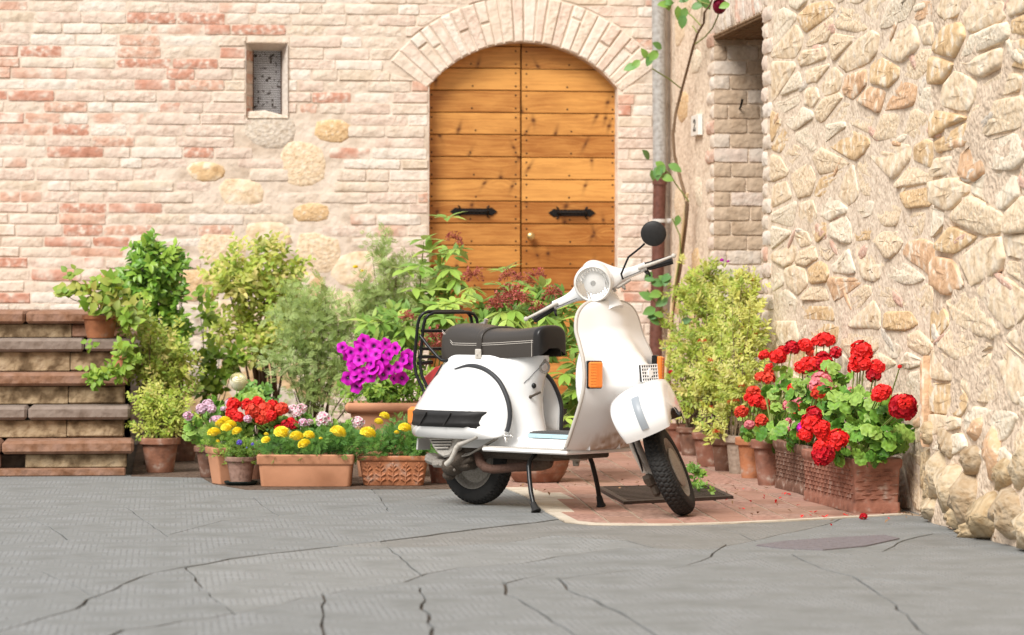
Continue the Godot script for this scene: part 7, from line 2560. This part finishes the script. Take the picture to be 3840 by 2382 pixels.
	heads(b, [[Vector3(-0.2517, 0.5246, 4.4992), 0.032, "petal_coral"], [Vector3(-0.2189, 0.5174, 4.5531), 0.033, "petal_coral"], [Vector3(-0.2122, 0.5586, 4.5035), 0.026, "petal_coral"], [Vector3(-0.2176, 0.632, 4.4024), 0.03, "petal_scarlet"], [Vector3(-0.1687, 0.6256, 4.5083), 0.042, "petal_scarlet"], [Vector3(-0.1382, 0.6508, 4.4613), 0.03, "petal_scarlet"], [Vector3(-0.101, 0.6675, 4.5157), 0.042, "petal_crimson"], [Vector3(-0.0333, 0.6811, 4.5231), 0.042, "petal_scarlet"], [Vector3(-0.0073, 0.6465, 4.5259), 0.026, "petal_coral"], [Vector3(-0.2104, 0.5732, 4.5037), 0.022, "petal_scarlet"], [Vector3(-0.1529, 0.4769, 4.8118), 0.03, "petal_scarlet"], [Vector3(-0.1946, 0.3997, 4.9078), 0.032, "petal_rose"], [Vector3(-0.1671, 0.3859, 4.9108), 0.034, "petal_coral"], [Vector3(-0.1506, 0.4136, 4.9126), 0.028, "petal_rose"], [Vector3(-0.176, 0.3621, 5.0105), 0.025, "petal_scarlet"], [Vector3(-0.2142, 0.3264, 5.0063), 0.018, "petal_rose"], [Vector3(-0.2224, 0.2879, 5.0054), 0.018, "petal_rose"]], umbels.slice(0, 4), Vector3(0, 0.22, 0))
	big_planter("textured_planter", "textured red clay planter with pink geraniums, pushed against the front planter", Vector3(-0.155, 0, 5.33), 0.43, 0.085, 0.13, 261, 40)
	big_planter("textured_planter", "textured red clay planter of dark red geraniums nearest to the street", Vector3(-0.185, 0, 6.255), 0.44, 0.10, 0.30, 262, 95)


func big_planter(n: String, label: String, pos: Vector3, hl: float, hw: float, ht: float, sd: int, leaves: int) -> void:
	rng.seed = sd
	var o := thing(n, label, "planter", pos, "")
	o.rotation.y = 0.045
	var h := 0.235
	trough(o, [[0.0, hw - 0.002, hl - 0.002, 0.012], [0.004, hw + 0.004, hl + 0.004, 0.014], [0.045, hw + 0.002, hl + 0.002, 0.014], [0.05, hw - 0.004, hl - 0.004, 0.012], [0.19, hw + 0.002, hl + 0.002, 0.012], [0.195, hw + 0.008, hl + 0.008, 0.014], [0.21, hw + 0.012, hl + 0.012, 0.014], [h - 0.006, hw + 0.012, hl + 0.012, 0.014], [h, hw + 0.006, hl + 0.006, 0.012], [h - 0.002, hw - 0.008, hl - 0.008, 0.01], [h - 0.025, hw - 0.012, hl - 0.012, 0.01]], M.terra_brown if sd == 261 else M.terra_red)
	var b := MB.new()
	for r in 7:
		var y := 0.062 + 0.0192 * r
		var t := (y - 0.05) / 0.14
		var off := 0.006 * t - 0.004
		for side in 2:
			var span: float = hw * 2 if side == 0 else hl * 2
			var cnt := int(span / 0.06)
			for i in cnt:
				var u := -span / 2 + 0.026 + (i + (0.5 if r % 2 else 0.0)) * 0.06
				if absf(u) > span / 2 - 0.024: continue
				var c := Vector3(u, y, hl + off + 0.001) if side == 0 else Vector3(-(hw + off + 0.001), y, u)
				var ax := (Vector3(1, 0.10, 0) if side == 0 else Vector3(0, 0.10, 1)).normalized() * 0.025
				var ou := Vector3(0, 0, 0.008) if side == 0 else Vector3(-0.008, 0, 0)
				var up := Vector3(0, 0.0065, 0)
				b.poly([c - ax, c + ou + up * 0.2, c + ax, c + up], ou + up)
				b.poly([c - ax, c + ou + up * 0.2, c + ax, c - up], ou - up)
	stuff(part("relief", b, M.terra_brown if sd == 261 else M.terra_red, o))
	if sd == 261:
		round_foliage(o, lo([[Vector3(-0.2021, 0.4523, 5.41), 0.13, 0.13, 0.15], [Vector3(-0.2622, 0.282, 5.3028), 0.10, 0.09, 0.2], [Vector3(-0.1431, 0.4981, 5.517), 0.1, 0.1], [Vector3(-0.1218, 0.5697, 5.6199), 0.08, 0.06]], pos), 110, 0.024, 0.034)
		heads(o, [[Vector3(-0.221, 0.5356, 5.7097), 0.052, "petal_rose"], [Vector3(-0.1949, 0.5146, 5.7125), 0.036, "petal_rose"], [Vector3(-0.247, 0.5146, 5.7069), 0.036, "petal_rose"], [Vector3(-0.2468, 0.4874, 5.7572), 0.035, "petal_coral"], [Vector3(-0.2074, 0.5993, 5.4094), 0.050, "petal_scarlet"], [Vector3(-0.234, 0.5913, 5.4065), 0.038, "petal_scarlet"], [Vector3(-0.191, 0.6085, 5.4615), 0.045, "petal_scarlet"], [Vector3(-0.1536, 0.6096, 5.5159), 0.045, "petal_crimson"], [Vector3(-0.1429, 0.5896, 5.5673), 0.03, "petal_crimson"], [Vector3(-0.0795, 0.7197, 5.2222), 0.042, "petal_scarlet"], [Vector3(-0.0547, 0.7147, 5.2249), 0.03, "petal_scarlet"], [Vector3(-0.1143, 0.7097, 5.2184), 0.028, "petal_scarlet"], [Vector3(-0.0528, 0.6596, 5.3257), 0.032, "petal_crimson"], [Vector3(-0.1357, 0.6388, 5.4172), 0.035, "petal_crimson"], [Vector3(-0.2157, 0.4585, 5.9115), 0.028, "petal_coral"], [Vector3(-0.16, 0.5055, 6.0181), 0.018, "petal_rose"], [Vector3(-0.3043, 0.326, 5.7006), 0.03, "petal_magenta"], [Vector3(-0.1951, 0.4275, 5.9137), 0.016, "petal_magenta"], [Vector3(-0.2465, 0.381, 5.9081), 0.02, "petal_magenta"]], umbels.slice(0, 4), Vector3(0, 0.2, 0))
	else:
		round_foliage(o, lo([[Vector3(-0.209, 0.4068, 6.3146), 0.14, 0.13, 0.16], [Vector3(-0.1536, 0.4146, 6.5218), 0.13, 0.12, 0.14], [Vector3(-0.0976, 0.3349, 6.6285), 0.075, 0.09, 0.12], [Vector3(-0.2076, 0.3199, 6.7171), 0.13, 0.08, 0.12], [Vector3(-0.3027, 0.2809, 6.6061), 0.10, 0.07, 0.1], [Vector3(-0.2278, 0.4788, 6.2119), 0.11, 0.09], [Vector3(-0.2573, 0.2494, 6.762), 0.09, 0.035, 0.06]], pos), 240, 0.024, 0.037)
		heads(o, [[Vector3(-0.4093, 0.4146, 6.4939), 0.040, "petal_crimson"], [Vector3(-0.4339, 0.3849, 6.4912), 0.034, "petal_crimson"], [Vector3(-0.4492, 0.3791, 6.5902), 0.042, "petal_scarlet"], [Vector3(-0.4736, 0.3349, 6.5875), 0.036, "petal_scarlet"], [Vector3(-0.4305, 0.3638, 6.6928), 0.042, "petal_scarlet"], [Vector3(-0.4208, 0.3394, 6.6938), 0.034, "petal_scarlet"], [Vector3(-0.3836, 0.3245, 6.7985), 0.044, "petal_scarlet"], [Vector3(-0.4029, 0.3003, 6.7964), 0.034, "petal_scarlet"], [Vector3(-0.3644, 0.3294, 6.8006), 0.03, "petal_scarlet"], [Vector3(-0.4714, 0.2667, 6.8895), 0.050, "petal_crimson"], [Vector3(-0.481, 0.2931, 6.8885), 0.036, "petal_scarlet"], [Vector3(-0.4762, 0.2427, 6.889), 0.034, "petal_crimson"], [Vector3(-0.1774, 0.6869, 6.4186), 0.053, "petal_scarlet"], [Vector3(-0.1957, 0.6501, 6.4166), 0.040, "petal_scarlet"], [Vector3(-0.2113, 0.6179, 6.4149), 0.032, "petal_scarlet"], [Vector3(-0.1947, 0.6339, 6.5173), 0.036, "petal_scarlet"], [Vector3(-0.1403, 0.6202, 6.5232), 0.038, "petal_scarlet"], [Vector3(-0.1539, 0.5883, 6.5218), 0.036, "petal_crimson"], [Vector3(-0.1761, 0.5149, 6.7205), 0.040, "petal_scarlet"], [Vector3(-0.1931, 0.5003, 6.7187), 0.028, "petal_scarlet"], [Vector3(-0.1543, 0.5247, 6.7229), 0.026, "petal_scarlet"], [Vector3(-0.1372, 0.4684, 6.9259), 0.060, "petal_crimson"], [Vector3(-0.154, 0.454, 6.9241), 0.045, "petal_crimson"], [Vector3(-0.1229, 0.4492, 6.9275), 0.045, "petal_crimson"], [Vector3(-0.144, 0.4822, 6.9755), 0.035, "petal_scarlet"], [Vector3(-0.0683, 0.6247, 6.6317), 0.010, "petal_scarlet"]], umbels.slice(0, 4), Vector3(0, 0.22, 0.1))


func climbing_rose() -> void:
	rng.seed = 271
	var o := thing("climbing_rose", "thorny climbing rose with a dark red bloom trained up beside the drainpipe", "rose", Vector3(-0.1104, 0.0554, 0.6921))
	var p := o.position
	var b := MB.new()
	var main := []
	for q in [Vector3(-0.1104, 0.0554, 0.6921), Vector3(-0.121, 0.5231, 0.7915), Vector3(-0.1006, 0.8319, 0.7938), Vector3(-0.0706, 1.0885, 0.8976), Vector3(-0.0506, 1.3428, 0.9803), Vector3(-0.051, 1.4757, 1.0607), Vector3(-0.0706, 1.6517, 0.8976), Vector3(-0.1037, 1.7797, 0.894), Vector3(-0.1114, 1.9077, 0.8932), Vector3(-0.0961, 2.0357, 0.8949), Vector3(-0.0605, 2.1765, 0.8987), Vector3(-0.0518, 2.3044, 1.0808), Vector3(-0.0538, 2.4147, 1.2918), Vector3(-0.0572, 2.4759, 1.4624), Vector3(-0.0607, 2.5175, 1.7035), Vector3(-0.0617, 2.577, 1.7235), Vector3(-0.0669, 2.6001, 1.9543), Vector3(-0.0721, 2.6493, 2.1247)]:
		main.append(q - p)
	b.tube(main, [0.016, 0.015, 0.014, 0.013, 0.0125, 0.012, 0.010, 0.0095, 0.009, 0.009, 0.0085, 0.008, 0.008, 0.0075, 0.007, 0.006, 0.005, 0.004], 8)
	for i in 40:
		var k := R(3, 14)
		var q: Vector3 = main[int(k)].lerp(main[int(k) + 1], k - int(k))
		var d := Vector3(R(-1, 1), R(-0.3, 0.3), R(-0.3, 1)).normalized()
		b.tube([q, q + d * 0.02], [0.004, 0.0005], 4, false)
	part("stem", b, M.thorn_stem, o)
	for l in [[Vector3(-0.0554, 2.1816, 0.8993), Vector3(-0.1501, 2.2363, 0.9896), Vector3(-0.216, 2.2684, 1.0327), Vector3(-0.2666, 2.2928, 1.0774)], [Vector3(-0.0546, 2.4209, 1.3722), Vector3(-0.0619, 2.4325, 1.7536), Vector3(-0.0686, 2.4579, 2.0346), Vector3(-0.0756, 2.506, 2.2551), Vector3(-0.0765, 2.5435, 2.3154)], [Vector3(-0.0593, 2.5096, 1.593), Vector3(-0.0538, 2.5852, 1.2918), Vector3(-0.051, 2.6358, 1.0607)], [Vector3(-0.0572, 2.4759, 1.4624), Vector3(-0.0538, 2.5376, 1.2616)], [Vector3(-0.0508, 1.4917, 1.1211), Vector3(-0.1281, 1.5987, 1.0926), Vector3(-0.1767, 1.6532, 1.1878), Vector3(-0.2142, 1.6859, 1.1837)], [Vector3(-0.1215, 0.7813, 0.8921), Vector3(-0.2644, 0.8846, 1.1783), Vector3(-0.3296, 0.9601, 1.2718)], [Vector3(-0.1164, 0.8837, 0.8926), Vector3(-0.0979, 1.1883, 1.0958), Vector3(-0.1029, 1.2896, 1.0953), Vector3(-0.1482, 1.3909, 1.0904)], [Vector3(-0.0669, 2.6001, 1.9543), Vector3(-0.0593, 2.6503, 1.593), Vector3(-0.0538, 2.7106, 1.2918)]]:
		var path := []
		for q in l:
			path.append(q - p)
		var c := MB.new()
		c.tube(path, 0.0042, 6)
		part("side_shoot", c, M.green_stem, o)
	var lm := leaf_mesh(1.0, 0.32, 0.07, 0.15, 5)
	for q in [Vector3(-0.3422, 2.3257, 1.0692), Vector3(-0.3598, 2.2953, 1.0673), Vector3(-0.2994, 2.3333, 1.0739), Vector3(-0.2792, 2.3485, 1.0761), Vector3(-0.2666, 2.3739, 1.0774), Vector3(-0.2364, 2.384, 1.0807), Vector3(-0.2112, 2.3941, 1.0835), Vector3(-0.1659, 2.6576, 1.0884), Vector3(-0.186, 2.6956, 1.0862), Vector3(-0.1382, 2.6703, 1.0915), Vector3(-0.1155, 2.6525, 1.0939), Vector3(-0.0853, 2.6019, 1.0972), Vector3(-0.0677, 2.6424, 1.0991), Vector3(-0.0531, 2.6275, 1.2114), Vector3(-0.0555, 2.6663, 1.3922), Vector3(-0.0508, 2.6938, 1.1211), Vector3(-0.0928, 2.6981, 1.0964), Vector3(-0.1231, 2.7184, 1.0931), Vector3(-0.092, 2.5149, 2.7362), Vector3(-0.0595, 2.6525, 1.6231), Vector3(-0.2797, 1.7045, 1.2772), Vector3(-0.2598, 1.682, 1.2794), Vector3(-0.2249, 1.682, 1.2832), Vector3(-0.3046, 1.6569, 1.2745), Vector3(-0.2473, 1.6193, 1.2807), Vector3(-0.3171, 1.7171, 1.2731), Vector3(-0.205, 1.687, 1.2854), Vector3(-0.377, 1.002, 1.4678), Vector3(-0.34, 0.9797, 1.4718), Vector3(-0.2932, 1.0218, 1.4769), Vector3(-0.2809, 0.997, 1.4783), Vector3(-0.2365, 1.0392, 1.4831), Vector3(-0.3302, 1.0466, 1.4729), Vector3(-0.2735, 0.9226, 1.4791), Vector3(-0.3277, 0.8805, 1.4732), Vector3(-0.2365, 0.8954, 1.4831), Vector3(-0.3105, 0.8309, 1.475), Vector3(-0.3474, 0.7862, 1.471), Vector3(-0.2612, 0.7862, 1.4804), Vector3(-0.1092, 0.94, 1.3964), Vector3(-0.1414, 0.9275, 1.3929), Vector3(-0.0918, 0.9151, 1.3983), Vector3(-0.1712, 0.935, 1.3896), Vector3(-0.1625, 0.7416, 1.4912), Vector3(-0.3598, 0.7738, 1.4697), Vector3(-0.1105, 1.3909, 1.0945)]:
		part("leaf", lm, M["rose_leaf%d" % (rng.randi() % 3)], o, orient(Vector3(R(-1, 1), R(-0.9, 0.4), R(0, 0.4)), Vector3(R(-0.5, 0.5), 0.5, 1), R(0.065, 0.095), (q as Vector3) - p + Vector3(0, 0.02, 0)))
	var rh := Node3D.new()
	rose_head(o, Vector3(-0.0776, 2.5654, 2.3353) - p, 0.048, "petal_wine")
	rh.free()
	heads(o, [[Vector3(-0.0798, 1.1263, 2.4156), 0.011, "petal_magenta"], [Vector3(-0.0888, 1.1167, 2.6661), 0.008, "petal_magenta"], [Vector3(-0.2351, 0.4763, 1.5838), 0.014, "petal_crimson"]], umbels.slice(0, 4), Vector3.ZERO, "bud", false)
	var st := thing("bamboo_stake", "pale bamboo cane supporting the climbing rose", "stake", Vector3(-0.1695, 0.0447, 0.736))
	var sb := MB.new()
	sb.tube([Vector3.ZERO, Vector3(-0.1085, 0.8835, 0.8432) - st.position, Vector3(-0.051, 1.5442, 1.0607) - st.position], [0.011, 0.0105, 0.009], 8)
	part("cane", sb, M.bamboo, st)
	var tie := MB.new()
	for q in [Vector3(-0.0492, 1.3666, 0.9402), Vector3(-0.112, 0.9426, 0.8328), Vector3(-0.1389, 0.6003, 0.7896)]:
		tie.lathe_at(q - st.position, 0.02, 0.003)
	part("tie", tie, mat("tie_green", lin(0.02, 0.25, 0.12), 0.5), st)


func litter() -> void:
	rng.seed = 281
	var w := thing("weed", "small green weed growing at the edge of the drain grate", "weed", Vector3(-0.6166, 0, 4.735))
	var lf := leaf_mesh(1.0, 0.36, 0.06, 0.1, 4)
	var tips := sprigs(w, lf, M.leaf, lo([[Vector3(-0.6915, 0.0857, 5.1554), 0.035, 0.035], [Vector3(-0.7112, 0.1116, 5.1533), 0.02, 0.03], [Vector3(-0.6658, 0.0977, 5.1582), 0.02, 0.02], [Vector3(-0.7053, 0.0345, 5.3551), 0.04, 0.012], [Vector3(-0.6946, 0.0275, 5.5575), 0.02, 0.006]], w.position), 44, 4, 0.015, 0.016, 0.026, P.gloss + [lin2(0.25, 0.38, 0.12)])
	stems(w, Vector3.ZERO, tips, 5, 0.0015, M.green_stem, "stem", 0.01)
	var f := thing("fallen_flower", "crimson flower head fallen on the ground in front of the nearest planter", "flower", Vector3(-0.3007, 0, 7.0291))
	part("flower_head", umbels[0], M.petal_crimson, f, Transform3D(Basis.from_scale(Vector3(0.018, 0.014, 0.018)), Vector3(0, 0.012, 0)))
	var pb := MB.new()
	pb.has_col = true
	for q in [Vector3(-0.4658, 0, 5.6953), Vector3(-0.416, 0, 5.7596), Vector3(-0.3338, 0, 5.5), Vector3(-0.3086, 0, 5.5027), Vector3(-0.4235, 0, 6.2402), Vector3(-0.4342, 0, 6.6636), Vector3(-0.4976, 0, 6.9092), Vector3(-0.5472, 0, 6.9777), Vector3(-0.4604, 0, 6.9872), Vector3(-0.3368, 0, 6.877), Vector3(-0.7003, 0, 6.4521), Vector3(-0.4542, 0, 5.0807), Vector3(-0.68, 0, 5.9045), Vector3(-0.4727, 0, 6.0405), Vector3(-0.4785, 0, 5.782), Vector3(-0.2045, 0, 7.1124), Vector3(-0.5239, 0, 7.4527), Vector3(-0.4341, 0, 6.6893), Vector3(-0.4762, 0, 6.0682), Vector3(-0.5811, 0, 6.0005)]:
		for i in (3 if rng.randf() < 0.3 else 1):
			var d := Vector3(R(-1, 1), R(0.1, 0.5), R(-1, 1)).normalized()
			var t := R(0.7, 1.1)
			pb.c = Color(t, t, t)
			petal(pb, (q as Vector3) + Vector3(R(-0.01, 0.01), 0.006, R(-0.01, 0.01)), d, Vector3.UP, R(0.012, 0.022), R(0.005, 0.008), 0.003)
	var pt := part("fallen_petals", pb, M.petal_scarlet, self)
	pt.set_meta("label", "scattered scarlet geranium petals fallen on the terrace tiles")
	pt.set_meta("category", "petals")
	stuff(pt)
	var lb := MB.new()
	for i in 120:
		var x := R(-0.8, -0.1)
		var z := R(2.5, 7.4)
		if rng.randf() < 0.3:
			x = R(-1.5, -0.5)
			z = R(3.5, 5.5)
		elif rng.randf() < 0.25:
			x = R(-0.1, -0.02)
			z = R(6.6, 8.3)
		var d := Vector3(R(-1, 1), R(0.05, 0.4), R(-1, 1)).normalized()
		petal(lb, Vector3(x, 0.006, z), d, Vector3.UP, R(0.008, 0.03), R(0.003, 0.009), 0.004)
	var dl := part("dry_leaves", lb, mat("dry_leaf", lin(0.24, 0.14, 0.07), 0.9), self)
	dl.set_meta("label", "small dry brown leaves and crumbs lying along the foot of the stone wall")
	dl.set_meta("category", "leaves")
	stuff(dl)


func _ready() -> void:
	# camera, sky, sun, exposure
	var cam := Camera3D.new()
	cam.name = "camera"
	add_child(cam)
	cam.position = Vector3(-3.1691, 0.94, 19.8736)
	cam.rotation = Vector3(-0.00773, -0.10864, 0)
	var at := CameraAttributesPhysical.new()
	at.frustum_focal_length = 119.05
	at.frustum_near = 0.1
	at.frustum_far = 300.0
	at.frustum_focus_distance = 14.0
	at.exposure_aperture = 4.4
	cam.attributes = at
	cam.current = true
	var env := Environment.new()
	env.background_mode = Environment.BG_SKY
	var sky := Sky.new()
	var sm := ProceduralSkyMaterial.new()
	sm.sky_top_color = Color(0.74, 0.79, 0.86)
	sm.sky_horizon_color = Color(0.95, 0.93, 0.89)
	sm.sky_curve = 0.25
	sm.ground_bottom_color = Color(0.45, 0.43, 0.4)
	sm.ground_horizon_color = Color(0.7, 0.68, 0.64)
	sm.sky_energy_multiplier = 0.85
	sky.sky_material = sm
	env.sky = sky
	env.tonemap_mode = Environment.TONE_MAPPER_LINEAR
	env.tonemap_exposure = 1.7
	env.sdfgi_enabled = true
	env.ssao_enabled = true
	env.ssil_enabled = true
	var we := WorldEnvironment.new()
	we.name = "environment"
	we.environment = env
	add_child(we)
	var sun := DirectionalLight3D.new()
	sun.name = "sun"
	sun.light_energy = 0.85
	sun.light_color = Color(1.0, 0.985, 0.965)
	sun.light_angular_distance = 28.0
	sun.shadow_enabled = true
	sun.rotation = Vector3(deg_to_rad(-46), deg_to_rad(-38), 0)
	add_child(sun)
	materials()
	terra("terra_red", [0.32, 0.135, 0.088], noise(0.02, 6, 66), 1.5)
	piece_meshes()
	palettes()
	ground()
	house_wall()
	side_wall()
	stairs()
	pipe_and_plate()
	build_scooter()
	plants_left()
	rhododendrons()
	plants_right()
	climbing_rose()
	litter()
